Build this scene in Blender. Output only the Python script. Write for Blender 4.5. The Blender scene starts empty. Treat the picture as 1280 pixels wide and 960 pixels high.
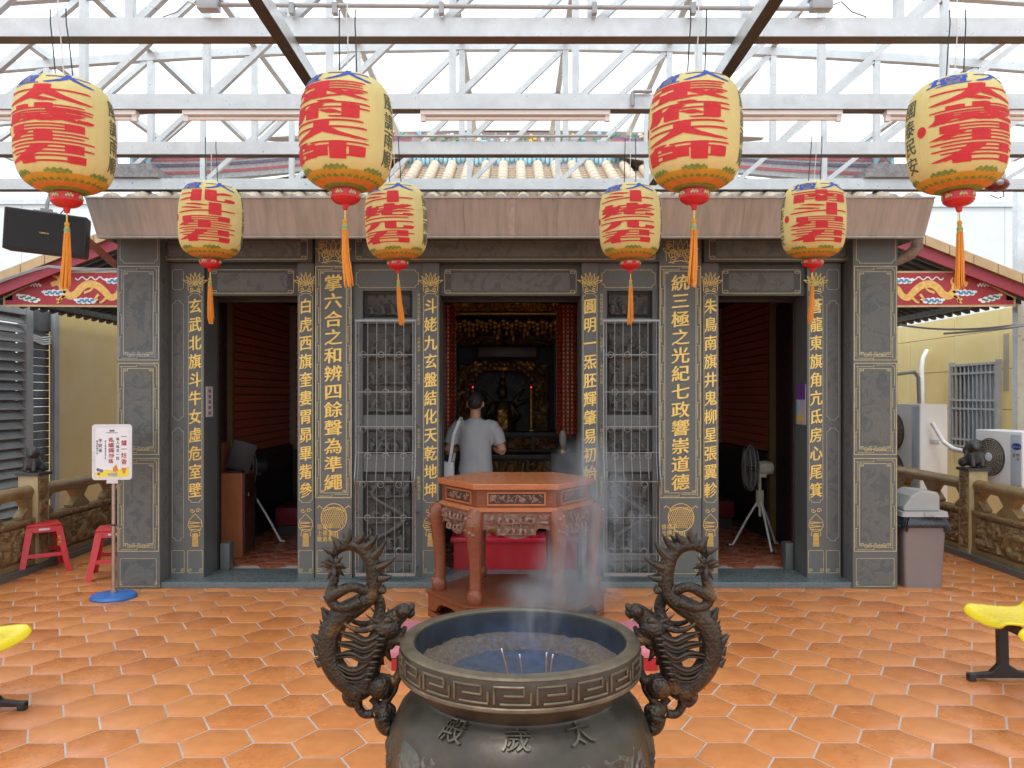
import bpy, bmesh, math, random
import numpy as np
from mathutils import Vector, Matrix, Euler, noise as mnoise

R = math.radians
PI = math.pi
S = bpy.context.scene
C = S.collection
random.seed(7)

# ------------------------------------------------------------------ camera
CAMZ, F, VX, VY = 1.68, 1004.0, 640.0, 495.0
cam = bpy.data.objects.new("camera", bpy.data.cameras.new("camera"))
C.objects.link(cam)
cam.location = (0, 0, CAMZ)
cam.rotation_euler = (R(90), 0, 0)
cam.data.sensor_width = 36
cam.data.lens = 36 * F / 1280
cam.data.shift_y = 15 / 1280
cam.data.clip_start = 0.05
cam.data.clip_end = 2000
S.camera = cam

# ------------------------------------------------------------------ daylight: bright overcast
SUN_EL, SUN_AZ = R(62), R(200)
world = bpy.data.worlds.new("World")
S.world = world
world.use_nodes = True
wn, wl = world.node_tree.nodes, world.node_tree.links
wn.clear()
sky = wn.new("ShaderNodeTexSky"); sky.sky_type = 'NISHITA'; sky.sun_disc = False
sky.sun_elevation = SUN_EL; sky.sun_rotation = SUN_AZ
sky.dust_density = 4.0; sky.air_density = 1.0
hs = wn.new("ShaderNodeHueSaturation"); hs.inputs['Saturation'].default_value = 0.45
tc = wn.new("ShaderNodeTexCoord")
cl = wn.new("ShaderNodeTexNoise"); cl.inputs['Scale'].default_value = 2.2; cl.inputs['Detail'].default_value = 6
rp = wn.new("ShaderNodeValToRGB")
rp.color_ramp.elements[0].position = 0.30; rp.color_ramp.elements[0].color = (0.25, 0.25, 0.25, 1)
rp.color_ramp.elements[1].position = 0.62; rp.color_ramp.elements[1].color = (1, 1, 1, 1)
mx = wn.new("ShaderNodeMix"); mx.data_type = 'RGBA'
mx.inputs['B'].default_value = (16.4, 17.6, 18.8, 1)
bg = wn.new("ShaderNodeBackground"); bg.inputs['Strength'].default_value = 0.075
wo = wn.new("ShaderNodeOutputWorld")
wl.new(sky.outputs['Color'], hs.inputs['Color'])
wl.new(tc.outputs['Generated'], cl.inputs['Vector'])
wl.new(cl.outputs['Fac'], rp.inputs['Fac'])
wl.new(rp.outputs['Color'], mx.inputs['Factor'])
wl.new(hs.outputs['Color'], mx.inputs['A'])
wl.new(mx.outputs['Result'], bg.inputs['Color'])
wl.new(bg.outputs['Background'], wo.inputs['Surface'])

sun = bpy.data.objects.new("sun", bpy.data.lights.new("sun", 'SUN'))
C.objects.link(sun)
sun.data.energy = 1.1
sun.data.angle = R(18)
sun.data.color = (1.0, 0.96, 0.9)
sun.rotation_euler = Vector((math.sin(SUN_AZ) * math.cos(SUN_EL), math.cos(SUN_AZ) * math.cos(SUN_EL), math.sin(SUN_EL))).to_track_quat('Z', 'Y').to_euler()

S.view_settings.view_transform = 'Standard'
S.view_settings.look = 'None'
S.view_settings.exposure = 0.68
S.view_settings.gamma = 1
S.view_settings.use_curve_mapping = False
S.cycles.max_bounces = 8
S.cycles.transparent_max_bounces = 16
S.cycles.volume_step_rate = 2.0
S.cycles.volume_max_steps = 128

def P(px, py, D):
    return Vector(((px - VX) / F * D, D, CAMZ + (VY - py) / F * D))
def PX(px, D): return (px - VX) / F * D
def PZ(py, D): return CAMZ + (VY - py) / F * D

# ------------------------------------------------------------------ materials
MATS = {}
def M(name, col, rough=0.5, metal=0.0, var=0.12, vscale=6.0, bump=0.0, bscale=60.0, col2=None, coat=0.0,
      trans=0.0, rvar=0.1, detail=5.0, thr=None, spec=0.5, emit=None, stretch=None):
    if name in MATS: return MATS[name]
    m = bpy.data.materials.new(name); m.use_nodes = True
    n, l = m.node_tree.nodes, m.node_tree.links
    b = n['Principled BSDF']
    b.inputs['Roughness'].default_value = rough
    b.inputs['Metallic'].default_value = metal
    b.inputs['Coat Weight'].default_value = coat
    b.inputs['Coat Roughness'].default_value = 0.15
    b.inputs['Specular IOR Level'].default_value = spec
    t = n.new("ShaderNodeTexCoord")
    vec = t.outputs['Object']
    if stretch:
        mp = n.new("ShaderNodeMapping"); mp.inputs['Scale'].default_value = stretch
        l.new(vec, mp.inputs['Vector']); vec = mp.outputs['Vector']
    nz = n.new("ShaderNodeTexNoise"); nz.inputs['Scale'].default_value = vscale; nz.inputs['Detail'].default_value = detail
    nz.inputs['Roughness'].default_value = 0.65
    l.new(vec, nz.inputs['Vector'])
    cr = n.new("ShaderNodeValToRGB")
    c2 = col2 if col2 else tuple(min(1, c * (1 + var)) for c in col)
    c1 = col if col2 else tuple(c * (1 - var) for c in col)
    lo, hi = thr if thr else (0.3, 0.7)
    cr.color_ramp.elements[0].position = lo; cr.color_ramp.elements[0].color = (*c1, 1)
    cr.color_ramp.elements[1].position = hi; cr.color_ramp.elements[1].color = (*c2, 1)
    l.new(nz.outputs['Fac'], cr.inputs['Fac'])
    l.new(cr.outputs['Color'], b.inputs['Base Color'])
    if rvar:
        mr = n.new("ShaderNodeMapRange")
        mr.inputs['From Min'].default_value = 0.3; mr.inputs['From Max'].default_value = 0.7
        mr.inputs['To Min'].default_value = max(0.02, rough - rvar); mr.inputs['To Max'].default_value = min(1, rough + rvar)
        n2 = n.new("ShaderNodeTexNoise"); n2.inputs['Scale'].default_value = vscale * 2.3; n2.inputs['Detail'].default_value = 4
        l.new(vec, n2.inputs['Vector'])
        l.new(n2.outputs['Fac'], mr.inputs['Value']); l.new(mr.outputs['Result'], b.inputs['Roughness'])
    if bump:
        n3 = n.new("ShaderNodeTexNoise"); n3.inputs['Scale'].default_value = bscale; n3.inputs['Detail'].default_value = 4
        l.new(vec, n3.inputs['Vector'])
        bp = n.new("ShaderNodeBump"); bp.inputs['Strength'].default_value = bump; bp.inputs['Distance'].default_value = 0.004
        l.new(n3.outputs['Fac'], bp.inputs['Height']); l.new(bp.outputs['Normal'], b.inputs['Normal'])
    if emit:
        b.inputs['Emission Color'].default_value = (*emit[0], 1); b.inputs['Emission Strength'].default_value = emit[1]
    if trans:
        tr = n.new("ShaderNodeBsdfTranslucent"); l.new(cr.outputs['Color'], tr.inputs['Color'])
        ms = n.new("ShaderNodeMixShader"); ms.inputs['Fac'].default_value = trans
        out = n['Material Output']
        l.new(b.outputs['BSDF'], ms.inputs[1]); l.new(tr.outputs['BSDF'], ms.inputs[2]); l.new(ms.outputs['Shader'], out.inputs['Surface'])
    MATS[name] = m
    return m

def nodes_of(m): return m.node_tree.nodes, m.node_tree.links

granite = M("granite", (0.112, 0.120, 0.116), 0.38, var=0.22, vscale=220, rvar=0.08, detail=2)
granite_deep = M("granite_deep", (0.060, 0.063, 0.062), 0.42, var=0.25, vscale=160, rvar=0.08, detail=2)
slate = M("slate_step", (0.115, 0.145, 0.150), 0.32, var=0.15, vscale=30, rvar=0.12)
stone_carved = M("carved_stone", (0.080, 0.076, 0.070), 0.6, var=0.2, vscale=25, bump=0.2, bscale=120)
gold = M("gold_leaf", (0.80, 0.56, 0.17), 0.38, 0.75, var=0.18, vscale=60, bump=0.3, bscale=200)
gold_pale = M("pale_gold_line", (0.56, 0.47, 0.25), 0.45, 0.4, var=0.25, vscale=30)
gold_grey = M("faded_gold_line", (0.45, 0.44, 0.38), 0.45, 0.3, var=0.2, vscale=30)
gold_dark = M("aged_gilding", (0.62, 0.36, 0.09), 0.36, 0.8, var=0.35, vscale=18, bump=0.4, bscale=90)
steel = M("galvanised_steel", (0.62, 0.645, 0.65), 0.38, 0.5, var=0.10, vscale=9, rvar=0.12)
steel_dull = M("grey_conduit", (0.36, 0.37, 0.38), 0.5, 0.3)
stainless = M("stainless", (0.30, 0.30, 0.295), 0.34, 0.7, var=0.08, vscale=20)
gutter_m = M("sheet_metal_fascia", (0.36, 0.36, 0.345), 0.40, 0.18, vscale=3, col2=(0.47, 0.465, 0.45), rvar=0.1, stretch=(6, 1, 0.7), thr=(0.35, 0.6))
black_wire = M("black_wire", (0.03, 0.03, 0.03), 0.6)
white_wire = M("white_cord", (0.7, 0.7, 0.68), 0.7)
black_plastic = M("black_plastic", (0.022, 0.024, 0.028), 0.5, var=0.2, vscale=40)
red_plastic = M("red_plastic", (0.60, 0.028, 0.035), 0.35, var=0.12, vscale=10)
yellow_plastic = M("yellow_plastic", (0.80, 0.62, 0.03), 0.32, var=0.08, vscale=8)
blue_rubber = M("blue_base", (0.03, 0.14, 0.42), 0.4, var=0.2, vscale=15)
white_paint = M("white_paint", (0.72, 0.73, 0.72), 0.45, var=0.06, vscale=5)
wood = M("lacquered_wood", (0.145, 0.038, 0.015), 0.36, var=0.3, vscale=9, coat=0.06, col2=(0.235, 0.068, 0.026), stretch=(1, 6, 8))
wood_top = M("lacquered_wood_top", (0.36, 0.115, 0.042), 0.32, vscale=7, coat=0.12, col2=(0.45, 0.155, 0.06), stretch=(1, 8, 8))
wood_carve = M("carved_wood_worn", (0.13, 0.052, 0.032), 0.45, vscale=28, col2=(0.26, 0.15, 0.10), coat=0.2, bump=0.3, bscale=120)
wood_dark = M("dark_fretwork", (0.045, 0.018, 0.012), 0.5, var=0.4, vscale=30)
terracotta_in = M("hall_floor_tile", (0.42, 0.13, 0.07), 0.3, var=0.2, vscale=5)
bronze = M("patinated_bronze", (0.030, 0.025, 0.019), 0.42, 0.4, vscale=5, col2=(0.068, 0.055, 0.039), bump=0.15, bscale=70, rvar=0.14)
bronze_worn = M("worn_bronze_edge", (0.080, 0.064, 0.043), 0.45, 0.4, vscale=12, col2=(0.165, 0.132, 0.085), bump=0.25, bscale=90)
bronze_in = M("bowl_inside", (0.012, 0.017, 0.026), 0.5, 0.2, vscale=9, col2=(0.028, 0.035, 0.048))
ash = M("incense_ash", (0.050, 0.036, 0.025), 0.95, vscale=70, col2=(0.15, 0.112, 0.080), bump=1.0, bscale=130)
red_cloth = M("red_vinyl", (0.46, 0.018, 0.035), 0.25, var=0.12, vscale=6)
red_board = M("red_painted_board", (0.40, 0.015, 0.022), 0.42, var=0.12, vscale=6)
maroon = M("maroon_board", (0.30, 0.035, 0.055), 0.5, var=0.12, vscale=6)
mural_red = M("mural_red", (0.36, 0.028, 0.040), 0.5, var=0.10, vscale=7)
mural_gold = M("mural_dragon_yellow", (0.72, 0.44, 0.12), 0.5, var=0.2, vscale=25)
mural_white = M("mural_white", (0.72, 0.74, 0.74), 0.5)
mural_blue = M("mural_blue", (0.06, 0.22, 0.42), 0.5)
mural_green = M("mural_green", (0.05, 0.22, 0.17), 0.5)
wall_yellow = M("yellow_wall_paint", (0.84, 0.65, 0.25), 0.6, vscale=2.2, col2=(0.88, 0.74, 0.36), bump=0.15, bscale=30, thr=(0.25, 0.75))
wall_ochre = M("ochre_wall_paint", (0.66, 0.46, 0.15), 0.5, vscale=1.4, col2=(0.66, 0.50, 0.21), bump=0.1, bscale=30)
cladding = M("white_cladding", (0.70, 0.72, 0.73), 0.5, var=0.05, vscale=2)
shutter_m = M("grey_louvre", (0.33, 0.34, 0.34), 0.5, var=0.12, vscale=4)
shutter_dark = M("dark_grey_shutter", (0.085, 0.088, 0.09), 0.5, var=0.15, vscale=4)
brown_stone = M("brown_carved_stone", (0.12, 0.078, 0.036), 0.55, vscale=14, col2=(0.36, 0.24, 0.105), bump=0.4, bscale=80)
brown_rail = M("brown_stone_rail", (0.22, 0.135, 0.055), 0.42, vscale=8, col2=(0.34, 0.235, 0.11))
cream_stone = M("cream_stone", (0.42, 0.33, 0.17), 0.55, vscale=10, col2=(0.52, 0.42, 0.24))
lion_stone = M("dark_lion_stone", (0.055, 0.055, 0.052), 0.55, var=0.4, vscale=25)
skin = M("skin", (0.46, 0.23, 0.145), 0.5, var=0.10, vscale=14)
hair_m = M("short_black_hair", (0.016, 0.014, 0.013), 0.6, var=0.4, vscale=90, bump=0.8, bscale=260)
shirt_m = M("grey_marl_cotton", (0.36, 0.37, 0.39), 0.9, var=0.07, vscale=60, bump=0.25, bscale=300)
shorts_m = M("dark_shorts", (0.05, 0.055, 0.07), 0.85, var=0.1, vscale=30)
canvas_m = M("white_canvas", (0.66, 0.66, 0.66), 0.85, var=0.05, vscale=30, bump=0.3, bscale=250)
tile_clay = M("roof_tile_clay", (0.58, 0.47, 0.35), 0.55, vscale=8, col2=(0.66, 0.57, 0.45), bump=0.3, bscale=60)
tile_pan = M("roof_pan_tile", (0.45, 0.35, 0.26), 0.6, var=0.2, vscale=25)
mosaic_blue = M("mosaic_blue", (0.16, 0.42, 0.55), 0.4, vscale=40, col2=(0.45, 0.66, 0.70))
mosaic_yellow = M("mosaic_yellow", (0.72, 0.52, 0.12), 0.4, vscale=40)
mosaic_red = M("mosaic_red", (0.45, 0.12, 0.13), 0.45, vscale=30, var=0.25)
mosaic_grey = M("mosaic_grey", (0.34, 0.34, 0.36), 0.5, vscale=45, col2=(0.58, 0.58, 0.58))
mosaic_purple = M("mosaic_purple", (0.17, 0.13, 0.20), 0.5, vscale=40, var=0.35)
mosaic_green = M("mosaic_green", (0.12, 0.36, 0.22), 0.4, vscale=40, var=0.3)
tan_tile = M("tan_verge_tile", (0.42, 0.28, 0.14), 0.55, vscale=6, col2=(0.55, 0.40, 0.22))
lantern_red = M("lantern_red_print", (0.74, 0.045, 0.055), 0.75, var=0.05, vscale=20, trans=0.25)
lantern_blue = M("lantern_blue_print", (0.055, 0.12, 0.58), 0.75, var=0.05, vscale=20, trans=0.25)
lantern_black = M("lantern_black_print", (0.06, 0.10, 0.075), 0.75, var=0.2, vscale=20, trans=0.15)
lantern_drum = M("red_lacquer", (0.55, 0.015, 0.025), 0.35, var=0.1, vscale=20)
tassel_m = M("orange_silk", (0.78, 0.28, 0.025), 0.6, var=0.25, vscale=60, stretch=(8, 8, 0.5), trans=0.15)
ground_m = M("concrete_ground", (0.25, 0.24, 0.22), 0.9, vscale=1.5, bump=0.3, bscale=20)
grout_m = M("grout", (0.36, 0.32, 0.29), 0.85, vscale=2.5, col2=(0.56, 0.52, 0.48))
hall_wall = M("hall_plaster", (0.36, 0.26, 0.19), 0.7, vscale=3)
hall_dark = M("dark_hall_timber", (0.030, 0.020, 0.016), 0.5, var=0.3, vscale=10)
tablet_red = M("red_votive_tablet", (0.46, 0.085, 0.038), 0.35, var=0.3, vscale=30)
ac_white = M("white_enamel", (0.86, 0.87, 0.87), 0.42, var=0.04, vscale=3)
ac_panel = M("pale_blue_enamel", (0.52, 0.58, 0.66), 0.42, var=0.04, vscale=3)
fan_grille = M("greyish_fan_grille", (0.30, 0.26, 0.21), 0.5, var=0.2, vscale=12)
bin_body = M("taupe_bin_plastic", (0.215, 0.175, 0.165), 0.5, vscale=4, var=0.08)
bin_lid = M("grey_bin_lid", (0.34, 0.34, 0.33), 0.5, vscale=4, var=0.06)
bag_black = M("black_bin_liner", (0.03, 0.033, 0.045), 0.28, var=0.3, vscale=20)
aluminium = M("aluminium_frame", (0.66, 0.68, 0.72), 0.35, 0.6, var=0.05)
pole_m = M("bronze_pole", (0.42, 0.33, 0.27), 0.35, 0.7)
tube_white = M("white_batten", (0.86, 0.87, 0.88), 0.4, var=0.04)
incense_m = M("incense_stick", (0.50, 0.27, 0.17), 0.8)

# lantern cloth: printed yellow with soft fabric rumples
def lantern_cloth():
    m = M("lantern_yellow_cloth", (0.82, 0.70, 0.30), 0.8, var=0.04, vscale=7, trans=0.22)
    n, l = nodes_of(m)
    b = n['Principled BSDF']
    t = n.new("ShaderNodeTexCoord"); mp = n.new("ShaderNodeMapping"); mp.inputs['Scale'].default_value = (26, 26, 2.5)
    nz = n.new("ShaderNodeTexNoise"); nz.inputs['Scale'].default_value = 1.0; nz.inputs['Detail'].default_value = 3
    bp = n.new("ShaderNodeBump"); bp.inputs['Strength'].default_value = 0.6; bp.inputs['Distance'].default_value = 0.010
    l.new(t.outputs['Object'], mp.inputs['Vector']); l.new(mp.outputs['Vector'], nz.inputs['Vector'])
    l.new(nz.outputs['Fac'], bp.inputs['Height']); l.new(bp.outputs['Normal'], b.inputs['Normal'])
    return m
lantern_yellow = lantern_cloth()
lantern_orange = M("lantern_orange_print", (0.74, 0.20, 0.05), 0.8, vscale=40, col2=(0.80, 0.42, 0.08), trans=0.25)
lantern_green = M("lantern_green_print", (0.16, 0.26, 0.06), 0.8, vscale=40, col2=(0.36, 0.42, 0.10), trans=0.2)
lantern_gold = M("lantern_gold_print", (0.76, 0.46, 0.06), 0.8, var=0.1, vscale=20, trans=0.3)

def tile_material():
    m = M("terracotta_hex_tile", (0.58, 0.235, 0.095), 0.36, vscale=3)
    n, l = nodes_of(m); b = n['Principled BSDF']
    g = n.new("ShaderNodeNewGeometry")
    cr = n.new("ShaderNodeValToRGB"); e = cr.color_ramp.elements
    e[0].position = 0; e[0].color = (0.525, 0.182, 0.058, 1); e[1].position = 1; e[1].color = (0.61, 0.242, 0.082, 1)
    k = e.new(0.16); k.color = (0.58, 0.214, 0.070, 1)
    l.new(g.outputs['Random Per Island'], cr.inputs['Fac'])
    t = n.new("ShaderNodeTexCoord")
    nz = n.new("ShaderNodeTexNoise"); nz.inputs['Scale'].default_value = 13; nz.inputs['Detail'].default_value = 9; nz.inputs['Roughness'].default_value = 0.7
    l.new(t.outputs['Object'], nz.inputs['Vector'])
    c2 = n.new("ShaderNodeValToRGB"); c2.color_ramp.elements[0].position = 0.25; c2.color_ramp.elements[0].color = (0.80, 0.76, 0.72, 1)
    c2.color_ramp.elements[1].position = 0.65; c2.color_ramp.elements[1].color = (1.08, 1.06, 1.02, 1)
    l.new(nz.outputs['Fac'], c2.inputs['Fac'])
    mu = n.new("ShaderNodeMix"); mu.data_type = 'RGBA'; mu.blend_type = 'MULTIPLY'; mu.inputs['Factor'].default_value = 0.8
    l.new(cr.outputs['Color'], mu.inputs['A']); l.new(c2.outputs['Color'], mu.inputs['B'])
    # sparse dark scuffs
    n4 = n.new("ShaderNodeTexNoise"); n4.inputs['Scale'].default_value = 2.1; n4.inputs['Detail'].default_value = 10; n4.inputs['Roughness'].default_value = 0.8
    l.new(t.outputs['Object'], n4.inputs['Vector'])
    c4 = n.new("ShaderNodeValToRGB"); c4.color_ramp.elements[0].position = 0.66; c4.color_ramp.elements[0].color = (1, 1, 1, 1)
    c4.color_ramp.elements[1].position = 0.76; c4.color_ramp.elements[1].color = (0.5, 0.4, 0.33, 1)
    l.new(n4.outputs['Fac'], c4.inputs['Fac'])
    m2 = n.new("ShaderNodeMix"); m2.data_type = 'RGBA'; m2.blend_type = 'MULTIPLY'; m2.inputs['Factor'].default_value = 0.7
    l.new(mu.outputs['Result'], m2.inputs['A']); l.new(c4.outputs['Color'], m2.inputs['B'])
    n6 = n.new("ShaderNodeTexNoise"); n6.inputs['Scale'].default_value = 0.9; n6.inputs['Detail'].default_value = 8; n6.inputs['Roughness'].default_value = 0.7
    l.new(t.outputs['Object'], n6.inputs['Vector'])
    c6 = n.new("ShaderNodeValToRGB"); c6.color_ramp.elements[0].position = 0.34; c6.color_ramp.elements[0].color = (0.87, 0.83, 0.80, 1); c6.color_ramp.elements[1].position = 0.52; c6.color_ramp.elements[1].color = (1, 1, 1, 1)
    l.new(n6.outputs['Fac'], c6.inputs['Fac'])
    m3 = n.new("ShaderNodeMix"); m3.data_type = 'RGBA'; m3.blend_type = 'MULTIPLY'; m3.inputs['Factor'].default_value = 0.75
    l.new(m2.outputs['Result'], m3.inputs['A']); l.new(c6.outputs['Color'], m3.inputs['B'])
    l.new(m3.outputs['Result'], b.inputs['Base Color'])
    ad = n.new("ShaderNodeMath"); ad.operation = 'MULTIPLY_ADD'; ad.inputs[1].default_value = 0.16
    ad.inputs[2].default_value = 0.11
    l.new(g.outputs['Random Per Island'], ad.inputs[0])
    a2 = n.new("ShaderNodeMath"); a2.operation = 'MULTIPLY_ADD'; a2.inputs[1].default_value = 0.25
    l.new(nz.outputs['Fac'], a2.inputs[0]); l.new(ad.outputs[0], a2.inputs[2])
    l.new(a2.outputs[0], b.inputs['Roughness'])
    bp = n.new("ShaderNodeBump"); bp.inputs['Strength'].default_value = 0.12; bp.inputs['Distance'].default_value = 0.01
    l.new(nz.outputs['Fac'], bp.inputs['Height']); l.new(bp.outputs['Normal'], b.inputs['Normal'])
    return m
hex_tile = tile_material()

def engraved_material():
    m = M("engraved_granite", (0.075, 0.082, 0.082), 0.45, vscale=9)
    n, l = nodes_of(m); b = n['Principled BSDF']
    t = n.new("ShaderNodeTexCoord")
    wv = n.new("ShaderNodeTexNoise"); wv.inputs['Scale'].default_value = 7.0; wv.inputs['Detail'].default_value = 9
    wv.inputs['Roughness'].default_value = 0.62; wv.inputs['Distortion'].default_value = 1.6
    l.new(t.outputs['Object'], wv.inputs['Vector'])
    cr = n.new("ShaderNodeValToRGB"); e = cr.color_ramp.elements; cr.color_ramp.interpolation = 'LINEAR'
    e[0].position = 0.38; e[0].color = (0.082, 0.090, 0.090, 1)
    e[1].position = 0.62; e[1].color = (0.130, 0.126, 0.114, 1)
    k = e.new(0.475); k.color = (0.098, 0.106, 0.104, 1)
    k2 = e.new(0.49); k2.color = (0.165, 0.155, 0.135, 1)
    k3 = e.new(0.51); k3.color = (0.108, 0.114, 0.110, 1)
    l.new(wv.outputs['Fac'], cr.inputs['Fac']); l.new(cr.outputs['Color'], b.inputs['Base Color'])
    bp = n.new("ShaderNodeBump"); bp.inputs['Strength'].default_value = 0.6; bp.inputs['Distance'].default_value = 0.008
    l.new(wv.outputs['Fac'], bp.inputs['Height']); l.new(bp.outputs['Normal'], b.inputs['Normal'])
    return m
engraved = engraved_material()

def poly_sheet():
    m = bpy.data.materials.new("polycarbonate_sheet"); m.use_nodes = True
    n, l = nodes_of(m); n.remove(n['Principled BSDF'])
    a = n.new("ShaderNodeBsdfTransparent"); a.inputs['Color'].default_value = (0.95, 0.965, 0.975, 1)
    b = n.new("ShaderNodeBsdfTranslucent"); b.inputs['Color'].default_value = (0.9, 0.92, 0.94, 1)
    x = n.new("ShaderNodeMixShader"); x.inputs['Fac'].default_value = 0.30
    l.new(a.outputs[0], x.inputs[1]); l.new(b.outputs[0], x.inputs[2]); l.new(x.outputs[0], n['Material Output'].inputs['Surface'])
    return m
poly = poly_sheet()

def scales_material():
    m = M("scaled_bronze", (0.013, 0.010, 0.008), 0.46, 0.3, vscale=9, col2=(0.042, 0.027, 0.014))
    n, l = nodes_of(m); b = n['Principled BSDF']
    t = n.new("ShaderNodeTexCoord"); v = n.new("ShaderNodeTexVoronoi"); v.inputs['Scale'].default_value = 85
    l.new(t.outputs['Object'], v.inputs['Vector'])
    pz = n.new("ShaderNodeTexNoise"); pz.inputs['Scale'].default_value = 8.5; pz.inputs['Detail'].default_value = 5; l.new(t.outputs['Object'], pz.inputs['Vector'])
    pr = n.new("ShaderNodeMapRange"); pr.inputs['From Min'].default_value = 0.56; pr.inputs['From Max'].default_value = 0.74; pr.inputs['To Max'].default_value = 0.55; l.new(pz.outputs['Fac'], pr.inputs['Value'])
    mxx = n.new("ShaderNodeMix"); mxx.data_type = 'RGBA'; mxx.inputs['B'].default_value = (0.22, 0.105, 0.025, 1)
    src = b.inputs['Base Color'].links[0].from_socket
    l.new(pr.outputs['Result'], mxx.inputs['Factor']); l.new(src, mxx.inputs['A']); l.new(mxx.outputs['Result'], b.inputs['Base Color'])
    bp = n.new("ShaderNodeBump"); bp.inputs['Strength'].default_value = 0.6; bp.inputs['Distance'].default_value = 0.006; bp.invert = True
    l.new(v.outputs['Distance'], bp.inputs['Height']); l.new(bp.outputs['Normal'], b.inputs['Normal'])
    return m
bronze_scale = scales_material()

# ------------------------------------------------------------------ mesh helpers
class MB:
    def __init__(s): s.v, s.f = [], []
    def add(s, vs, fs):
        o = len(s.v); s.v.extend([tuple(p) for p in vs]); s.f.extend([tuple(i + o for i in q) for q in fs]); return s
    def box(s, x0, x1, y0, y1, z0, z1):
        if x0 > x1: x0, x1 = x1, x0
        if y0 > y1: y0, y1 = y1, y0
        if z0 > z1: z0, z1 = z1, z0
        return s.add([(x0, y0, z0), (x1, y0, z0), (x1, y1, z0), (x0, y1, z0), (x0, y0, z1), (x1, y0, z1), (x1, y1, z1), (x0, y1, z1)],
                     [(0, 3, 2, 1), (4, 5, 6, 7), (0, 1, 5, 4), (1, 2, 6, 5), (2, 3, 7, 6), (3, 0, 4, 7)])
    def cbox(s, x0, x1, y0, y1, z0, z1, c=0.006):
        """box with chamfered edges all round"""
        if x0 > x1: x0, x1 = x1, x0
        bm = bmesh.new()
        t = MB().box(x0, x1, y0, y1, z0, z1)
        vv = [bm.verts.new(p) for p in t.v]
        for q in t.f: bm.faces.new([vv[i] for i in q])
        bmesh.ops.bevel(bm, geom=list(bm.edges), offset=c, segments=2, affect='EDGES', profile=0.6)
        bm.verts.index_update()
        s.add([v.co[:] for v in bm.verts], [[v.index for v in f.verts] for f in bm.faces]); bm.free(); return s
    def bar(s, a, b, w, h=None, up=(0, 0, 1)):
        h = h or w
        a, b = Vector(a), Vector(b); d = (b - a).normalized(); u = Vector(up)
        if abs(d.dot(u)) > 0.98: u = Vector((0, 1, 0))
        x = d.cross(u).normalized(); y = x.cross(d).normalized()
        q = [x * sx * w / 2 + y * sy * h / 2 for sx, sy in ((-1, -1), (1, -1), (1, 1), (-1, 1))]
        return s.add([a + k for k in q] + [b + k for k in q], [(3, 2, 1, 0), (4, 5, 6, 7), (0, 1, 5, 4), (1, 2, 6, 5), (2, 3, 7, 6), (3, 0, 4, 7)])
    def tube(s, pts, r, n=8, cap=True, flat=1.0):
        pts = [Vector(p) for p in pts]; m = len(pts)
        rs = r if isinstance(r, (list, tuple)) else [r] * m
        vs, fs = [], []
        t0 = (pts[1] - pts[0]).normalized()
        ref = Vector((0, 0, 1)) if abs(t0.z) < 0.9 else Vector((0, 1, 0))
        x = t0.cross(ref).normalized()
        for i in range(m):
            t = (pts[min(i + 1, m - 1)] - pts[max(i - 1, 0)])
            t = t.normalized() if t.length > 1e-9 else t0
            x = (x - t * x.dot(t)).normalized(); y = t.cross(x)
            for k in range(n):
                a = 2 * PI * k / n
                vs.append(pts[i] + x * math.cos(a) * rs[i] + y * math.sin(a) * rs[i] * flat)
        for i in range(m - 1):
            for k in range(n):
                k2 = (k + 1) % n
                fs.append((i * n + k, i * n + k2, (i + 1) * n + k2, (i + 1) * n + k))
        if cap: fs += [tuple(range(n - 1, -1, -1)), tuple((m - 1) * n + k for k in range(n))]
        return s.add(vs, fs)
    def lathe(s, prof, c=(0, 0, 0), n=32, a0=0.0, sx=1.0, sy=1.0, cap=True):
        vs, fs = [], []; m = len(prof)
        for r, z in prof:
            for k in range(n):
                a = a0 + 2 * PI * k / n
                vs.append((c[0] + r * math.cos(a) * sx, c[1] + r * math.sin(a) * sy, c[2] + z))
        for i in range(m - 1):
            for k in range(n):
                k2 = (k + 1) % n
                fs.append((i * n + k, i * n + k2, (i + 1) * n + k2, (i + 1) * n + k))
        if cap: fs += [tuple(range(n - 1, -1, -1)), tuple((m - 1) * n + k for k in range(n))]
        else: fs += [((m - 1) * n + k, (m - 1) * n + (k + 1) % n, (k + 1) % n, k) for k in range(n)]
        return s.add(vs, fs)
    def ball(s, c, r, n=14, m=10, rot=None):
        if not isinstance(r, (tuple, list)): r = (r, r, r)
        vs, fs = [], []
        for i in range(1, m):
            t = PI * i / m
            for k in range(n):
                a = 2 * PI * k / n
                q = Vector((r[0] * math.sin(t) * math.cos(a), r[1] * math.sin(t) * math.sin(a), -r[2] * math.cos(t)))
                vs.append(q)
        lo, hi = len(vs), len(vs) + 1
        vs += [Vector((0, 0, -r[2])), Vector((0, 0, r[2]))]
        for i in range(m - 2):
            for k in range(n):
                k2 = (k + 1) % n
                fs.append((i * n + k, i * n + k2, (i + 1) * n + k2, (i + 1) * n + k))
        for k in range(n):
            k2 = (k + 1) % n
            fs.append((lo, k2, k)); fs.append((hi, (m - 2) * n + k, (m - 2) * n + k2))
        if rot: vs = [rot @ v for v in vs]
        return s.add([v + Vector(c) for v in vs], fs)
    def cone(s, a, b, r, n=7, bend=None):
        a, b = Vector(a), Vector(b)
        if bend is None: return s.tube([a, a.lerp(b, .5), b], [r, r * .6, r * .06], n)
        mid = a.lerp(b, .5) + Vector(bend)
        pts = [a.lerp(mid, t).lerp(mid.lerp(b, t), t) for t in (0, .25, .5, .75, 1)]
        return s.tube(pts, [r, r * .88, r * .66, r * .38, r * .05], n)
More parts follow.
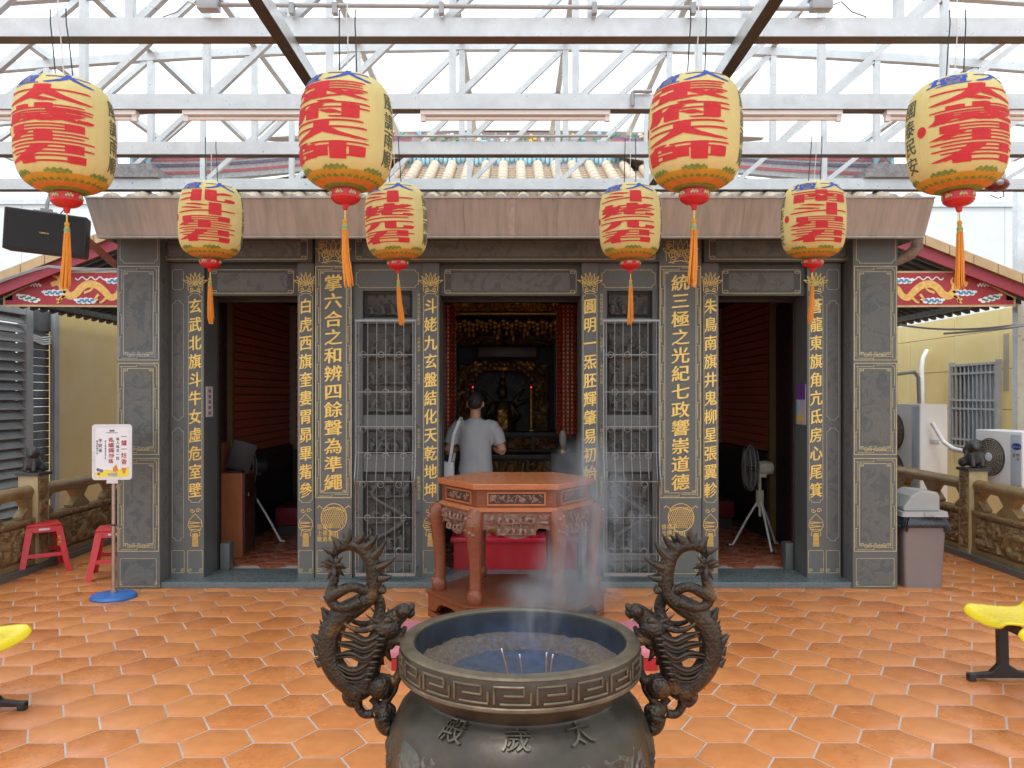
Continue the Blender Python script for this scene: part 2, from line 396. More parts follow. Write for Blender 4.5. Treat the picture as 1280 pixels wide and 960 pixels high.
    def prism(s, poly, y0, y1):
        """polygon in XZ extruded from y0 to y1"""
        n = len(poly)
        vs = [(x, y0, z) for x, z in poly] + [(x, y1, z) for x, z in poly]
        fs = [tuple(range(n)), tuple(range(2 * n - 1, n - 1, -1))] + [((i + 1) % n, i, n + i, n + (i + 1) % n) for i in range(n)]
        return s.add(vs, fs)
    def hprism(s, poly, z0, z1):
        n = len(poly)
        vs = [(x, y, z0) for x, y in poly] + [(x, y, z1) for x, y in poly]
        fs = [tuple(range(n - 1, -1, -1)), tuple(range(n, 2 * n))] + [(i, (i + 1) % n, n + (i + 1) % n, n + i) for i in range(n)]
        return s.add(vs, fs)
    def ring(s, c, R_, r, axis='Y', n=20, m=6, arc=(0, 2 * PI)):
        pts = []
        full = abs(arc[1] - arc[0] - 2 * PI) < 1e-6
        for i in range(n + 1):
            a = arc[0] + (arc[1] - arc[0]) * i / n
            u, v = R_ * math.cos(a), R_ * math.sin(a)
            pts.append(Vector(c) + (Vector((u, 0, v)) if axis == 'Y' else Vector((u, v, 0)) if axis == 'Z' else Vector((0, u, v))))
        return s.tube(pts, r, m, cap=not full)
    def line(s, pts, w, y0, y1, closed=False):
        """flat ribbon of width w along a polyline in XZ, as thin plates from y0 (front) to y1"""
        n = len(pts)
        for i in range(n if closed else n - 1):
            (xa, za), (xb, zb) = pts[i], pts[(i + 1) % n]
            d = math.hypot(xb - xa, zb - za)
            if d < 1e-6: continue
            ux, uz = (xb - xa) / d, (zb - za) / d
            px, pz = -uz * w / 2, ux * w / 2
            e = w * 0.35
            xa, za, xb, zb = xa - ux * e, za - uz * e, xb + ux * e, zb + uz * e
            s.prism([(xa + px, za + pz), (xa - px, za - pz), (xb - px, zb - pz), (xb + px, zb + pz)], y0 - 0.0002 * (i % 2), y1)
        return s
    def xf(s, mat):
        s.v = [tuple(mat @ Vector(p)) for p in s.v]; return s
    def join(s, o, mat=None):
        return s.add([mat @ Vector(p) for p in o.v] if mat else o.v, o.f)

def root_loc(p):
    while p.parent: p = p.parent
    return p.location.copy()

def mesh_obj(name, me, mat, parent=None, smooth=40):
    if mat is not None:
        me.materials.clear(); me.materials.append(mat)
    if smooth:
        me.polygons.foreach_set('use_smooth', [True] * len(me.polygons))
        me.set_sharp_from_angle(angle=R(smooth))
    o = bpy.data.objects.new(name, me); C.objects.link(o)
    if parent: o.parent = parent
    return o

def obj(name, mb, mat, parent=None, world=True, smooth=40, fix=False, loc=None):
    """ONE mesh object; with a parent and world=True the coordinates are world ones (root unrotated)"""
    vs = mb.v
    if parent is not None and world:
        r = root_loc(parent); vs = [(a - r.x, b - r.y, c - r.z) for a, b, c in vs]
    elif loc is not None:
        vs = [(a - loc[0], b - loc[1], c - loc[2]) for a, b, c in vs]
    me = bpy.data.meshes.new(name); me.from_pydata(vs, [], mb.f)
    if fix:
        bm = bmesh.new(); bm.from_mesh(me); bmesh.ops.recalc_face_normals(bm, faces=bm.faces); bm.to_mesh(me); bm.free()
    me.update()
    o = mesh_obj(name, me, mat, parent, smooth)
    if loc is not None and parent is None: o.location = loc
    return o

def tag(o, label=None, cat=None, group=None, kind=None):
    if label: o['label'] = label
    if cat: o['category'] = cat
    if group: o['group'] = group
    if kind: o['kind'] = kind
    return o

def thing(name, label, cat, loc=(0, 0, 0), rz=0.0, group=None):
    o = bpy.data.objects.new(name, None); C.objects.link(o)
    o.empty_display_size = 0.1
    o.location = loc; o.rotation_euler = (0, 0, rz)
    return tag(o, label, cat, group)

def dup(root, loc=None, rz=None, label=None, group=None):
    r = root.copy(); C.objects.link(r)
    if loc is not None: r.location = loc
    if rz is not None: r.rotation_euler = (0, 0, rz)
    if label: r['label'] = label
    if group: r['group'] = group
    for ch in list(root.children):
        c = ch.copy(); C.objects.link(c); c.parent = r
        for g in ch.children:
            d = g.copy(); C.objects.link(d); d.parent = c
    return r

def remeshed(mb, voxel, smooth=4, fac=0.5):
    """fuse overlapping closed pieces into one continuous skin"""
    me = bpy.data.meshes.new("fuse"); me.from_pydata(mb.v, [], mb.f)
    bm = bmesh.new(); bm.from_mesh(me); bmesh.ops.recalc_face_normals(bm, faces=bm.faces); bm.to_mesh(me); bm.free()
    o = bpy.data.objects.new("fuse", me); C.objects.link(o)
    md = o.modifiers.new("r", 'REMESH'); md.mode = 'VOXEL'; md.voxel_size = voxel
    if smooth:
        sm = o.modifiers.new("s", 'SMOOTH'); sm.iterations = smooth; sm.factor = fac
    dg = bpy.context.evaluated_depsgraph_get(); dg.update()
    out = bpy.data.meshes.new_from_object(o.evaluated_get(dg))
    bpy.data.objects.remove(o); bpy.data.meshes.remove(me)
    return out

def fused(name, mb, mat, parent, voxel, smooth=4, world=False, disp=None):
    me = remeshed(mb, voxel, smooth)
    if world and parent is not None:
        me.transform(Matrix.Translation(-root_loc(parent)))
    if disp:
        amp, sc, zs = disp
        co = np.empty(len(me.vertices) * 3); me.vertices.foreach_get('co', co)
        nn = np.empty(len(me.vertices) * 3); me.vertices.foreach_get('normal', nn)
        co = co.reshape(-1, 3); nn = nn.reshape(-1, 3)
        for i in range(len(co)):
            p = co[i]
            co[i] = p + nn[i] * amp * mnoise.noise(Vector((p[0] * sc, p[1] * sc, p[2] * sc * zs)))
        me.vertices.foreach_set('co', co.ravel()); me.update()
    return mesh_obj(name, me, mat, parent, smooth=60)

# ---- relief carving: a real height field with closed edges
def vnoise(x, y, seed):
    rs = np.random.RandomState(seed); g = rs.rand(64, 64)
    xi, yi = np.floor(x).astype(int), np.floor(y).astype(int)
    fx, fy = x - xi, y - yi
    fx, fy = fx * fx * (3 - 2 * fx), fy * fy * (3 - 2 * fy)
    a, b = g[yi % 64, xi % 64], g[yi % 64, (xi + 1) % 64]
    c, d = g[(yi + 1) % 64, xi % 64], g[(yi + 1) % 64, (xi + 1) % 64]
    return (a * (1 - fx) + b * fx) * (1 - fy) + (c * (1 - fx) + d * fx) * fy
def relief_h(w, h, nx, ny, seed, freq, figs):
    X, Z = np.meshgrid(np.linspace(0, w, nx), np.linspace(0, h, ny))
    u, v = X * freq, Z * freq
    wx = vnoise(u * .8 + 3, v * .8, seed) * 2.2; wz = vnoise(u * .8, v * .8 + 9, seed + 1) * 2.2
    rdg = 1 - np.abs(2 * vnoise(u + wx, v + wz, seed + 2) - 1)
    rd2 = 1 - np.abs(2 * vnoise(2.3 * u + 1.5 * wz, 2.3 * v + wx, seed + 3) - 1)
    H = 0.55 * rdg ** 3 + 0.30 * rd2 ** 2
    rs = np.random.RandomState(seed + 11)
    for _ in range(figs):
        cx, cz = rs.rand() * w, rs.rand() * h
        s = (0.10 + 0.12 * rs.rand()) * min(w, h); a = rs.rand() * PI; el = 1.4 + 1.8 * rs.rand()
        dx, dz = (X - cx) * math.cos(a) + (Z - cz) * math.sin(a), -(X - cx) * math.sin(a) + (Z - cz) * math.cos(a)
        q = (dx / (s * el)) ** 2 + (dz / s) ** 2
        H = np.maximum(H * (1 - 0.0 * q), np.sqrt(np.clip(1 - q, 0, 1)) * (0.75 + .25 * rs.rand()) + 0.18 * (rd2 - .5))
    e = np.minimum(np.minimum(X, w - X), np.minimum(Z, h - Z))
    return H, np.clip(e / 0.012, 0, 1)
def relief(x0, x1, z0, z1, yf, depth, seed, freq=18, figs=6, res=0.008, thick=None, pierce=0.0):
    """carving filling x0..x1, z0..z1; ground plane at yf, rising towards -Y by up to depth"""
    w, h = x1 - x0, z1 - z0
    nx, ny = max(6, int(w / res)), max(6, int(h / res))
    H, e = relief_h(w, h, nx, ny, seed, freq, figs)
    Y = yf - depth * H * e
    if pierce: Y = Y + pierce * np.clip((.30 - H) / .10, 0, 1) * e
    mb = MB(); xs, zs = np.linspace(x0, x1, nx), np.linspace(z0, z1, ny)
    vs = [(xs[i], Y[j, i], zs[j]) for j in range(ny) for i in range(nx)]
    fs = [(j * nx + i, j * nx + i + 1, (j + 1) * nx + i + 1, (j + 1) * nx + i) for j in range(ny - 1) for i in range(nx - 1)]
    mb.add(vs, fs)
    if thick:
        rim = [i for i in range(nx)] + [j * nx + nx - 1 for j in range(1, ny)] + [(ny - 1) * nx + i for i in range(nx - 2, -1, -1)] + [j * nx for j in range(ny - 2, 0, -1)]
        o = len(mb.v)
        mb.v += [(mb.v[i][0], yf + thick, mb.v[i][2]) for i in rim]
        k = len(rim)
        mb.f += [(rim[(i + 1) % k], rim[i], o + i, o + (i + 1) % k) for i in range(k)]
        mb.f.append(tuple(o + i for i in range(k - 1, -1, -1)))
    return mb

def figure_scene(x0, x1, z0, z1, yf, depth, seed, unit=.15, beast=False):
    """deep relief crowded with robed figures, clouds, branches and a serpent; one fused skin"""
    rs = random.Random(seed); q = MB(); w, h = x1 - x0, z1 - z0
    q.box(x0, x1, yf - .003, yf + .008, z0, z1)
    cx_ = lambda v: min(max(v, x0 + .012), x1 - .012); cz_ = lambda v: min(max(v, z0 + .01), z1 - .01)
    def tb(pts, r): q.tube([(cx_(a), yf - b, cz_(c)) for a, b, c in pts], r, 7)
    u = unit
    # rocky ledges
    nt = max(1, int(round(h / (u * 1.25)))); th = h / nt
    for t in range(nt):
        zb = z0 + th * t
        n = max(3, int(w / (u * .3)))
        tb([(x0 + w * i / n, depth * (.35 + .3 * rs.random()), zb + u * .10 + u * .07 * rs.random()) for i in range(n + 1)], [u * rs.uniform(.06, .11) for _ in range(n + 1)])
        nf = max(2, int(w / (u * .62)))
        for i in range(nf):
            x = x0 + w * (i + .5) / nf + rs.uniform(-.1, .1) * u; s = u * rs.uniform(.82, 1.08); d0 = depth * rs.uniform(.35, .75); lean = rs.uniform(-.22, .22) * s
            zb2 = zb + u * .12
            tb([(x - lean * .3, d0, zb2), (x, d0 + .01, zb2 + s * .30), (x + lean * .6, d0, zb2 + s * .56), (x + lean * .8, d0, zb2 + s * .66)], [s * .17, s * .14, s * .125, s * .05])
            q.ball((cx_(x + lean), yf - d0 - .006, cz_(zb2 + s * .78)), (s * .085, s * .085, s * .10), 9, 7)
            q.ball((cx_(x + lean), yf - d0, cz_(zb2 + s * .88)), (s * .07, s * .06, s * .05), 7, 5)
            for sd in (-1, 1):
                a = rs.uniform(-.9, .9); e = (x + lean * .6 + sd * s * .22, d0 + depth * .15, zb2 + s * (.46 + .12 * a)); f_ = (e[0] + sd * s * rs.uniform(-.12, .16), e[1] + depth * .12, e[2] + s * rs.uniform(-.1, .24))
                tb([(x + lean * .6 + sd * s * .08, d0, zb2 + s * .56), e, f_], [s * .06, s * .055, s * .035])
                tb([(x + sd * s * .09, d0 + .01, zb2 + s * .2), (x + sd * s * .13, d0 + .012, zb2 + s * .02)], [s * .06, s * .065])
            if rs.random() < .6: tb([(x + s * .28, d0 + depth * .2, zb2 + s * .1), (x + s * .2, d0 + depth * .25, zb2 + s * 1.0)], [s * .018, s * .018])
            if rs.random() < .6: tb([(x - s * .1, d0, zb2 + s * .5), (x - s * .32, d0, zb2 + s * .62), (x - s * .38, d0 * .8, zb2 + s * .85), (x - s * .22, d0 * .7, zb2 + s * .98)], [s * .03, s * .035, s * .03, s * .012])
    for k in range(int(w * h / (u * u) * 2.2)):
        a0 = rs.random() * 6.3; cx, cz, r = x0 + w * rs.random(), z0 + h * rs.random(), u * rs.uniform(.09, .17); sg = rs.choice((-1, 1))
        tb([(cx + r * (1 - .08 * j) * math.cos(a0 + sg * j * .6), depth * (.15 + .03 * j), cz + r * (1 - .08 * j) * math.sin(a0 + sg * j * .6)) for j in range(9)], u * .035)
    if beast:
        n = 26; P3 = []
        for i in range(n):
            t = i / (n - 1); P3.append((x0 + w * (.5 + .36 * math.sin(t * 8 + seed)), depth * (.8 + .12 * math.cos(t * 9)), z0 + h * (.08 + .84 * t)))
        tb(P3, [u * (.05 + .085 * math.sin(PI * min(1, i / n + .12))) for i in range(n)])
        e = P3[-1]; q.ball((cx_(e[0]), yf - e[1] - .01, cz_(e[2])), (u * .26, u * .2, u * .2)); q.ball((cx_(e[0] + u * .2), yf - e[1] - .02, cz_(e[2] - u * .08)), (u * .17, u * .15, u * .11))
        for i in range(2, n - 1, 2): q.cone((cx_(P3[i][0]), yf - P3[i][1], P3[i][2]), (cx_(P3[i][0] + u * .3 * (1 if i % 4 else -1)), yf - P3[i][1] - .01, cz_(P3[i][2] + u * .18)), u * .07, 6)
    return q
# ---- lettering
GLY = {}
def load_glyphs(chars, off):
    obs = []
    for ch in sorted(set(chars)):
        if (ch, off) in GLY: continue
        cu = bpy.data.curves.new("glyph", 'FONT'); cu.body = ch; cu.offset = off; cu.resolution_u = 3
        o = bpy.data.objects.new("glyph", cu); C.objects.link(o); obs.append((ch, o))
    dg = bpy.context.evaluated_depsgraph_get(); dg.update()
    for ch, o in obs:
        me = bpy.data.meshes.new_from_object(o.evaluated_get(dg))
        GLY[(ch, off)] = ([(v.co.x, v.co.y) for v in me.vertices], [tuple(p.vertices) for p in me.polygons])
        bpy.data.meshes.remove(me)
    for ch, o in obs:
        cu = o.data; bpy.data.objects.remove(o); bpy.data.curves.remove(cu)

def glyph(ch, off, fit=False, em=True):
    if (ch, off) not in GLY: load_glyphs(ch, off)
    vs, fs = GLY[(ch, off)]
    if fit:
        xs, ys = [v[0] for v in vs], [v[1] for v in vs]
        a, b, c, d = min(xs), max(xs), min(ys), max(ys)
        return [((x - a) / (b - a), (y - c) / (d - c)) for x, y in vs], fs
    return [(x, y + 0.12) for x, y in vs], fs

def glyph_solid(mb, ch, off, x0, z0, w, h, yf, depth, shear=0.0, fit=False, bold=0.0):
    """raised character whose cell starts at x0,z0; front face at yf-depth"""
    if bold:
        for k, (dx, dz) in enumerate(((0, 0), (1, .55), (-1, -.55), (.5, .28), (-.5, -.28))):
            glyph_solid(mb, ch, off, x0 + dx * bold * w, z0 + dz * bold * h, w, h, yf, depth + .0003 * k, shear, fit)
        return
    vs, fs = glyph(ch, off, fit)
    pts = [(x0 + x * w, z0 + (y + shear * (x - .5)) * h) for x, y in vs]
    n = len(pts)
    V = [(x, yf - depth, z) for x, z in pts] + [(x, yf + 0.001, z) for x, z in pts]
    cnt = {}
    for f in fs:
        for i in range(len(f)):
            a, b = f[i], f[(i + 1) % len(f)]
            cnt.setdefault((min(a, b), max(a, b)), []).append((a, b))
    side = [(b, a, n + a, n + b) for e, l in cnt.items() if len(l) == 1 for a, b in l]
    mb.add(V, [tuple(f) for f in fs] + side)

def write_column(mb, text, cx, ztop, pitch, w, h, yf, depth=0.004, off=0.0, shear=0.10, bold=0.022):
    for i, ch in enumerate(text):
        glyph_solid(mb, ch, off, cx - w / 2, ztop - pitch * (i + .5) - h / 2, w, h, yf, depth, shear, bold=bold)
def write_row(mb, text, x0, z0, h, yf, depth=0.001, off=0.0, adv=None, wscale=1.0):
    x = x0
    for ch in text:
        if ch != ' ':
            glyph_solid(mb, ch, off, x, z0, h * wscale, h, yf, depth)
        x += (adv or h) if ord(ch) > 0x2000 else h * 0.66 * wscale

COUPLETS = dict(a="玄武北旗斗牛女虛危室壁", b="白虎西旗奎婁胃昴畢觜參", c="掌六合之和辨四餘聲為準繩", d="斗姥九玄盤結化天乾地坤",
                e="圓明一炁胚輝肇易初始", f="統三極之光紀七政響崇道德", g="朱鳥南旗井鬼柳星張翼軫", h="蒼龍東旗角亢氐房心尾箕")
load_glyphs("".join(COUPLETS.values()), 0.0)
load_glyphs("太歲星君張府天師北斗姥元南大壇殿", 0.0)
load_glyphs("風調雨順國泰民安一爐炷香請勿插平米每人次信士敬獻年月吉日福德弟子立YAMHCrie", 0.0)
# ================================================================== SETTING: ground and paving
g = obj("ground", MB().add([(-400, -400, -0.05), (400, -400, -0.05), (400, 400, -0.05), (-400, 400, -0.05)], [(0, 1, 2, 3)]), ground_m, smooth=0)
tag(g, "grey concrete ground around the temple courtyard", "ground", kind="structure")

def hex_floor(name, x0, x1, y0, y1, z, side, mat, seed, label):
    rs = random.Random(seed)
    mb = MB(); hgt = side * math.sqrt(3); gap = 0.0052; j = 0
    nx = int((x1 - x0) / (1.5 * side)) + 2; ny = int((y1 - y0) / hgt) + 2
    for i in range(nx):
        for k in range(ny):
            cx = x0 + i * 1.5 * side; cy = y0 + k * hgt + (hgt / 2 if i % 2 else 0)
            if cx > x1 or cy > y1: continue
            tx, ty, dz = rs.gauss(0, .0022), rs.gauss(0, .0022), rs.gauss(0, .0004)
            vs = []
            for r, zz in ((side - gap, -0.004), (side - gap - 0.001, -0.0012), (side - gap - 0.005, 0)):
                for q in range(6):
                    a = PI / 3 * q
                    px, py = r * math.cos(a), r * math.sin(a)
                    vs.append((cx + px, cy + py, z + zz + dz + (px * tx + py * ty if zz > -0.003 else 0)))
            fs = [tuple(range(12, 18))]
            for lv in (0, 6):
                fs += [(lv + q, lv + (q + 1) % 6, lv + 6 + (q + 1) % 6, lv + 6 + q) for q in range(6)]
            mb.add(vs, fs)
    o = obj(name, mb, mat, smooth=25)
    tag(o, label, "floor", kind="structure")
    return o
hex_floor("courtyard_floor", -7.2, 7.2, 1.2, 14.0, 0.0, 0.183, hex_tile, 3, "orange hexagonal terracotta tiles paving the courtyard")
gr = obj("courtyard_ground", MB().add([(-7.4, 1.0, -0.0035), (7.4, 1.0, -0.0035), (7.4, 14.2, -0.0035), (-7.4, 14.2, -0.0035)], [(0, 1, 2, 3)]), grout_m, smooth=0)
tag(gr, "grey grout bed between the courtyard tiles", "floor", kind="structure")
nb = obj("near_paved_ground", MB().add([(-7.4, -6, -0.002), (7.4, -6, -0.002), (7.4, 1.1, -0.002), (-7.4, 1.1, -0.002)], [(0, 1, 2, 3)]), M("plain_terracotta", (0.55, 0.22, 0.09), 0.4, vscale=4), smooth=0)
tag(nb, "terracotta paving behind the viewer", "floor", kind="structure")

# ================================================================== STEEL CANOPY
GX = [0.013 + 0.765 * (k - 0.5) for k in range(-7, 9)]
def ztop(x): return 4.26 - 0.0112 * x * x
can = thing("steel_canopy", "galvanised steel truss canopy with clear sheets over the courtyard", "canopy", (0, 5.5, 3.4))
TR = [2.9, 4.0, 5.0, 5.93, 6.93]
ZC = 3.5
for D in TR:
    ch = obj("truss", MB().box(-5.75, 5.75, D - .04, D - .037, ZC - .046, ZC + .046).box(-5.75, 5.75, D + .037, D + .04, ZC - .046, ZC + .046).box(-5.75, 5.75, D - .0369, D + .0369, ZC + .043, ZC + .046).box(-5.75, 5.75, D - .0369, D - .026, ZC - .046, ZC - .043).box(-5.75, 5.75, D + .026, D + .0369, ZC - .046, ZC - .043), steel, can, smooth=0)
    xs = [(-5.75 + 11.5 * i / 24) for i in range(25)]
    obj("chord_shade_strip", MB().box(-5.75, 5.75, D - .0405, D + .0405, ZC - .0495, ZC - .0465), M("chord_shade", (0.12, 0.105, 0.098), 0.6), ch, smooth=0)  # added dark plate: shade inside the open chord, put into colour
    tm = MB()
    for a, b in zip(xs, xs[1:]): tm.bar((a, D, ztop(a)), (b, D, ztop(b)), .05, .06)
    obj("top_chord", tm, steel, ch, smooth=0)
    for i, x in enumerate(GX):
        obj("web_post", MB().box(x - .021, x + .021, D - .021, D + .021, ZC + .046, ztop(x) - .03), steel, ch, smooth=0)
        if i + 1 < len(GX):
            obj("web_diagonal", MB().bar((x + .035, D + .003, ZC + .046), (GX[i + 1] - .03, D + .003, ztop(GX[i + 1]) - .03), .036, .036), steel, ch, smooth=0)
for x in GX:
    obj("purlin", MB().box(x - .022, x + .022, 1.2, 8.0, ztop(x) + .031, ztop(x) + .075), steel, can, smooth=0)
for x in (-1.1, 1.13):
    obj("tie_beam", MB().box(x - .03, x + .03, 1.2, 6.45, ZC - .125, ZC - .051), steel, can, smooth=0)
    obj("tie_shade_strip", MB().box(x - .0305, x + .0305, 1.2, 6.45, ZC - .129, ZC - .1255), M("tie_shade", (0.045, 0.04, 0.038), 0.6), can, smooth=0)  # added near-black plate painting the shade under the tie beam
rm = MB()
xs = [(-5.9 + 11.8 * i / 40) for i in range(41)]
for a, b in zip(xs, xs[1:]):
    za, zb = ztop(a) + .08, ztop(b) + .08
    rm.add([(a, .8, za), (b, .8, zb), (b, 8.05, zb), (a, 8.05, za), (a, .8, za + .006), (b, .8, zb + .006), (b, 8.05, zb + .006), (a, 8.05, za + .006)],
           [(0, 3, 2, 1), (4, 5, 6, 7), (0, 1, 5, 4), (2, 3, 7, 6)])
obj("roof_sheet", rm, poly, can, smooth=60)
obj("post", MB().box(5.95, 6.05, 9.45, 9.55, 0.0, 4.1), steel, can, smooth=0)
for x0, x1 in ((-5.6, -4.5), (4.5, 5.6)):
    obj("side_rail", MB().box(x0, x1, 7.0, 7.05, 3.30, 3.35), steel, can, smooth=0)
cm = MB()
for x in (-5.6, 5.6): cm.box(x - .04, x + .04, 1.2, 7.6, 3.30, 3.40)
obj("edge_beam", cm, steel, can, smooth=0)

# battens (unlit fluorescent fittings) hung under the second truss
BAT = [(-70, 172, "unlit batten lamp ending behind the lantern above the loudspeaker"), (230, 470, "unlit batten lamp partly behind the lantern above the sign side dragon"),
       (526, 762, "unlit batten lamp in full view at the middle of the canopy"), (812, 1051, "unlit batten lamp partly behind the lantern above the bin side dragon"),
       (1106, 1347, "unlit batten lamp partly behind the lantern beside the red siren")]
for a, b, lab in BAT:
    x0, x1 = PX(a, 5.0), PX(b, 5.0)
    t = thing("batten_lamp", lab, "lamp", ((x0 + x1) / 2, 5.0, 3.40), group="batten lamps under the canopy")
    obj("lamp_body", MB().box(x0, x1, 4.97, 5.03, 3.425, 3.452), tube_white, t, smooth=0)
    obj("lamp_tube", MB().tube([(x0 + .03, 5.0, 3.405), (x1 - .03, 5.0, 3.405)], .012, 10), tube_white, t)
    obj("end_cap", MB().box(x0, x0 + .03, 4.985, 5.015, 3.388, 3.425), tube_white, t, smooth=0)
    obj("end_cap", MB().box(x1 - .03, x1, 4.985, 5.015, 3.388, 3.425), tube_white, t, smooth=0)

cd = thing("conduit_pipe", "grey electrical conduit with two junction boxes along the front truss", "conduit", (0, 3.93, 3.56))
zc = 3.585
obj("pipe", MB().tube([(PX(275, 3.93), 3.93, zc + .01), (0, 3.93, zc), (PX(1012, 3.93), 3.93, zc - .01)], .011, 10), steel_dull, cd)
for px, s in ((262, 1), (1025, -1)):
    x = PX(px, 3.93)
    jb = obj("junction_box", MB().cbox(x - .05, x + .05, 3.89, 3.95, zc - .025, zc + .03, .006), steel_dull, cd)
    obj("box_lid", MB().box(x - .055, x + .055, 3.885, 3.955, zc + .0305, zc + .037), steel_dull, jb, smooth=0)
    obj("loose_wire", MB().tube([(x - s * .05, 3.92, zc), (x - s * .10, 3.92, zc + .02), (x - s * .16, 3.94, zc - .02), (x - s * .24, 3.96, zc - .036)], .0035, 6), steel_dull, cd)
for px in (365, 419, 552, 743, 866):
    x = PX(px, 3.93)
    obj("pipe_clip", MB().box(x - .012, x + .012, 3.912, 3.948, zc - .038, zc + .016), steel_dull, cd, smooth=0)
t = thing("water_pipe", "thin grey water pipe with a tap on top of the third truss", "pipe", (0, 5.88, 3.57))
obj("pipe", MB().tube([(PX(480, 5.86), 5.87, 3.58), (PX(690, 5.86), 5.87, 3.578), (PX(760, 5.86), 5.87, 3.58)], .010, 8), steel_dull, t)
obj("pipe", MB().tube([(PX(815, 4.93), 4.93, 3.55), (PX(792, 4.93), 4.93, 3.55), (PX(791, 4.93), 4.93, 3.545), (PX(791, 4.93), 4.93, 3.46)], .012, 8), steel_dull, t)

# ================================================================== TEMPLE
tem = thing("temple_hall", "dark granite temple hall with gold couplets and a tiled roof", "temple", (0, 7.0, 0))
YP, YB = 7.2, 7.52
def X2(px): return PX(px, YP)
def Z2(py): return PZ(py, YP)
ZL = 0.05

obj("step", MB().cbox(PX(196, 6.98), PX(1068, 6.98), 7.02, 7.6, 0.0, ZL, .006), slate, tem, smooth=0)
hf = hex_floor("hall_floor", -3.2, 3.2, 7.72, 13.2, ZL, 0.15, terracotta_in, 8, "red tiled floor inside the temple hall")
tag(obj("hall_floor_surface", MB().box(-3.3, 3.3, 7.6, 13.4, 0.0, ZL - .0035), grout_m, smooth=0), "grey screed bed under the hall tiles", "floor", kind="structure")

def fret(mb, x0, x1, z0, z1, yf, w=0.0045, gap=0.036):
    """double gold border with a broken key line between and stepped inner corners"""
    y0, y1 = yf - .0025, yf + .002
    mb.line([(x0, z0), (x1, z0), (x1, z1), (x0, z1)], w * 1.3, y0, y1, True)
    a, b, c, d = x0 + gap, x1 - gap, z0 + gap, z1 - gap
    s = gap * .75
    mb.line([(a + s, c), (b - s, c), (b - s, c + s * .6), (b, c + s * .6 + .0001), (b, d - s * .6), (b - s, d - s * .6), (b - s, d), (a + s, d), (a + s, d - s * .6), (a, d - s * .6), (a, c + s * .6), (a + s, c + s * .6)], w, y0, y1, True)
    # corner keys
    for cx, sx in ((a, 1), (b, -1)):
        for cz, sz in ((c, 1), (d, -1)):
            mb.line([(cx, cz), (cx + sx * s * .62, cz), (cx + sx * s * .62, cz + sz * s * .38), (cx, cz + sz * s * .38)], w * .8, y0, y1, True)
    m = gap * .5
    def run(p, q, horiz):
        L = q - p; n = max(2, int(L / .16)); st = L / n
        for i in range(n):
            u, v = p + st * i + .012, p + st * (i + 1) - .012
            for k, lv in enumerate((x0 + m, x1 - m) if not horiz else (z0 + m, z1 - m)):
                off = gap * .17 * (1 if i % 2 else -1)
                if horiz: mb.line([(u, lv + off), (v, lv + off), (v, lv - off)], w * .75, y0, y1)
                else: mb.line([(lv + off, u), (lv + off, v), (lv - off, v)], w * .75, y0, y1)
    run(z0 + gap * .4, z1 - gap * .4, False); run(x0 + gap * .4, x1 - gap * .4, True)

def rrect(x0, x1, z0, z1, c, n=4, notch=False):
    pts = []
    for cx, cz, a0 in ((x1 - c, z0 + c, -PI / 2), (x1 - c, z1 - c, 0), (x0 + c, z1 - c, PI / 2), (x0 + c, z0 + c, PI)):
        for i in range(n + 1):
            a = a0 + PI / 2 * i / n
            if notch:
                ccx, ccz = cx + c * (1 if cx > (x0 + x1) / 2 else -1), cz + c * (1 if cz > (z0 + z1) / 2 else -1)
                aa = a0 + PI + PI / 2 * (1 - i / n) - 0
                pts.append((ccx + c * math.cos(aa), ccz + c * math.sin(aa)))
            else: pts.append((cx + c * math.cos(a), cz + c * math.sin(a)))
    return pts

def spiral(mb, cx, cz, r, turns, w, yf, a0=0, s=1):
    n = int(14 * turns)
    mb.line([(cx + r * (1 - i / n * .85) * math.cos(a0 + s * turns * 2 * PI * i / n), cz + r * (1 - i / n * .85) * math.sin(a0 + s * turns * 2 * PI * i / n)) for i in range(n + 1)], w, yf - .0025, yf + .002)

def lotus(mb, cx, cz, w, h, yf):
    k = .0045
    for i in range(-3, 4):
        a = i * .42; L = h * .52
        bx, bz = cx + w * .1 * i, cz - h * .05
        tx, tz = bx + math.sin(a) * L * .75, bz + math.cos(a) * L
        nx_, nz_ = math.cos(a) * w * .09, -math.sin(a) * w * .09
        mb.line([(bx, bz), ((bx + tx) / 2 + nx_, (bz + tz) / 2 + nz_), (tx, tz), ((bx + tx) / 2 - nx_, (bz + tz) / 2 - nz_)], k, yf - .003, yf + .002, True)
    for s in (-1, 1):
        spiral(mb, cx + s * w * .32, cz - h * .12, w * .17, 1.3, k, yf, PI / 2, s)
        spiral(mb, cx + s * w * .22, cz - h * .33, w * .14, 1.2, k, yf, -PI / 2, s)
        mb.line([(cx + s * w * .48, cz - h * .4), (cx + s * w * .5, cz + h * .05), (cx + s * w * .36, cz + h * .2)], k, yf - .003, yf + .002)
    spiral(mb, cx, cz - h * .1, w * .14, 2, k, yf)
    mb.line([(cx - w * .4, cz - h * .47), (cx, cz - h * .38), (cx + w * .4, cz - h * .47)], k * 1.4, yf - .003, yf + .002)

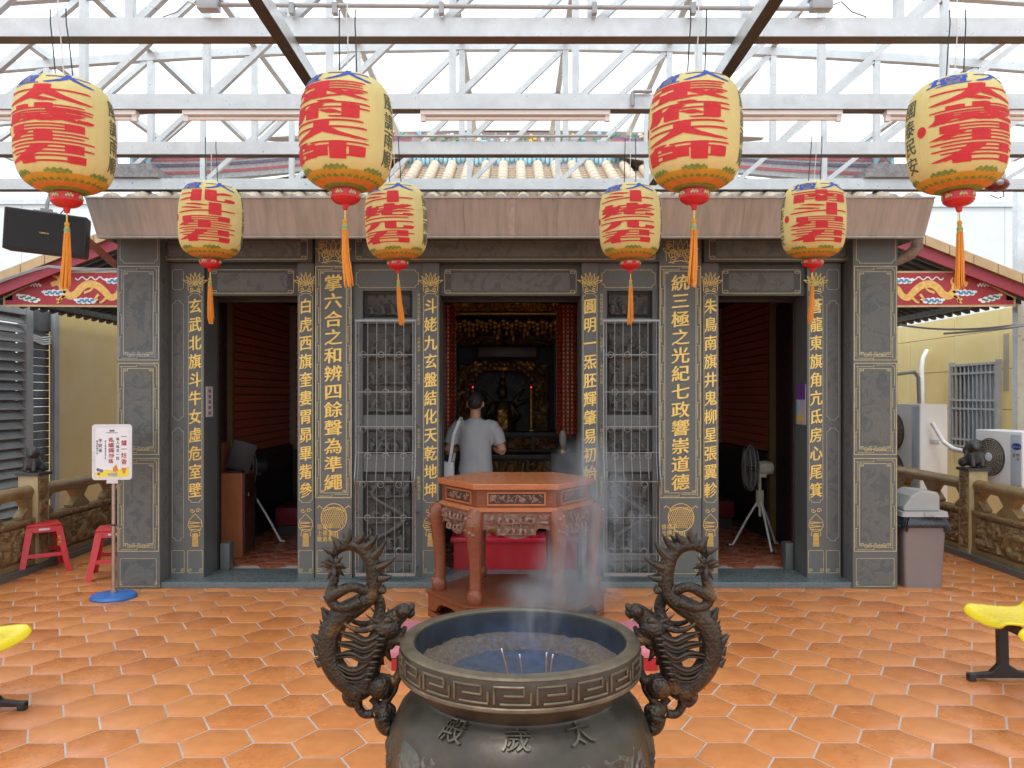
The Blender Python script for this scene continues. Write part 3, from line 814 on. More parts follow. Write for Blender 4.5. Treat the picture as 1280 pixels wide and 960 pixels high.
def charm(mb, cx, zt, zb, w, yf):
    """bow, fan basket and tassel under a couplet"""
    k = .0042; y0, y1 = yf - .003, yf + .002; h = zt - zb
    for s in (-1, 1):
        spiral(mb, cx + s * w * .2, zt - h * .12, w * .17, 1.2, k, yf, 0, s)
        mb.line([(cx, zt - h * .2), (cx + s * w * .42, zt - h * .36), (cx + s * w * .5, zt - h * .5), (cx + s * w * .3, zt - h * .6), (cx, zt - h * .64)], k, y0, y1)
        mb.line([(cx + s * w * .28, zt - h * .62), (cx + s * w * .34, zt - h * .72), (cx + s * w * .16, zt - h * .76)], k, y0, y1)
    for i in range(5):
        z = zt - h * (.40 + .045 * i)
        mb.line([(cx - w * .38, z), (cx + w * .38, z + (.01 if i % 2 else -.006))], k * 1.3, y0, y1)
    for i in range(-3, 4):
        mb.line([(cx + i * w * .05, zt - h * .68), (cx + i * w * .065, zb)], k * 1.1, y0, y1)
    for z in (.75, .83, .92): mb.line([(cx - w * .2, zt - h * z), (cx + w * .2, zt - h * z)], k, y0, y1)

def fishbasket(mb, cx, cz, rx, rz, yf):
    k = .0042; y0, y1 = yf - .003, yf + .002
    el = [(cx + rx * math.cos(2 * PI * i / 28), cz + rz * math.sin(2 * PI * i / 28)) for i in range(28)]
    mb.line(el, k * 1.3, y0, y1, True)
    for s in (-1, 1):
        for i in range(-6, 7):
            pts = []
            for j in range(9):
                t = -1 + 2 * j / 8; x = cx + i * rx / 6.2 + s * t * rx * .5; z = cz + t * rz
                if ((x - cx) / rx) ** 2 + ((z - cz) / rz) ** 2 <= 1.0: pts.append((x, z))
            if len(pts) > 1: mb.line(pts, k * .7, y0 - .0003 * s, y1)
        mb.line([(cx + s * rx * .8, cz + rz * .6), (cx + s * rx * 1.15, cz + rz * .85), (cx + s * rx * 1.3, cz + rz * .7)], k * 1.2, y0, y1)
    for i in range(-2, 3): mb.line([(cx + i * rx * .13, cz - rz * 1.0), (cx + i * rx * .17, cz - rz * 1.65)], k * 1.5, y0, y1)
    mb.line([(cx - rx * .9, cz + rz * .45), (cx, cz + rz * .75), (cx + rx * .9, cz + rz * .45)], k * 1.3, y0, y1)

# ---- corner pillars
def corner_pillar(px0, px1, side, mat_line):
    x0, x1 = PX(px0, 7.0), PX(px1, 7.0)
    pl = obj("corner_pillar", MB().cbox(x0, x1, 7.0, 7.62, 0.0, 3.12, .006), granite, tem, smooth=0)
    tr = MB(); en = MB(); g2 = MB()
    m = .012
    def z(py): return PZ(py, 7.0)
    tr.line(rrect(x0 + .03, x1 - .02, z(329), z(292), .03, notch=True), .004, 6.9975, 7.002, True)
    for a, b, which in ((450, 333, 0), (568, 454, 1), (689, 573, 1)):
        q = MB(); ml = mat_line if which == 0 else gold_pale
        fret(q, x0 + m, x1 - m, z(a), z(b), 7.0, gap=.046)
        cx = (x0 + x1) / 2
        en.prism(rrect(x0 + .075, x1 - .075, z(a) + .09, z(b) - .075, .02), 6.997, 7.001)
        for i in range(5): spiral(q, cx - .08 + .04 * i, z(a) + .048, .022, 1.5, .004, 7.0, i, 1 if i % 2 else -1)
        obj('gold_trim', q, ml, pl, smooth=0)
    g2.line(rrect(x0 + .03, x1 - .03, z(733), z(698), .012), .0035, 6.9975, 7.002, True)
    en.prism(rrect(x0 + .045, x1 - .045, z(733) + .015, z(698) - .015, .02), 6.997, 7.001)
    for s in (x0 + .045, x1 - .045): spiral(g2, s, z(730) + .005, .02, 1.3, .004, 7.0, 0, 1)
    obj("engraved_panel", en, engraved, pl, smooth=0)
    obj("gold_trim", tr, mat_line, pl, smooth=0)
    obj("gold_trim", g2, gold_pale, pl, smooth=0)
    # engraved inner flank
    sx = x1 + .0025 if side > 0 else x0 - .0025
    fk = MB()
    for a, b in ((0.35, 1.05), (1.16, 1.85), (1.95, 2.72)):
        fk.box(sx - .003, sx + .003, 7.03, 7.175, a, b)
    obj("engraved_flank", fk, engraved, pl, smooth=0)
    return pl
corner_pillar(146, 200, 1, gold_grey)
corner_pillar(1066, 1122, -1, gold_pale)

# ---- couplet pilasters
def framed(mb, x0, x1, za, zb, yf, c=.03, notch=False, w=.0038):
    mb.line(rrect(x0, x1, za, zb, c, notch=notch), w, yf - .0025, yf + .002, True)

def outer_pilaster(px_t0, px_t1, px_f0, px_f1, text):
    a, b = X2(min(px_t0, px_f0)), X2(max(px_t1, px_f1))
    pl = obj("couplet_pilaster", MB().box(a, b, YP, YB, ZL, 2.87), granite, tem, smooth=0)
    tr, ins, en, dim = MB(), MB(), MB(), MB()
    t0, t1 = X2(px_t0), X2(px_t1); f0, f1 = X2(px_f0), X2(px_f1); cx = (t0 + t1) / 2
    lo, ch = MB(), MB(); lotus(lo, cx, Z2(353), .13, .19, YP); obj('lotus_emblem', lo, gold, pl, smooth=0)
    framed(tr, t0 + .018, t1 - .018, Z2(628), Z2(367), YP, .025, True)
    write_column(ins, text, cx, Z2(371), (Z2(371) - Z2(624)) / len(text), .116, .140, YP)
    charm(ch, cx, Z2(632), Z2(683), .13, YP); obj('charm_emblem', ch, gold, pl, smooth=0)
    framed(tr, t0 + .012, t1 - .012, Z2(716), Z2(688), YP, .008)
    for s in (t0 + .03, t1 - .03): spiral(tr, s, Z2(713), .018, 1.3, .004, YP)
    framed(dim, f0 + .018, f1 - .018, Z2(362), Z2(337), YP, .025)
    for za, zb in ((525, 376), (676, 535)):
        framed(dim, f0 + .018, f1 - .018, Z2(za), Z2(zb), YP, .03, True, w=.003)
        en.prism(rrect(f0 + .03, f1 - .03, Z2(za) + .02, Z2(zb) - .02, .03), YP - .0015, YP + .001)
    framed(tr, f0 + .012, f1 - .012, Z2(716), Z2(688), YP, .008)
    for s in (f0 + .03, f1 - .03): spiral(tr, s, Z2(713), .018, 1.3, .004, YP)
    obj("gold_border", tr, gold_pale, pl, smooth=0); obj("faint_border", dim, gold_grey, pl, smooth=0)
    obj("engraved_panel", en, engraved, pl, smooth=0); obj("lettering", ins, gold, pl, smooth=0)
outer_pilaster(233, 255, 213, 232, COUPLETS['a'])
outer_pilaster(1009, 1031, 1031, 1051, COUPLETS['h'])

def narrow_pilaster(px0, px1, text, n=None):
    a, b = X2(px0), X2(px1); cx = (a + b) / 2
    pl = obj("couplet_pilaster", MB().box(a, b, YP, YB, ZL, 2.87), granite, tem, smooth=0)
    tr, ins = MB(), MB()
    lo, ch = MB(), MB(); lotus(lo, cx, Z2(353), .13, .19, YP); obj('lotus_emblem', lo, gold, pl, smooth=0)
    framed(tr, a + .014, b - .014, Z2(628), Z2(367), YP, .022, True)
    write_column(ins, text, cx, Z2(371), (Z2(371) - Z2(624)) / (n or len(text)), .118, .142, YP)
    charm(ch, cx, Z2(632), Z2(683), .13, YP); obj('charm_emblem', ch, gold, pl, smooth=0)
    framed(tr, a + .012, b - .012, Z2(716), Z2(688), YP, .008)
    for s in (a + .03, b - .03): spiral(tr, s, Z2(713), .018, 1.3, .004, YP)
    obj("gold_border", tr, gold_pale, pl, smooth=0); obj("lettering", ins, gold, pl, smooth=0)
narrow_pilaster(372, 392.5, COUPLETS['b'])
narrow_pilaster(527.5, 549, COUPLETS['d'])
narrow_pilaster(727, 748, COUPLETS['e'], 10.9)
narrow_pilaster(878, 898, COUPLETS['g'])

YC = 7.165
def great_column(px0, px1, text):
    a, b = PX(px0, YC), PX(px1, YC); cx = (a + b) / 2
    z = lambda py: PZ(py, YC)
    pl = obj("couplet_column", MB().cbox(a, b, YC, YB, ZL, 3.10, .005), granite, tem, smooth=0)
    tr, ins = MB(), MB()
    fret(tr, a + .008, b - .008, z(622), z(333), YC, w=.0055, gap=.042)
    write_column(ins, text, cx, z(342), (z(342) - z(614)) / 12, .168, .150, YC, depth=.006, bold=.020)
    obj('lettering', ins, gold, pl, smooth=0); ins = MB()
    lotus(ins, cx, z(314), .26, .22, YC)
    for s in (-1, 1):
        spiral(ins, cx + s * .06, z(318), .05, 2, .005, YC, 0, s); spiral(ins, cx + s * .1, z(306), .035, 1.5, .005, YC, 1, -s)
    obj('crest_emblem', ins, gold, pl, smooth=0); ins = MB()
    fishbasket(ins, cx + .005, z(647), .115, .125, YC)
    obj('fish_basket', ins, gold, pl, smooth=0); ins = MB()
    for i, tx in enumerate(("信士敬", "福德弟", "子立年")):
        for k, c_ in enumerate(tx): glyph_solid(ins, c_, 0.0, a + .02 + i * .048, z(662) - .055 * k, .046, .052, YC, .003)
    framed(tr, a + .02, b - .02, z(717), z(688), YC, .01)
    for s in (a + .04, b - .04): spiral(tr, s, z(713), .022, 1.3, .004, YC)
    obj("gold_border", tr, gold_pale, pl, smooth=0); obj("lettering", ins, gold, pl, smooth=0)
great_column(393.5, 440, COUPLETS['c'])
great_column(824, 877, COUPLETS['f'])

# ---- beams, lintels and their engraved panels
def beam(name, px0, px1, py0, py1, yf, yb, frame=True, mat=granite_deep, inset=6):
    x0, x1, z0, z1 = X2(px0), X2(px1), Z2(py1), Z2(py0)
    b = obj(name, MB().box(x0, x1, yf, yb, z0, z1), mat, tem, smooth=0)
    if frame:
        tr = MB(); i = inset * .00717
        framed(tr, x0 + i, x1 - i, z0 + .018, z1 - .018, yf, .02)
        tr.line([(x0 + i + .012, z0 + .03), (x1 - i - .012, z0 + .03)], .002, yf - .0025, yf + .002)
        for cx, sx in ((x0 + i, 1), (x1 - i, -1)):
            for cz, sz in ((z0 + .018, 1), (z1 - .018, -1)):
                tr.line([(cx + sx * .012, cz + sz * .012), (cx + sx * .05, cz + sz * .012), (cx + sx * .05, cz + sz * .03), (cx + sx * .012, cz + sz * .03)], .0035, yf - .003, yf + .002, True)
        obj("gold_border", tr, gold_pale, b, smooth=0)
        obj("engraved_panel", MB().prism(rrect(x0 + i + .06, x1 - i - .06, z0 + .045, z1 - .045, .02), yf - .0015, yf + .001), engraved, b, smooth=0)
    return b
beam("top_beam", 200, 393, 297, 329, 7.12, 7.5); beam("top_beam", 441, 823, 297, 329, 7.12, 7.5); beam("top_beam", 878, 1067, 297, 329, 7.12, 7.5)
beam("door_lintel", 255.4, 371.6, 334, 369, 7.24, 7.5); beam("door_lintel", 549.4, 726.6, 334, 369, 7.24, 7.5); beam("door_lintel", 898.4, 1008.6, 334, 369, 7.24, 7.5)
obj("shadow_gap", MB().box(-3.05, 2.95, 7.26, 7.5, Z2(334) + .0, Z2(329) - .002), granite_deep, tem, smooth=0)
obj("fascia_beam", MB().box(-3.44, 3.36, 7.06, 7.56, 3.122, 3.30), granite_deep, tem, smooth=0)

# door jamb blocks (low stone drums by the side doors)
for x in (X2(258) - .0, X2(998)):
    obj("door_block", MB().cbox(x, x + .09, 7.53, 7.66, ZL, .30, .01), granite, tem)
# door frames behind the lintels
fm = MB()
for a, b in ((X2(255.4), X2(371.6)), (X2(549.4), X2(726.6)), (X2(898.4), X2(1008.6))):
    fm.box(a - .03, a + .008, 7.53, 7.60, ZL, 2.56); fm.box(b - .008, b + .03, 7.53, 7.60, ZL, 2.56); fm.box(a, b, 7.53, 7.60, 2.561, 2.62)
obj("door_frame", fm, hall_dark, tem, smooth=0)

# ---- carved stone windows with grilles
def carved_window(px0, px1, gx0, gx1, tside, seed):
    x0, x1 = X2(px0), X2(px1)
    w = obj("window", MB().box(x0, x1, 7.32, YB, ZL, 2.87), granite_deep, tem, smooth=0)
    a, b = X2(gx0), X2(gx1)
    fr = MB()
    fr.box(x0, x1, 7.22, 7.319, Z2(363), 2.87)
    fr.box(x0, a + .02, 7.22, 7.319, ZL, Z2(363) - .0005); fr.box(b - .02, x1, 7.22, 7.319, ZL, Z2(363) - .0005)
    for py0, py1 in ((397, 404), (519, 537), (568, 590), (695, 702)):
        fr.box(a + .021, b - .021, 7.24, 7.318, Z2(py1), Z2(py0))
    fr.box(a + .021, b - .021, 7.25, 7.318, ZL, Z2(703))
    obj("window_frame", fr, granite, w, smooth=0)
    tr = MB(); framed(tr, x0 + .03, x1 - .03, Z2(359), Z2(337), 7.22, .03, True)
    tx = (x1 - .042) if tside > 0 else (x0 + .012)
    for zt, s in ((366, "年月吉日信士敬獻"), (420, "福德弟子"), (455, "平安日月"[0] + "年月日吉"), (535, "信士弟子立"), (595, "敬獻福德吉日")):
        for k, c_ in enumerate(s):
            if ('年' and (c_, 0.0) in GLY): glyph_solid(tr, c_, 0.0, tx, Z2(zt) - .036 * (k + 1), .03, .034, 7.22, .002)
    obj("gold_inscription", tr, gold_pale, w, smooth=0)
    ra, rb = a + .045, b - .045
    for k, (py0, py1, fg) in enumerate(((366, 394, 7), (414, 517, 22), (540, 566, 8), (593, 692, 20))):
        fused("carved_relief", figure_scene(ra, rb, Z2(py1), Z2(py0), 7.30, .065, seed + 5 * k, (.13, .17, .12, .19)[k], k == 3), stone_carved, w, .0052, 1, world=True)
    obj("carved_relief", relief(ra, rb, ZL + .03, Z2(706), 7.249, .02, seed + 40, freq=20, figs=3), stone_carved, w, smooth=50)
    # grille
    ga, gb = a - .02, b + .02
    gm = MB(); n = 7
    ys = lambda py: 7.12 if py < 566 else 7.12 - .065 * (py - 566) / 31 if py < 597 else 7.055 + .05 * min(1, (py - 597) / 12)
    pr = [403, 440, 500, 550, 566, 574, 585, 594, 598, 604, 610, 660, 714]
    for i in range(n):
        x = ga + .025 + (gb - ga - .05) * i / (n - 1)
        gm.tube([(x, ys(p), Z2(p)) for p in pr], .0034, 6)
    for py in (402, 444, 490, 533, 565, 600, 645, 690, 714):
        gm.bar((ga, ys(py) + .002, Z2(py)), (gb, ys(py) + .002, Z2(py)), .007, .006)
    for py, o in ((444, 0), (490, .5), (536, 0), (569, .5), (604, 0), (645, .5), (686, 0)):
        for i in range(0, n - 1, 2):
            x = ga + .025 + (gb - ga - .05) * (i + .5 + o) / (n - 1)
            if x < gb - .03: gm.ring((x, ys(py) - .006, Z2(py)), .026, .0032, n=16, m=5)
    gl = obj("window_grille", gm, stainless, w)
    fm = MB()
    for x in (ga, gb):
        fm.tube([(x, ys(p), Z2(p)) for p in pr], .007, 6)
    fm.box(ga - .008, gb + .008, 7.11, 7.13, Z2(403), Z2(400.5)); fm.box(ga, gb, 7.09, 7.12, Z2(717), Z2(713))
    for py in (420, 533, 640, 708):
        for x in (ga, gb): fm.box(x - .006, x + .006, 7.12, 7.215, Z2(py) - .006, Z2(py) + .006)
    obj("grille_frame", fm, stainless, w)
carved_window(440.5, 527, 450, 518, 1, 21)
carved_window(748.5, 823.5, 756, 819, -1, 77)

# ---- eave fascia and soffit
x0, x1 = PX(107, 6.6), PX(1168, 6.6); u0, u1 = PX(122, 6.75), PX(1155, 6.75)
zt_, zb_ = PZ(248, 6.6), PZ(295.5, 6.75)
ga = MB()
N = 9
for i in range(N):
    s0, s1 = i / N, (i + 1) / N
    e = .0009
    p0, p1 = x0 + (x1 - x0) * s0 + e, x0 + (x1 - x0) * s1 - e
    q0, q1 = u0 + (u1 - u0) * s0 + e, u0 + (u1 - u0) * s1 - e
    ga.add([(p0, 6.6, zt_), (p1, 6.6, zt_), (q1, 6.75, zb_), (q0, 6.75, zb_), (p0, 6.64, zt_), (p1, 6.64, zt_), (q1, 6.79, zb_), (q0, 6.79, zb_)],
           [(3, 2, 1, 0), (4, 5, 6, 7), (0, 1, 5, 4), (2, 3, 7, 6), (1, 2, 6, 5), (3, 0, 4, 7)])
gut = obj("eave_fascia", ga, gutter_m, tem, smooth=0)
obj("fascia_lip", MB().box(x0 - .005, x1 + .005, 6.585, 6.655, zt_ + .001, zt_ + .014).box(u0, u1, 6.735, 6.80, zb_ - .012, zb_ - .001), gutter_m, gut, smooth=0)
em = MB()
for xx, uu, s in ((x0, u0, -1), (x1, u1, 1)):
    em.add([(xx + s * .004, 6.6, zt_), (uu + s * .004, 6.75, zb_), (uu + s * .004, 7.4, zb_), (xx + s * .004, 7.4, zt_), (xx, 6.6, zt_), (uu, 6.75, zb_), (uu, 7.4, zb_), (xx, 7.4, zt_)],
           [(0, 1, 2, 3), (7, 6, 5, 4), (0, 4, 5, 1), (1, 5, 6, 2), (2, 6, 7, 3), (3, 7, 4, 0)])
obj("fascia_return", em, gutter_m, gut, smooth=0)
cs = MB(); rs = random.Random(3)
def fpt(x, t, o): return (x, 6.6 + .15 * t - o, zt_ + (zb_ - zt_) * t)
for k in range(14):
    t0_, t1_ = .02 + .96 * k / 14, .02 + .96 * (k + 1) / 14; w0 = .020 + .012 * rs.random(); o_ = rs.uniform(-.006, .006)
    cs.add([fpt(o_ - w0, t0_, .004), fpt(o_ + w0, t0_, .004), fpt(o_ + w0 * .9, t1_, .004), fpt(o_ - w0 * .9, t1_, .004)], [(3, 2, 1, 0)])
obj("caulk_seam", cs, M("pale_sealant", (0.50, 0.47, 0.44), 0.8, vscale=30, var=.2), gut, smooth=0)
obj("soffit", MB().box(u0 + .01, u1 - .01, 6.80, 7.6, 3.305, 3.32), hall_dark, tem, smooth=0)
obj("rain_pipe", MB().tube([(PX(1150, 6.95), 7.0, 3.05), (PX(1150, 6.95), 7.0, 2.98), (PX(1143, 6.95), 7.02, 2.92), (PX(1125, 6.95), 7.08, 2.86), (PX(1108, 6.95), 7.2, 2.84)], .05, 12), M("rusty_pipe", (0.12, 0.07, 0.05), 0.6, vscale=14, col2=(0.30, 0.24, 0.20)), tem)
obj("eave_bracket", MB().bar((PX(107, 6.9), 6.9, 3.03), (PX(146, 7.05), 7.05, 2.82), .06, .05), wood, tem, smooth=0)

# ---- tiled roof
def zr(y):
    d = y - 6.6
    return 3.245 + .30 * d + .046 * d * d
def yend(x): return 9.0 if abs(x) < 1.25 else 9.0 - (abs(x) - 1.25) * 1.04
pan = MB(); rib = MB(); cap = MB()
xs = [-3.36 + .192 * i for i in range(36)]
for i, x in enumerate(xs):
    ye = yend(x)
    n = max(3, int((ye - 6.62) / .17))
    pts = [(x, 6.68 + (ye - 6.68) * k / n, zr(6.68 + (ye - 6.68) * k / n) + .04) for k in range(n + 1)]
    rib.tube(pts, .054, 12)
    for k in range(1, n):   # tile joints along each rib
        rib.tube([(x, pts[k][1] - .012, pts[k][2] + .001), (x, pts[k][1] + .012, pts[k][2] + .006)], .0552, 12)
    cap.tube([(x, 6.662, zr(6.67) + .030), (x, 6.679, zr(6.68) + .031)], .050, 14)
    if i < len(xs) - 1:
        xa, xb = x, xs[i + 1]; ye = min(yend(xa), yend(xb)) + .1; n = max(3, int((ye - 6.62) / .11))
        for k in range(n):
            ya, yb = 6.68 + (ye - 6.68) * k / n, 6.68 + (ye - 6.68) * (k + 1) / n
            xm = (xa + xb) / 2
            pan.add([(xa, ya, zr(ya) + .022), (xm, ya, zr(ya) + .004), (xb, ya, zr(ya) + .022), (xb, yb, zr(yb) + .008), (xm, yb, zr(yb) - .010), (xa, yb, zr(yb) + .008),
                     (xa, ya, zr(ya) - .03), (xm, ya, zr(ya) - .04), (xb, ya, zr(ya) - .03)], [(0, 1, 4, 5), (1, 2, 3, 4), (6, 7, 1, 0), (7, 8, 2, 1)])
rf = obj("roof", pan, tile_pan, tem, smooth=0)
obj("tile_rib", rib, tile_clay, rf)
obj("roof_tile", cap, M("pale_tile_end", (0.50, 0.48, 0.45), 0.6, var=0.3, vscale=20), rf)
hip = MB()
for s in (-1, 1):
    hip.add([(s * 1.25, 9.0, 4.34), (s * 1.25, 13.4, 4.34), (s * 3.45, 13.4, 3.28), (s * 3.45, 6.75, 3.28), (s * 1.25, 9.0, 4.30), (s * 1.25, 13.4, 4.30), (s * 3.45, 13.4, 3.24), (s * 3.45, 6.75, 3.24)],
            [(0, 1, 2, 3), (7, 6, 5, 4)])
hip.box(-1.24, 1.24, 9.05, 13.4, 4.20, 4.24)
obj("roof_slope", hip, tile_pan, rf, smooth=0)
ub = obj("ridge_wall", MB().box(-2.0, 2.0, 9.06, 9.4, 4.22, 4.44), mosaic_grey, tem, smooth=0)
mb = MB()
for i in range(62):
    xa = -1.55 + .05 * i; mb.ball((xa, 9.045, 4.335 - .02 * math.cos(i * 1.1)), (.024, .02, .05), 8, 6)
obj("mosaic_band", mb, mosaic_blue, ub)
obj("yellow_cord", MB().tube([(-1.6 + 3.2 * i / 40, 9.03, 4.405 + .008 * math.sin(i)) for i in range(41)], .012, 6), mosaic_yellow, ub)
def zrid(x): return 4.53 + .014 * x * x
rg = MB(); rc = MB(); fl = {k: MB() for k in ('b', 'y', 'g', 'w')}
xs = [-2.9 + 5.8 * i / 36 for i in range(37)]
for a, b in zip(xs, xs[1:]):
    rg.add([(a, 9.15, zrid(a)), (b, 9.15, zrid(b)), (b, 9.15, zrid(b) + .16), (a, 9.15, zrid(a) + .16), (a, 9.33, zrid(a)), (b, 9.33, zrid(b)), (b, 9.33, zrid(b) + .16), (a, 9.33, zrid(a) + .16)],
           [(0, 1, 2, 3), (7, 6, 5, 4), (3, 2, 6, 7), (0, 4, 5, 1)])
    rc.bar((a, 9.24, zrid(a) + .20), (b, 9.24, zrid(b) + .20), .24, .05)
rs = random.Random(4)
for i in range(70):
    x = -2.8 + 5.6 * (i + rs.random() * .8) / 70
    q = fl['bygw'[rs.randrange(4)]]
    for k in range(3):
        q.ball((x + rs.uniform(-.03, .03), 9.145, zrid(x) + rs.uniform(.03, .13)), (rs.uniform(.012, .03), .02, rs.uniform(.012, .03)), 7, 5)
rgo = obj("main_ridge", rg, M("ridge_ceramic", (0.26, 0.19, 0.17), 0.5, vscale=30, col2=(0.42, 0.33, 0.30)), tem, smooth=0)
obj("ridge_cap", rc, tan_tile, rgo, smooth=0)
for k, m_ in (('b', mosaic_blue), ('y', mosaic_yellow), ('g', mosaic_green), ('w', mural_white)): obj("ridge_flower", fl[k], m_, rgo)
for s in (-1, 1):
    path = []
    for i in range(17):
        t = i / 16
        path.append(Vector((s * (1.18 + 2.12 * t), 9.05 - 2.02 * t, 4.34 - .96 * t + .14 * t * t * t + .03)))
    hr = None
    for z0, z1, w_, m_ in ((0, .05, .16, mosaic_grey), (.05, .075, .18, mosaic_red), (.075, .12, .14, mosaic_grey), (.12, .145, .17, mosaic_purple), (.145, .17, .15, mosaic_grey), (.17, .19, .17, mosaic_red), (.19, .225, .15, mosaic_purple)):
        q = MB()
        for a, b in zip(path, path[1:]):
            q.bar(a + Vector((0, 0, (z0 + z1) / 2)), b + Vector((0, 0, (z0 + z1) / 2)) + (b - a) * .01, w_, z1 - z0)
        if hr is None: hr = obj("hip_ridge", q, m_, tem, smooth=0)
        else: obj("ridge_band", q, m_, hr, smooth=0)
    e = path[-1]
    obj("end_slab", MB().box(e.x - .28, e.x + .28, e.y - .18, e.y + .2, e.z + .0, e.z + .07).box(e.x - .2, e.x + .2, e.y - .12, e.y + .15, e.z + .071, e.z + .13), M("slab_ceramic", (0.16, 0.15, 0.16), 0.5, vscale=30, col2=(0.36, 0.34, 0.34)), hr, smooth=0)
    bt = MB(); bx = e.x - s * .05; bz = e.z + .13
    bt.ball((bx, e.y, bz + .10), (.10, .05, .06)); bt.ball((bx + s * .11, e.y - .02, bz + .17), (.055, .05, .055)); bt.tube([(bx - s * .09, e.y, bz + .1), (bx - s * .15, e.y, bz + .2), (bx - s * .1, e.y, bz + .26)], [.03, .025, .008])
    for d in (-.07, .07): bt.tube([(bx + d, e.y, bz + .09), (bx + d, e.y - .02, bz - .01)], [.025, .018])
    fused("ridge_beast", bt, mosaic_blue, hr, .012, 2, world=True)

# ---- hall interior: walls, ceiling, votive tablets
hw = MB()
hw.box(-3.30, -3.06, 7.62, 13.4, .0, 3.3)
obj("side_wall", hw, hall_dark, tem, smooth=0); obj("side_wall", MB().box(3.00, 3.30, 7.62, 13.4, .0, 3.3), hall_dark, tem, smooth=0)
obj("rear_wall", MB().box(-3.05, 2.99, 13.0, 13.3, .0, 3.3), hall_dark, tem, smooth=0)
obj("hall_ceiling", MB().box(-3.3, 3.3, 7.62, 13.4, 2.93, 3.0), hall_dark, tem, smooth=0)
obj("partition_wall", MB().box(-3.05, -1.3, 11.0, 11.15, .05, 2.92), hall_wall, tem, smooth=0); obj("partition_wall", MB().box(1.25, 2.99, 11.4, 11.55, .05, 2.92), hall_wall, tem, smooth=0)
def tablets(x, y0, y1, sx, name):
    q = MB(); z = 1.06
    while z < 2.85:
        n = int((y1 - y0) / .052)
        for i in range(n):
            y = y0 + (y1 - y0) * (i + .5) / n
            q.box(x, x + sx * .035, y - .022, y + .022, z, z + .062)
        q.box(x, x + sx * .05, y0, y1, z - .018, z - .001)
        z += .094
    o = obj(name, q, tablet_red, tem, smooth=0)
    return o
tablets(-3.058, 8.75, 10.9, 1, "votive_tablet_wall"); tablets(2.998, 9.25, 11.35, -1, "votive_tablet_wall")
q = MB(); z = 1.06
while z < 2.85:
    for i in range(30):
        for xx in (-2.95 + .055 * i,): q.box(xx, xx + .045, 10.965, 10.999, z, z + .062)
    for i in range(30): q.box(1.3 + .055 * i, 1.345 + .055 * i, 11.365, 11.399, z, z + .062)
    z += .094
obj("votive_tablet_wall", q, tablet_red, tem, smooth=0)
for bb in ((-3.058, -3.0, 8.62, 8.70, ZL, 2.92), (2.93, 2.999, 9.13, 9.2, ZL, 2.92), (-3.059, -3.03, 7.7, 8.3, ZL, 2.9)):
    obj("timber_post", MB().box(*bb), M("ochre_post", (0.20, 0.12, 0.05), 0.5), tem, smooth=0)
for bb in ((-3.059, -2.96, 8.72, 10.84, ZL, 1.03), (2.90, 2.998, 9.201, 11.24, ZL, 1.03), (-3.0, -1.32, 10.85, 10.99, ZL, .95), (1.27, 2.9, 11.25, 11.39, ZL, .95)): obj("dado", MB().box(*bb), hall_dark, tem, smooth=0)
obj("pale_panel", MB().box(-3.029, -3.02, 7.75, 8.28, .98, 1.78), M("pale_board", (0.48, 0.36, 0.24), 0.6), tem, smooth=0)
# ================================================================== LANTERNS
LP = [(0.062, 0.0), (0.10, 0.007), (0.145, 0.022), (0.182, 0.045), (0.205, 0.078), (0.217, 0.12), (0.223, 0.18), (0.226, 0.24), (0.226, 0.30), (0.2235, 0.36), (0.218, 0.41), (0.209, 0.45),
      (0.195, 0.483), (0.172, 0.511), (0.142, 0.530), (0.108, 0.541), (0.080, 0.546), (0.055, 0.548)]
def lsmooth(n=60):
    z = np.array([0.0] + list(np.cumsum([math.dist(LP[i], LP[i + 1]) for i in range(len(LP) - 1)])))
    t = np.linspace(0, z[-1], n)
    return np.interp(t, z, [p[0] for p in LP]), np.interp(t, z, [p[1] for p in LP]), t
LR, LZ, LT = lsmooth(120)
def smooth1(a):
    for _ in range(6): a = np.concatenate([[a[0]], (a[:-2] + 2 * a[1:-1] + a[2:]) / 4, [a[-1]]])
    return a
LR, LZ = smooth1(LR), smooth1(LZ)
LT = np.concatenate([[0], np.cumsum(np.hypot(np.diff(LR), np.diff(LZ)))])
SEG = 96
def ripple(a, t): return 1 + 0.0045 * math.sin(24 * a + 2.2 * math.sin(5 * t)) * min(1, max(0, (abs(t - .33) - .1) * 6))
def lpoint(a, t, off=0.0):
    r = float(np.interp(t, LT, LR)); z = float(np.interp(t, LT, LZ))
    dr = float(np.interp(t + .004, LT, LR)) - float(np.interp(t - .004, LT, LR)); dz = float(np.interp(t + .004, LT, LZ)) - float(np.interp(t - .004, LT, LZ))
    L = math.hypot(dr, dz) or 1; nr, nz = dz / L, -dr / L
    r = r * ripple(a, t) + nr * off; z += nz * off
    return (r * math.cos(a), r * math.sin(a), z)
def band(t0, t1, n=14, off=0.0):
    mb = MB(); vs = [lpoint(2 * PI * k / SEG, t0 + (t1 - t0) * i / n, off) for i in range(n + 1) for k in range(SEG)]
    fs = [(i * SEG + k, i * SEG + (k + 1) % SEG, (i + 1) * SEG + (k + 1) % SEG, (i + 1) * SEG + k) for i in range(n) for k in range(SEG)]
    return mb.add(vs, fs)
TTOT = float(LT[-1])
def tofz(z): return float(np.interp(z, LZ, LT))

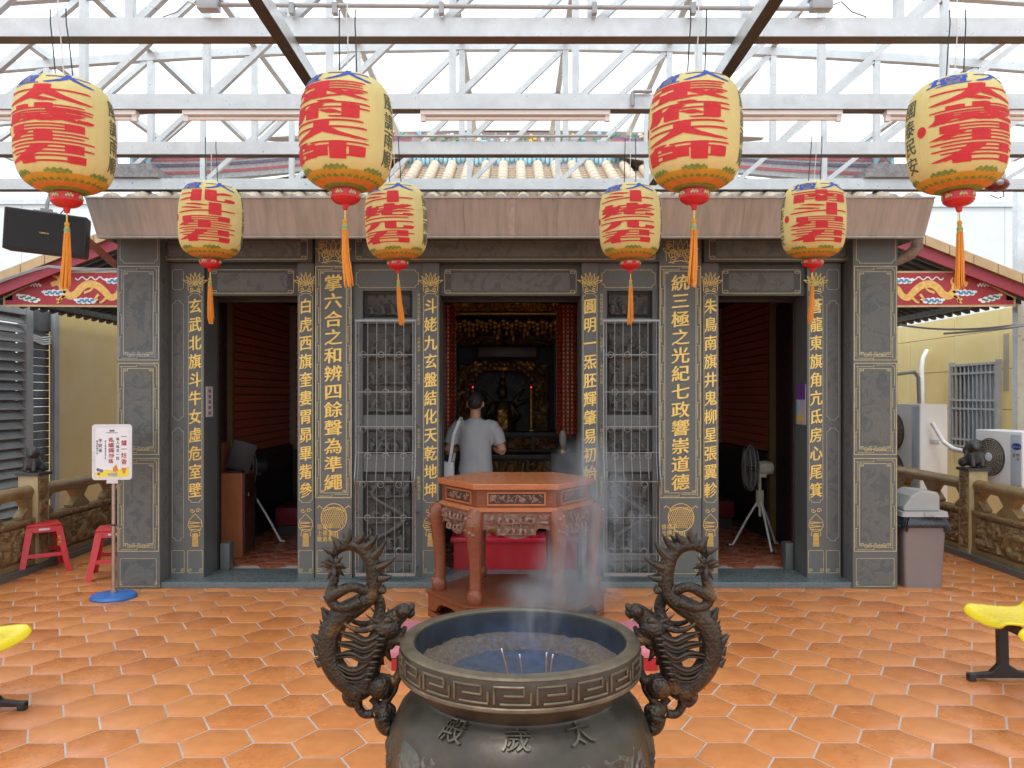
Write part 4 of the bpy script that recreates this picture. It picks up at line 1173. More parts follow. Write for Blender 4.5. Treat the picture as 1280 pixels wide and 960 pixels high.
WC = {}
def wrap_glyph(mb, ch, goff, a0, a1, t0, t1, off=.0022, nx=12, ny=5):
    """printed character laid on the lantern skin between angles a0..a1 (left to right) and profile lengths t0..t1"""
    key = (ch, goff, nx, ny)
    if key not in WC:
        vs, fs = glyph(ch, goff, fit=True)
        bm = bmesh.new(); bv = [bm.verts.new((x, y, 0)) for x, y in vs]
        for f in fs:
            try: bm.faces.new([bv[i] for i in f])
            except ValueError: pass
        for ax, n in ((0, nx), (1, ny)):
            for i in range(1, n):
                co = [0, 0, 0]; co[ax] = i / n; no = [0, 0, 0]; no[ax] = 1
                bmesh.ops.bisect_plane(bm, geom=list(bm.verts) + list(bm.edges) + list(bm.faces), plane_co=co, plane_no=no, dist=1e-5)
        bm.verts.index_update()
        WC[key] = ([(v.co.x, v.co.y) for v in bm.verts], [[v.index for v in f.verts] for f in bm.faces]); bm.free()
    vs, fs = WC[key]
    mb.add([lpoint(a0 + (a1 - a0) * x, t0 + (t1 - t0) * y, off) for x, y in vs], fs)

skin_body = band(0.095, TTOT, 40)
LTEXT = {}
def lantern(px, D, zb, face_deg, text, label, seed):
    """face_deg: turn of the main text away from the viewer (negative = to the left)"""
    x = PX(px, D)
    t = thing("paper_lantern", label, "lantern", (x, D, zb), 0, "yellow lanterns hanging from the canopy")
    rt = random.Random(seed * 7); t.rotation_euler = (R(rt.uniform(-1.6, 1.6)), R(rt.uniform(-2.0, 2.0)), 0)
    to_cam = math.atan2(-D, -x)
    A = to_cam + R(face_deg)     # angle at which the main text is centred; left->right = increasing angle seen from outside
    obj("cloth_body", skin_body, lantern_yellow, t, world=False, smooth=60)
    obj("gold_skirt", band(0.0, 0.135, 12, .0012), lantern_gold, t, world=False, smooth=60)
    obj("orange_band", band(0.040, 0.088, 6, .0022), lantern_orange, t, world=False, smooth=60)
    gb = band(0.0, 0.042, 4, .0030)
    for k in range(30):
        a = 2 * PI * k / 30
        for j, (da, dt, r_) in enumerate(((0, .098, .011), (.05, .094, .007), (-.05, .094, .007))):
            n = 7; c = [lpoint(a + da + r_ * 4.6 * math.cos(2 * PI * q / n), dt + r_ * math.sin(2 * PI * q / n), .0026) for q in range(n)]
            gb.add(c, [tuple(range(n))])
    for k in range(6):
        a = A + 2 * PI * k / 6 + .25
        for j in range(9):
            u = (j - 4) / 4; r_ = .010 * (1 - .45 * abs(u)) + .003
            n = 7; c = [lpoint(a + u * .28 + r_ * 4.6 * math.cos(2 * PI * q / n), (.140) + .007 * (j % 2) + r_ * math.sin(2 * PI * q / n), .0026) for q in range(n)]
            gb.add(c, [tuple(range(n))])
    obj("cloud_print", gb, lantern_green, t, world=False, smooth=60)
    W = R(114)
    T0, T1 = tofz(.452), tofz(.080); st = (T0 - T1) / 4
    for back in (0, PI):
        red, blue, blk = MB(), MB(), MB()
        for i, ch in enumerate(text):
            tt = T0 - i * st
            for k, (sh, sv) in enumerate(((0, 0), (-.056, .009), (-.028, -.009), (.028, .009), (.056, -.009))):
                wrap_glyph(red, ch, 0.0, A + back - W * (.45 - sh), A + back + W * (.45 + sh), tt - st * (.90 - sv), tt + st * sv, off=.0022 + .00012 * k)
        n = 18; c = [lpoint(A + back + R(114) + .11 * math.cos(2 * PI * q / n), .36 + .026 * math.sin(2 * PI * q / n), .0022) for q in range(n)]
        red.add(c, [tuple(range(n))])
        for k, (sh, sv) in enumerate(((0, 0), (-.028, 0), (.028, 0))):
            wrap_glyph(blue, '大', 0.0, A + back + R(0 + 60 * sh), A + back + R(62 + 60 * sh), tofz(.462) + sv, tofz(.462) + .072 + sv, nx=8, off=.0022 + .00012 * k)
            wrap_glyph(blue, '壇', 0.0, A + back + R(-62 + 50 * sh), A + back + R(-8 + 50 * sh), tofz(.460) + sv, tofz(.460) + .068 + sv, nx=8, off=.0022 + .00012 * k)
        for i, ch in enumerate("風調雨順" if back == 0 else "國泰民安"):
            tt = T0 - .01 - i * (st * .97)
            for k, sh in enumerate((0, .5)): wrap_glyph(blk, ch, 0.0, A + back + R(81 + sh), A + back + R(103 + sh), tt - st * .86, tt, nx=4, off=.0022 + .00012 * k)
        obj("red_lettering", red, lantern_red, t, world=False, smooth=60)
        obj("blue_lettering", blue, lantern_blue, t, world=False, smooth=60)
        obj("black_lettering", blk, lantern_black, t, world=False, smooth=60)
    dr = obj("red_drum", MB().lathe([(.045, .012), (.062, .008), (.064, -.004), (.071, -.010), (.072, -.046), (.064, -.056), (.05, -.066), (.018, -.074), (.012, -.098), (.004, -.102)], n=28), lantern_drum, t, world=False)
    q = MB().lathe([(.050, .013), (.060, .017), (.0635, .008), (.0645, .002), (.05, .000)], n=28, cap=False)
    for k in range(7):
        a = 2 * PI * k / 7
        for s in range(-2, 3): q.ball((.0725 * math.cos(a + s * .09), .0725 * math.sin(a + s * .09), -.028 + .006 * (s % 2)), (.006, .006, .009), 6, 5)
    obj("gold_rim", q, gold_pale, dr, world=False)
    rs = random.Random(seed)
    sway = Vector((rs.uniform(-.02, .025), 0, 0)); tz = -.10
    tm = MB().tube([(0, 0, tz), (0, 0, tz - .05)], .004, 6)
    ts = obj("tassel", tm, mosaic_yellow, t, world=False)
    q = MB().ball((0, 0, tz - .055), (.012, .012, .014), 10, 7).tube([(0, 0, tz - .065), (0, 0, tz - .10)], [.010, .014], 10)
    obj("tassel_knot", q, lantern_gold, ts, world=False)
    obj("knot_binding", MB().tube([(0, 0, tz - .078), (0, 0, tz - .09)], .0145, 10), mosaic_green, ts, world=False)
    q = MB(); Lt = .27
    for k in range(34):
        a, r0 = rs.random() * 2 * PI, .012 * math.sqrt(rs.random())
        e = rs.uniform(.9, 1.04) * Lt; sp = 1.6 + rs.random() * .5
        p0 = Vector((r0 * math.cos(a), r0 * math.sin(a), tz - .10))
        p2 = Vector((r0 * sp * math.cos(a), r0 * sp * math.sin(a), tz - .10 - e)) + sway
        p1 = p0.lerp(p2, .5) + sway * -.25
        q.tube([p0, p0.lerp(p1, .5), p1, p1.lerp(p2, .5), p2], [.0035, .0042, .0042, .004, .003], 5)
    obj("tassel_threads", q, tassel_m, ts, world=False)
    hb = 3.555 - zb; ym = -.055 if D < 5 else -.045
    hm = MB()
    for s in (-.04, .045):
        hm.tube([(s, 0, .540), (s * .95, ym * .5, hb - .16), (s * .9, ym + .008, hb - .07), (s * .9, ym + .008, hb)], .0032, 6)
    obj("wire", hm, black_wire, t, world=False)
    obj("cord", MB().tube([(0.0, 0, .545), (.004, ym * .6, hb - .12), (-.002, ym + .006, hb - .03), (.004, ym + .006, hb + .03), (.001, ym + .01, hb + .075)], .0028, 6), white_wire, t, world=False)
    obj("hanger_cap", MB().lathe([(.085, .545), (.07, .552), (.03, .556), (.01, .556)], n=24), white_paint, t, world=False)
DL, DS = 3.93, 5.865
lantern(83, DL, 2.675, -25, "太歲星君", "large yellow lantern hanging in front of the black loudspeaker", 1)
lantern(432, DL, 2.69, -30, "張府天師", "large lantern above the dragon handle nearer the sign stand", 2)
lantern(868, DL, 2.69, -14, "張府天師", "large lantern above the dragon handle nearer the rubbish bin", 3)
lantern(1198, DL, 2.68, 26, "太歲星君", "large lantern whose tassel hangs before the side roof over the yellow wall", 4)
lantern(263, DS, 2.685, -12, "北斗星君", "small lantern whose tassel hangs before the doorway with the wooden cabinet", 5)
lantern(497, DS, 2.675, -24, "斗姥元君", "small lantern with 斗姥 characters, hanging nearer the praying man", 6)
lantern(788, DS, 2.675, -8, "斗姥元君", "small lantern with 斗姥 characters, hanging nearer the cream fan's doorway", 7)
lantern(1016, DS, 2.685, 14, "南斗星君", "small lantern whose tassel hangs before the pillar with the purple poster", 8)

# ================================================================== SIDE PASSAGES
def side_roof(s, label):
    """lean-to roof beside the hall; s = -1 left, +1 right; measured on the right and mirrored about x=-0.03"""
    mxx = lambda x: x if s > 0 else -0.06 - x
    t = thing("side_roof", label, "roof", (mxx(5.0), 9.1, 2.6), group="side passage roofs")
    D = 9.1
    Xp = lambda px: mxx(PX(px, D)); Z = lambda py: PZ(py, D)
    pn = [(1100, 340), (1190, 340), (1194, 334.5), (1268, 372), (1268, 382), (1100, 383)]
    def pr(px_list, y0, y1):
        poly = [(Xp(a), Z(b)) for a, b in px_list]
        if s < 0: poly.reverse()
        return MB().prism(poly, y0, y1)
    b = obj("dragon_panel", pr(pn, D, D + .05), mural_red, t, smooth=0, fix=True)
    bd = MB(); bd.line([(Xp(a), Z(c)) for a, c in pn], .022, D - .004, D + .001, True)
    obj("panel_border", bd, tan_tile, b, smooth=0)
    # painted dragon: wavy body with head, legs and flames
    dm = MB()
    def ribbon(pts, ws, yy=.003):
        L = []
        for i, (a, c) in enumerate(pts):
            p = (pts[max(i - 1, 0)], pts[min(i + 1, len(pts) - 1)])
            dx, dz = p[1][0] - p[0][0], p[1][1] - p[0][1]; d = math.hypot(dx, dz) or 1
            L.append(((a - dz / d * ws[i] / 2, c + dx / d * ws[i] / 2), (a + dz / d * ws[i] / 2, c - dx / d * ws[i] / 2)))
        for q, r_ in zip(L, L[1:]):
            poly = [q[0], q[1], r_[1], r_[0]]
            P4 = [(Xp(a), Z(c)) for a, c in poly]
            dm.prism(P4, D - yy, D + .001)
    def curve(pts, n=6):
        out = []
        for i in range(len(pts) - 1):
            p0, p1, p2, p3 = pts[max(i - 1, 0)], pts[i], pts[i + 1], pts[min(i + 2, len(pts) - 1)]
            for k in range(n):
                u = k / n
                out.append(tuple(.5 * ((2 * p1[j]) + (-p0[j] + p2[j]) * u + (2 * p0[j] - 5 * p1[j] + 4 * p2[j] - p3[j]) * u * u + (-p0[j] + 3 * p1[j] - 3 * p2[j] + p3[j]) * u ** 3) for j in (0, 1)))
        return out + [pts[-1]]
    body = curve([(1104, 360), (1112, 357), (1122, 361), (1127, 369), (1135, 372), (1143, 364), (1152, 357), (1163, 355), (1172, 360), (1178, 367), (1186, 370), (1194, 362), (1196, 355)])
    ribbon(body, [4 + 5 * math.sin(min(1, i / len(body) * 1.5 + .1) * PI * .5) for i in range(len(body))])
    ribbon(curve([(1192, 362), (1199, 355), (1204, 354), (1209, 356)]), [9, 9, 7, 6] + [6] * 20, .0036)
    for a in ([(1196, 354), (1196, 348), (1200, 344)], [(1199, 353), (1201, 347), (1206, 345), (1207, 341)], [(1192, 357), (1189, 352), (1191, 347)]):
        cc = curve(a); ribbon(cc, [4 - 3 * i / len(cc) for i in range(len(cc))], .0042)
    for a in ([(1184, 368), (1194, 371), (1199, 378)], [(1192, 371), (1199, 372)], [(1150, 368), (1154, 374), (1149, 378)], [(1168, 366), (1160, 363), (1156, 358)], [(1140, 372), (1147, 378), (1152, 376)], [(1197, 375), (1203, 374)], [(1197, 376), (1202, 379)]):
        cc = curve(a); ribbon(cc, [3.5 - 2 * i / len(cc) for i in range(len(cc))], .0048)
    obj("painted_dragon", dm, mural_gold, b, smooth=0, fix=True)
    rs = random.Random(5)
    wm, cm_, gm_ = MB(), MB(), MB()
    def blob(q, cx, cy, rx, ry, yy):
        n = 12; q.prism([(Xp(cx + rx * math.cos(2 * PI * i / n)), Z(cy + ry * math.sin(2 * PI * i / n))) for i in range(n)], D - yy, D + .001)
    for cx, cy, q in ((1128, 351, cm_), (1166, 376, cm_), (1206, 366, cm_), (1238, 373, gm_)):
        for i in range(9):
            u = (i - 4) / 4; blob(wm, cx + u * 12, cy + (1.4 if i % 2 else -1.2) - u * (3 if cx > 1230 else 0), 3.4, 2.6 * (1.2 - .5 * abs(u)), .003 + .0001 * i)
        for i in range(6):
            u = (i - 2.5) / 3; blob(q, cx + u * 10, cy + (1 if i % 2 else -1) - u * (3 if cx > 1230 else 0), 2.6, 1.3, .0045 + .0001 * i)
    for x0_ in (1140, 1222):
        cc = [(x0_ + i * (2.3 if x0_ < 1200 else .8), (348 if x0_ < 1200 else 356) + 2 * math.sin(i * 1.3)) for i in range(18)]
        wm.line([(Xp(a), Z(c)) for a, c in cc], .012, D - .003, D + .001)
    obj("painted_cloud", wm, mural_white, b, smooth=0, fix=True); obj("painted_cloud", cm_, mural_blue, b, smooth=0, fix=True); obj("painted_cloud", gm_, mural_green, b, smooth=0, fix=True)
    # sloping roof: maroon bargeboard, tan verge tiles, ribbed underside
    zsl = lambda x: PZ(322, D) - (x - PX(1147, D)) * 0.395     # underside line on the measured (right) side
    X0, X1 = PX(1060, D), 5.98
    def slab(q, za, zb_, ya, yb):
        v = [(mxx(X0), ya, zsl(X0) + za), (mxx(X1), ya, zsl(X1) + za), (mxx(X1), ya, zsl(X1) + zb_), (mxx(X0), ya, zsl(X0) + zb_)]
        v += [(a, yb, c) for a, _, c in v]
        q.add(v, [(0, 1, 2, 3), (7, 6, 5, 4), (0, 4, 5, 1), (1, 5, 6, 2), (2, 6, 7, 3), (3, 7, 4, 0)])
        return q
    obj("bargeboard", slab(MB(), 0.0, .13, D - .08, D - .04), maroon, t, smooth=0, fix=True)
    vt = MB()
    for k in range(8):
        xa = X0 + (X1 - X0) * k / 8 + .004; xb = X0 + (X1 - X0) * (k + 1) / 8 - .004
        v = [(mxx(xa), D - .12, zsl(xa) + .135), (mxx(xb), D - .12, zsl(xb) + .135), (mxx(xb), D - .12, zsl(xb) + .245), (mxx(xa), D - .12, zsl(xa) + .245)]
        v += [(a, D + .12, c) for a, _, c in v]
        vt.add(v, [(0, 1, 2, 3), (7, 6, 5, 4), (0, 4, 5, 1), (1, 5, 6, 2), (2, 6, 7, 3), (3, 7, 4, 0)])
    obj("verge_tile", vt, tan_tile, t, smooth=0, fix=True)
    obj("roof_deck", slab(MB(), .10, .125, D - .03, 15.0), M("milky_sheet", (0.50, 0.51, 0.51), 0.6, vscale=4, var=.08, trans=0.6), t, smooth=0, fix=True)
    rb = MB(); y = D + .12
    while y < 14.9:
        slab(rb, .055, .099, y, y + .085); y += .21
    obj("rafter", rb, M("dark_rafter", (0.040, 0.032, 0.03), 0.6, var=.3), t, smooth=0, fix=True)
    obj("eave_tie", MB().box(mxx(5.60), mxx(5.68), D, 15, 2.765, 2.825), hall_dark, t, smooth=0)
    return t
side_roof(-1, "side passage roof with a painted golden dragon panel, below the black loudspeaker")
side_roof(1, "side passage roof with a painted golden dragon panel, above the yellow panelled wall")

# right: yellow block wall with barred window
t = thing("boundary_wall", "bright yellow panelled wall with a barred window behind the air conditioners", "wall", (6.6, 11, 0))
wm = MB(); XW = 6.5
rows = [0.0, .42, .96, 1.5, 2.04, 2.56, 2.84]
wy0, wy1, wz0, wz1 = 10.70, 11.80, .92, 2.14
ys_ = [5.0, 6.4, 7.8, 9.2, wy0, wy1, 13.1, 14.4, 15.0]
for i in range(len(ys_) - 1):
    for j in range(len(rows) - 1):
        ya, yb, za, zb = ys_[i] + .004, ys_[i + 1] - .004, rows[j] + .004, rows[j + 1] - .004
        if i == 4:
            if za < wz0 < zb: wm.box(XW, XW + .03, ya, yb, za, wz0)
            elif wz0 <= za and zb <= wz1: continue
            elif za < wz1 < zb: wm.box(XW, XW + .03, ya, yb, wz1, zb)
            else: wm.box(XW, XW + .03, ya, yb, za, zb)
        else: wm.box(XW, XW + .03, ya, yb, za, zb)
obj("wall_panels", wm, wall_yellow, t, smooth=0)
bk = MB().box(XW + .031, XW + .2, 5, wy0, 0, 2.84).box(XW + .031, XW + .2, wy1, 15, 0, 2.84).box(XW + .031, XW + .2, wy0, wy1, 0, wz0).box(XW + .031, XW + .2, wy0, wy1, wz1, 2.84)
obj("wall_core", bk, M("wall_joint", (0.30, 0.25, 0.13), 0.8), t, smooth=0)
obj("wall_stain", MB().box(XW - .003, XW + .001, 10.50, 10.62, 1.75, 2.50), M("cement_patch", (0.44, 0.40, 0.32), 0.8, vscale=6), t, smooth=0)
obj("upper_wall", MB().box(XW + .02, XW + .22, 5, 9.6, 2.845, 3.5), cladding, t, smooth=0)
w = obj("window", MB().box(XW + .12, XW + .14, wy0, wy1, wz0, wz1), M("bluish_glass", (0.16, 0.27, 0.34), 0.12, vscale=2, col2=(0.30, 0.42, 0.48)), t, smooth=0)
gm = MB()
for i in range(11):
    y = wy0 + .03 + (wy1 - wy0 - .06) * i / 10; gm.box(XW - .05, XW - .03, y - .012, y + .012, wz0, wz1)
for z in (wz0 + .04, wz0 + .14, 1.50, 1.62, wz1 - .14, wz1 - .02): gm.box(XW - .055, XW - .025, wy0, wy1, z - .014, z + .014)
for y in (wy0 - .02, wy1 + .02): gm.box(XW - .06, XW + .0, y - .025, y + .025, wz0 - .04, wz1 + .03)
obj("window_bars", gm, M("grey_bars", (0.38, 0.39, 0.40), 0.5, 0.3), w, smooth=0)

# left: ochre wall, dark roller door and grey louvres
XL = -6.30
t = thing("ochre_wall", "smooth ochre rendered wall behind the balustrade and sign stand", "wall", (XL - .1, 12.0, 0))
obj("wall_face", MB().box(XL - .2, XL, 11.13, 15, 0, 2.84), wall_ochre, t, smooth=0)
obj("corner_post", MB().box(XL - .04, XL + .03, 11.02, 11.13, 0, 2.84), shutter_m, t, smooth=0)
t = thing("roller_shutter", "dark grey recessed roller shutter beside the ochre wall", "shutter", (XL - .1, 10.7, 0))
q = MB()
for i in range(24): q.cbox(XL - .12, XL - .05, 10.48, 11.02, .11 * i, .11 * i + .103, .008)
obj("shutter_slats", q, shutter_dark, t, smooth=0)
obj("shutter_box", MB().box(XL - .12, XL - .03, 10.48, 11.02, 2.56, 2.84), shutter_dark, t, smooth=0)
q = MB()
for k in range(4): q.tube([(XL - .02 + .02 * k, 10.48, 2.50 - .03 * k), (XL - .01 + .01 * k, 10.75, 2.46 - .03 * k), (XL - .02, 11.02, 2.49 - .03 * k)], .012, 6)
obj("cable_bundle", q, white_wire, t)
t = thing("louvre_screen", "pale grey louvred metal screen beside the dark roller shutter", "louvre", (XL, 8.4, 0))
q = MB()
for i in range(22):
    z = .05 + .122 * i
    q.add([(XL + .05, 6.0, z), (XL + .05, 10.32, z), (XL - .03, 10.32, z + .11), (XL - .03, 6.0, z + .11), (XL + .045, 6.0, z - .008), (XL + .045, 10.32, z - .008), (XL - .035, 10.32, z + .102), (XL - .035, 6.0, z + .102)],
          [(0, 1, 2, 3), (7, 6, 5, 4), (0, 4, 5, 1), (1, 5, 6, 2), (2, 6, 7, 3), (3, 7, 4, 0)])
obj("slats", q, shutter_m, t, smooth=0)
obj("screen_frame", MB().box(XL - .06, XL + .06, 10.33, 10.47, 0, 2.86).box(XL - .06, XL + .06, 6.0, 10.32, 2.72, 2.86), shutter_m, t, smooth=0)
obj("screen_back", MB().box(XL - .12, XL - .08, 6.0, 10.32, 0, 2.58), shutter_dark, t, smooth=0)

# white clad buildings behind each side
def clad(name, x0, x1, y, z1, label, rz):
    t = thing(name, label, "building", ((x0 + x1) / 2, y, 0))
    q = MB(); n = max(2, int((x1 - x0) / .9))
    for i in range(n):
        a, b = x0 + (x1 - x0) * i / n + .004, x0 + (x1 - x0) * (i + 1) / n - .004
        q.box(a, b, y, y + .06, 0, z1)
    obj("cladding", q, cladding, t, smooth=0)
    obj("coping", MB().box(x0 - .05, x1 + .05, y - .04, y + .3, z1 + .001, z1 + .10), steel, t, smooth=0)
    obj("wall_mass", MB().box(x0, x1, y + .061, y + 4, 0, z1), M("cladding_back", (0.5, 0.5, 0.5), 0.8), t, smooth=0)
clad("clad_building", -14, -4.8, 15.4, 5.35, "plain white clad building behind the loudspeaker", 0)
clad("neighbour_building", 4.9, 14, 15.4, 5.3, "plain white clad building behind the red siren and grey post", 0)

# ---- balustrades
def lion(mb, c, s, face):
    cx, cy, cz = c
    mb.ball((cx, cy, cz + .09 * s), (.075 * s, .10 * s, .085 * s))
    mb.ball((cx, cy - .04 * s, cz + .15 * s), (.065 * s, .07 * s, .09 * s))
    mb.ball((cx + face * .02 * s, cy - .08 * s, cz + .225 * s), (.062 * s, .06 * s, .058 * s))
    mb.ball((cx + face * .03 * s, cy - .13 * s, cz + .205 * s), (.035 * s, .035 * s, .03 * s))
    for d in (-1, 1):
        mb.tube([(cx + d * .045 * s, cy - .08 * s, cz + .15 * s), (cx + d * .05 * s, cy - .11 * s, cz + .01 * s)], [.03 * s, .026 * s])
        mb.ball((cx + d * .07 * s, cy + .05 * s, cz + .05 * s), (.04 * s, .065 * s, .05 * s))
        mb.ball((cx + d * .045 * s, cy - .06 * s, cz + .275 * s), .02 * s, 8, 6)
    for k in range(9):
        a = 2 * PI * k / 9
        mb.ball((cx + .062 * s * math.cos(a), cy - .045 * s, cz + .22 * s + .062 * s * math.sin(a)), .024 * s, 8, 6)
    mb.tube([(cx, cy + .09 * s, cz + .1 * s), (cx, cy + .13 * s, cz + .17 * s), (cx, cy + .10 * s, cz + .23 * s)], [.02 * s, .03 * s, .012 * s])

def balustrade(xf, side, posts, label, bays, seed):
    """runs along y at x = xf; carved face towards the courtyard (direction -side)"""
    t = thing("balustrade", label, "balustrade", (xf, 8.0, 0), group="carved stone balustrades")
    f = -side
    def bx(q, a, b, y0, y1, z0, z1): q.box(xf + f * a, xf + f * b, y0, y1, z0, z1)
    y0, y1 = bays[0][0], bays[-1][1]
    q = MB(); bx(q, -.12, .13, y0, y1, 0, .06); obj("plinth", q, granite, t, smooth=0)
    for (a, b) in bays:
        q = MB(); bx(q, -.055, .05, a, b, .062, .50); pn = obj("carved_panel", q, brown_stone, t, smooth=0)
        q = MB()
        for za, zb in ((.062, .115), (.455, .505)): bx(q, .051, .075, a + .001, b - .001, za, zb)
        bx(q, .051, .07, a + .001, a + .06, .116, .454); bx(q, .051, .07, b - .06, b - .001, .116, .454)
        obj("panel_frame", q, brown_rail, pn, smooth=0)
        L = b - a - .14
        r_ = relief(0, L, 0, .31, 0, .05, seed, freq=13, figs=12, res=.008)
        # local: width along y, rising towards the courtyard
        m_ = Matrix(((0, -f * 1.0, 0, xf + f * .052), (1, 0, 0, a + .07), (0, 0, 1, .13), (0, 0, 0, 1)))
        rr = MB(); rr.join(r_, m_); obj("carving", rr, brown_stone, pn, smooth=55, fix=True)
        seed += 7
        r2 = relief(0, L + .08, 0, .042, 0, .02, seed, freq=22, figs=4, res=.007)
        m2 = Matrix(((0, -f, 0, xf + f * .0752), (1, 0, 0, a + .03), (0, 0, 1, .459), (0, 0, 0, 1)))
        rr = MB(); rr.join(r2, m2); obj("carving", rr, brown_stone, pn, smooth=55, fix=True)
        # vase shaped supports leaving bevelled openings under the rail
        n = max(2, int(round((b - a) / .62)))
        for k in range(n + 1):
            yc = a + (b - a) * k / n
            q = MB()
            prof = [(-.16, .505), (.16, .505), (.17, .53), (.06, .61), (.15, .70), (-.15, .70), (-.06, .61), (-.17, .53)]
            pts = [(min(max(yc + u, a), b), v) for u, v in prof]
            vs = [(xf + f * -.045, p, z) for p, z in pts] + [(xf + f * .045, p, z) for p, z in pts]; m = len(pts)
            q.add(vs, [tuple(range(m)), tuple(range(2 * m - 1, m - 1, -1))] + [((i + 1) % m, i, m + i, m + (i + 1) % m) for i in range(m)])
            obj("vase_support", q, brown_rail if k % 2 else brown_stone, t, smooth=0, fix=True)
        q = MB().tube([(xf, a, .755), (xf, b, .755)], .062, 16); q2 = MB(); bx(q, -.05, .05, a, b, .701, .72)
        obj("handrail", q, brown_rail, t)
    for yp in posts:
        q = MB(); bx(q, -.095, .095, yp - .095, yp + .095, 0.061, .905)
        po = obj("post", q, cream_stone, t, smooth=0)
        q = MB(); bx(q, -.115, .115, yp - .115, yp + .115, .906, .935); obj("post_cap", q, lion_stone, po, smooth=0)
        r_ = relief(0, .15, 0, .76, 0, .02, seed, freq=16, figs=10, res=.007)
        m_ = Matrix(((0, -f, 0, xf + f * .096), (1, 0, 0, yp - .075), (0, 0, 1, .11), (0, 0, 0, 1)))
        rr = MB(); rr.join(r_, m_); obj("carving", rr, brown_stone, po, smooth=55, fix=True)
        lm = MB(); lion(lm, (xf, yp + .02, .936), 1.0 if side > 0 else .85, f)
        fused("lion_finial", lm, lion_stone, po, .011, 2, world=True)
balustrade(4.80, 1, [8.36, 10.6], "brown carved balustrade behind the rubbish bin, before the air conditioners", [(6.05, 8.265), (8.455, 10.505), (10.695, 12.4)], 5)
balustrade(-4.68, -1, [7.86, 10.1], "brown carved balustrade behind the red stools", [(5.9, 7.765), (7.955, 10.005), (10.195, 12.2)], 105)

# ---- air conditioners
def fan_face(q, g_, c, r, f, yaxis=True):
    pass
def ac_unit(name, label, loc, rz, L, W_, H, fans, mark):
    """front (with fans) faces local -Y, length along X"""
    t = thing(name, label, "air conditioner", loc, rz, group="air conditioner units by the yellow wall")
    obj("casing", MB().cbox(-L / 2, L / 2, -W_ / 2, W_ / 2, .0, H, .015), ac_white, t, world=False)
    for i, (fx, fz, r) in enumerate(fans):
        q = MB().lathe([(r * .1, .0), (r * .98, .0), (r, .012), (r * 1.04, .012), (r * 1.04, -.004)], n=36)
        q.xf(Matrix.Translation((fx, -W_ / 2 - .002, fz)) @ Matrix.Rotation(R(90), 4, 'X'))
        fr = obj("fan_recess", q, M("fan_shadow", (0.10, 0.085, 0.07), 0.6), t, world=False)
        g_ = MB()
        for k in range(7): g_.ring((fx, -W_ / 2 - .022, fz), r * (.25 + .12 * k), .0035, n=32, m=4)
        for k in range(20):
            a = 2 * PI * k / 20
            g_.tube([(fx + r * .2 * math.cos(a), -W_ / 2 - .024, fz + r * .2 * math.sin(a)), (fx + r * 1.0 * math.cos(a + .3), -W_ / 2 - .018, fz + r * 1.0 * math.sin(a + .3))], .003, 4)
        obj("fan_grille", g_, fan_grille, fr, world=False)
        hub = MB().lathe([(.001, .0), (r * .24, .0), (r * .24, .012), (.001, .014)], n=24); hub.xf(Matrix.Translation((fx, -W_ / 2 - .018, fz)) @ Matrix.Rotation(R(90), 4, 'X'))
        obj("fan_hub", hub, ac_white, fr, world=False)
    px_ = L / 2 - (.17 if L > .7 else .15)
    obj("side_panel", MB().cbox(px_, L / 2 - .012, -W_ / 2 - .004, -W_ / 2 + .01, .03, H - .03, .003), ac_panel, t, world=False)
    if mark:
        q = MB(); n = 20
        q.prism([(px_ + .078 + .062 * math.cos(2 * PI * i / n), H * .74 + .035 * math.sin(2 * PI * i / n)) for i in range(n)], -W_ / 2 - .0065, -W_ / 2 - .003)
        bd = obj("badge", q, M("badge_blue", (0.03, 0.07, 0.30), 0.4), t, world=False, smooth=0)
        q = MB(); write_row(q, "Carrier", px_ + .030, H * .74 - .012, .024, -W_ / 2 - .0068, .001)
        obj("badge_lettering", q, white_paint, bd, world=False, smooth=0)
        q = MB().box(px_ + .03, px_ + .06, -W_ / 2 - .006, -W_ / 2 - .003, H * .55, H * .62).box(px_ + .07, px_ + .12, -W_ / 2 - .006, -W_ / 2 - .003, H * .57, H * .62).box(px_ + .08, px_ + .115, -W_ / 2 - .006, -W_ / 2 - .003, H * .50, H * .545)
        obj("rating_label", q, steel_dull, t, world=False, smooth=0)
    q = MB().box(-L / 2 + .05, -L / 2 + .12, -W_ / 2, W_ / 2, -.46, -.001).box(L / 2 - .12, L / 2 - .05, -W_ / 2, W_ / 2, -.46, -.001)
    if loc[2] > .3:
        q = MB()
        for sx in (-1, 1):
            for sy in (-1, 1): q.box(sx * (L / 2 - .08) - .02, sx * (L / 2 - .08) + .02, sy * (W_ / 2 - .03) - .02, sy * (W_ / 2 - .03) + .02, -loc[2], -.001)
        obj("stand", q, M("galvanised_stand", (0.3, 0.31, 0.31), 0.5, 0.4), t, world=False, smooth=0)
    for z in (.25, .6):
        obj("side_handle", MB().cbox(L / 2, L / 2 + .012, -.06, .06, H * z, H * z + .05, .004), ac_panel, t, world=False)
    return t
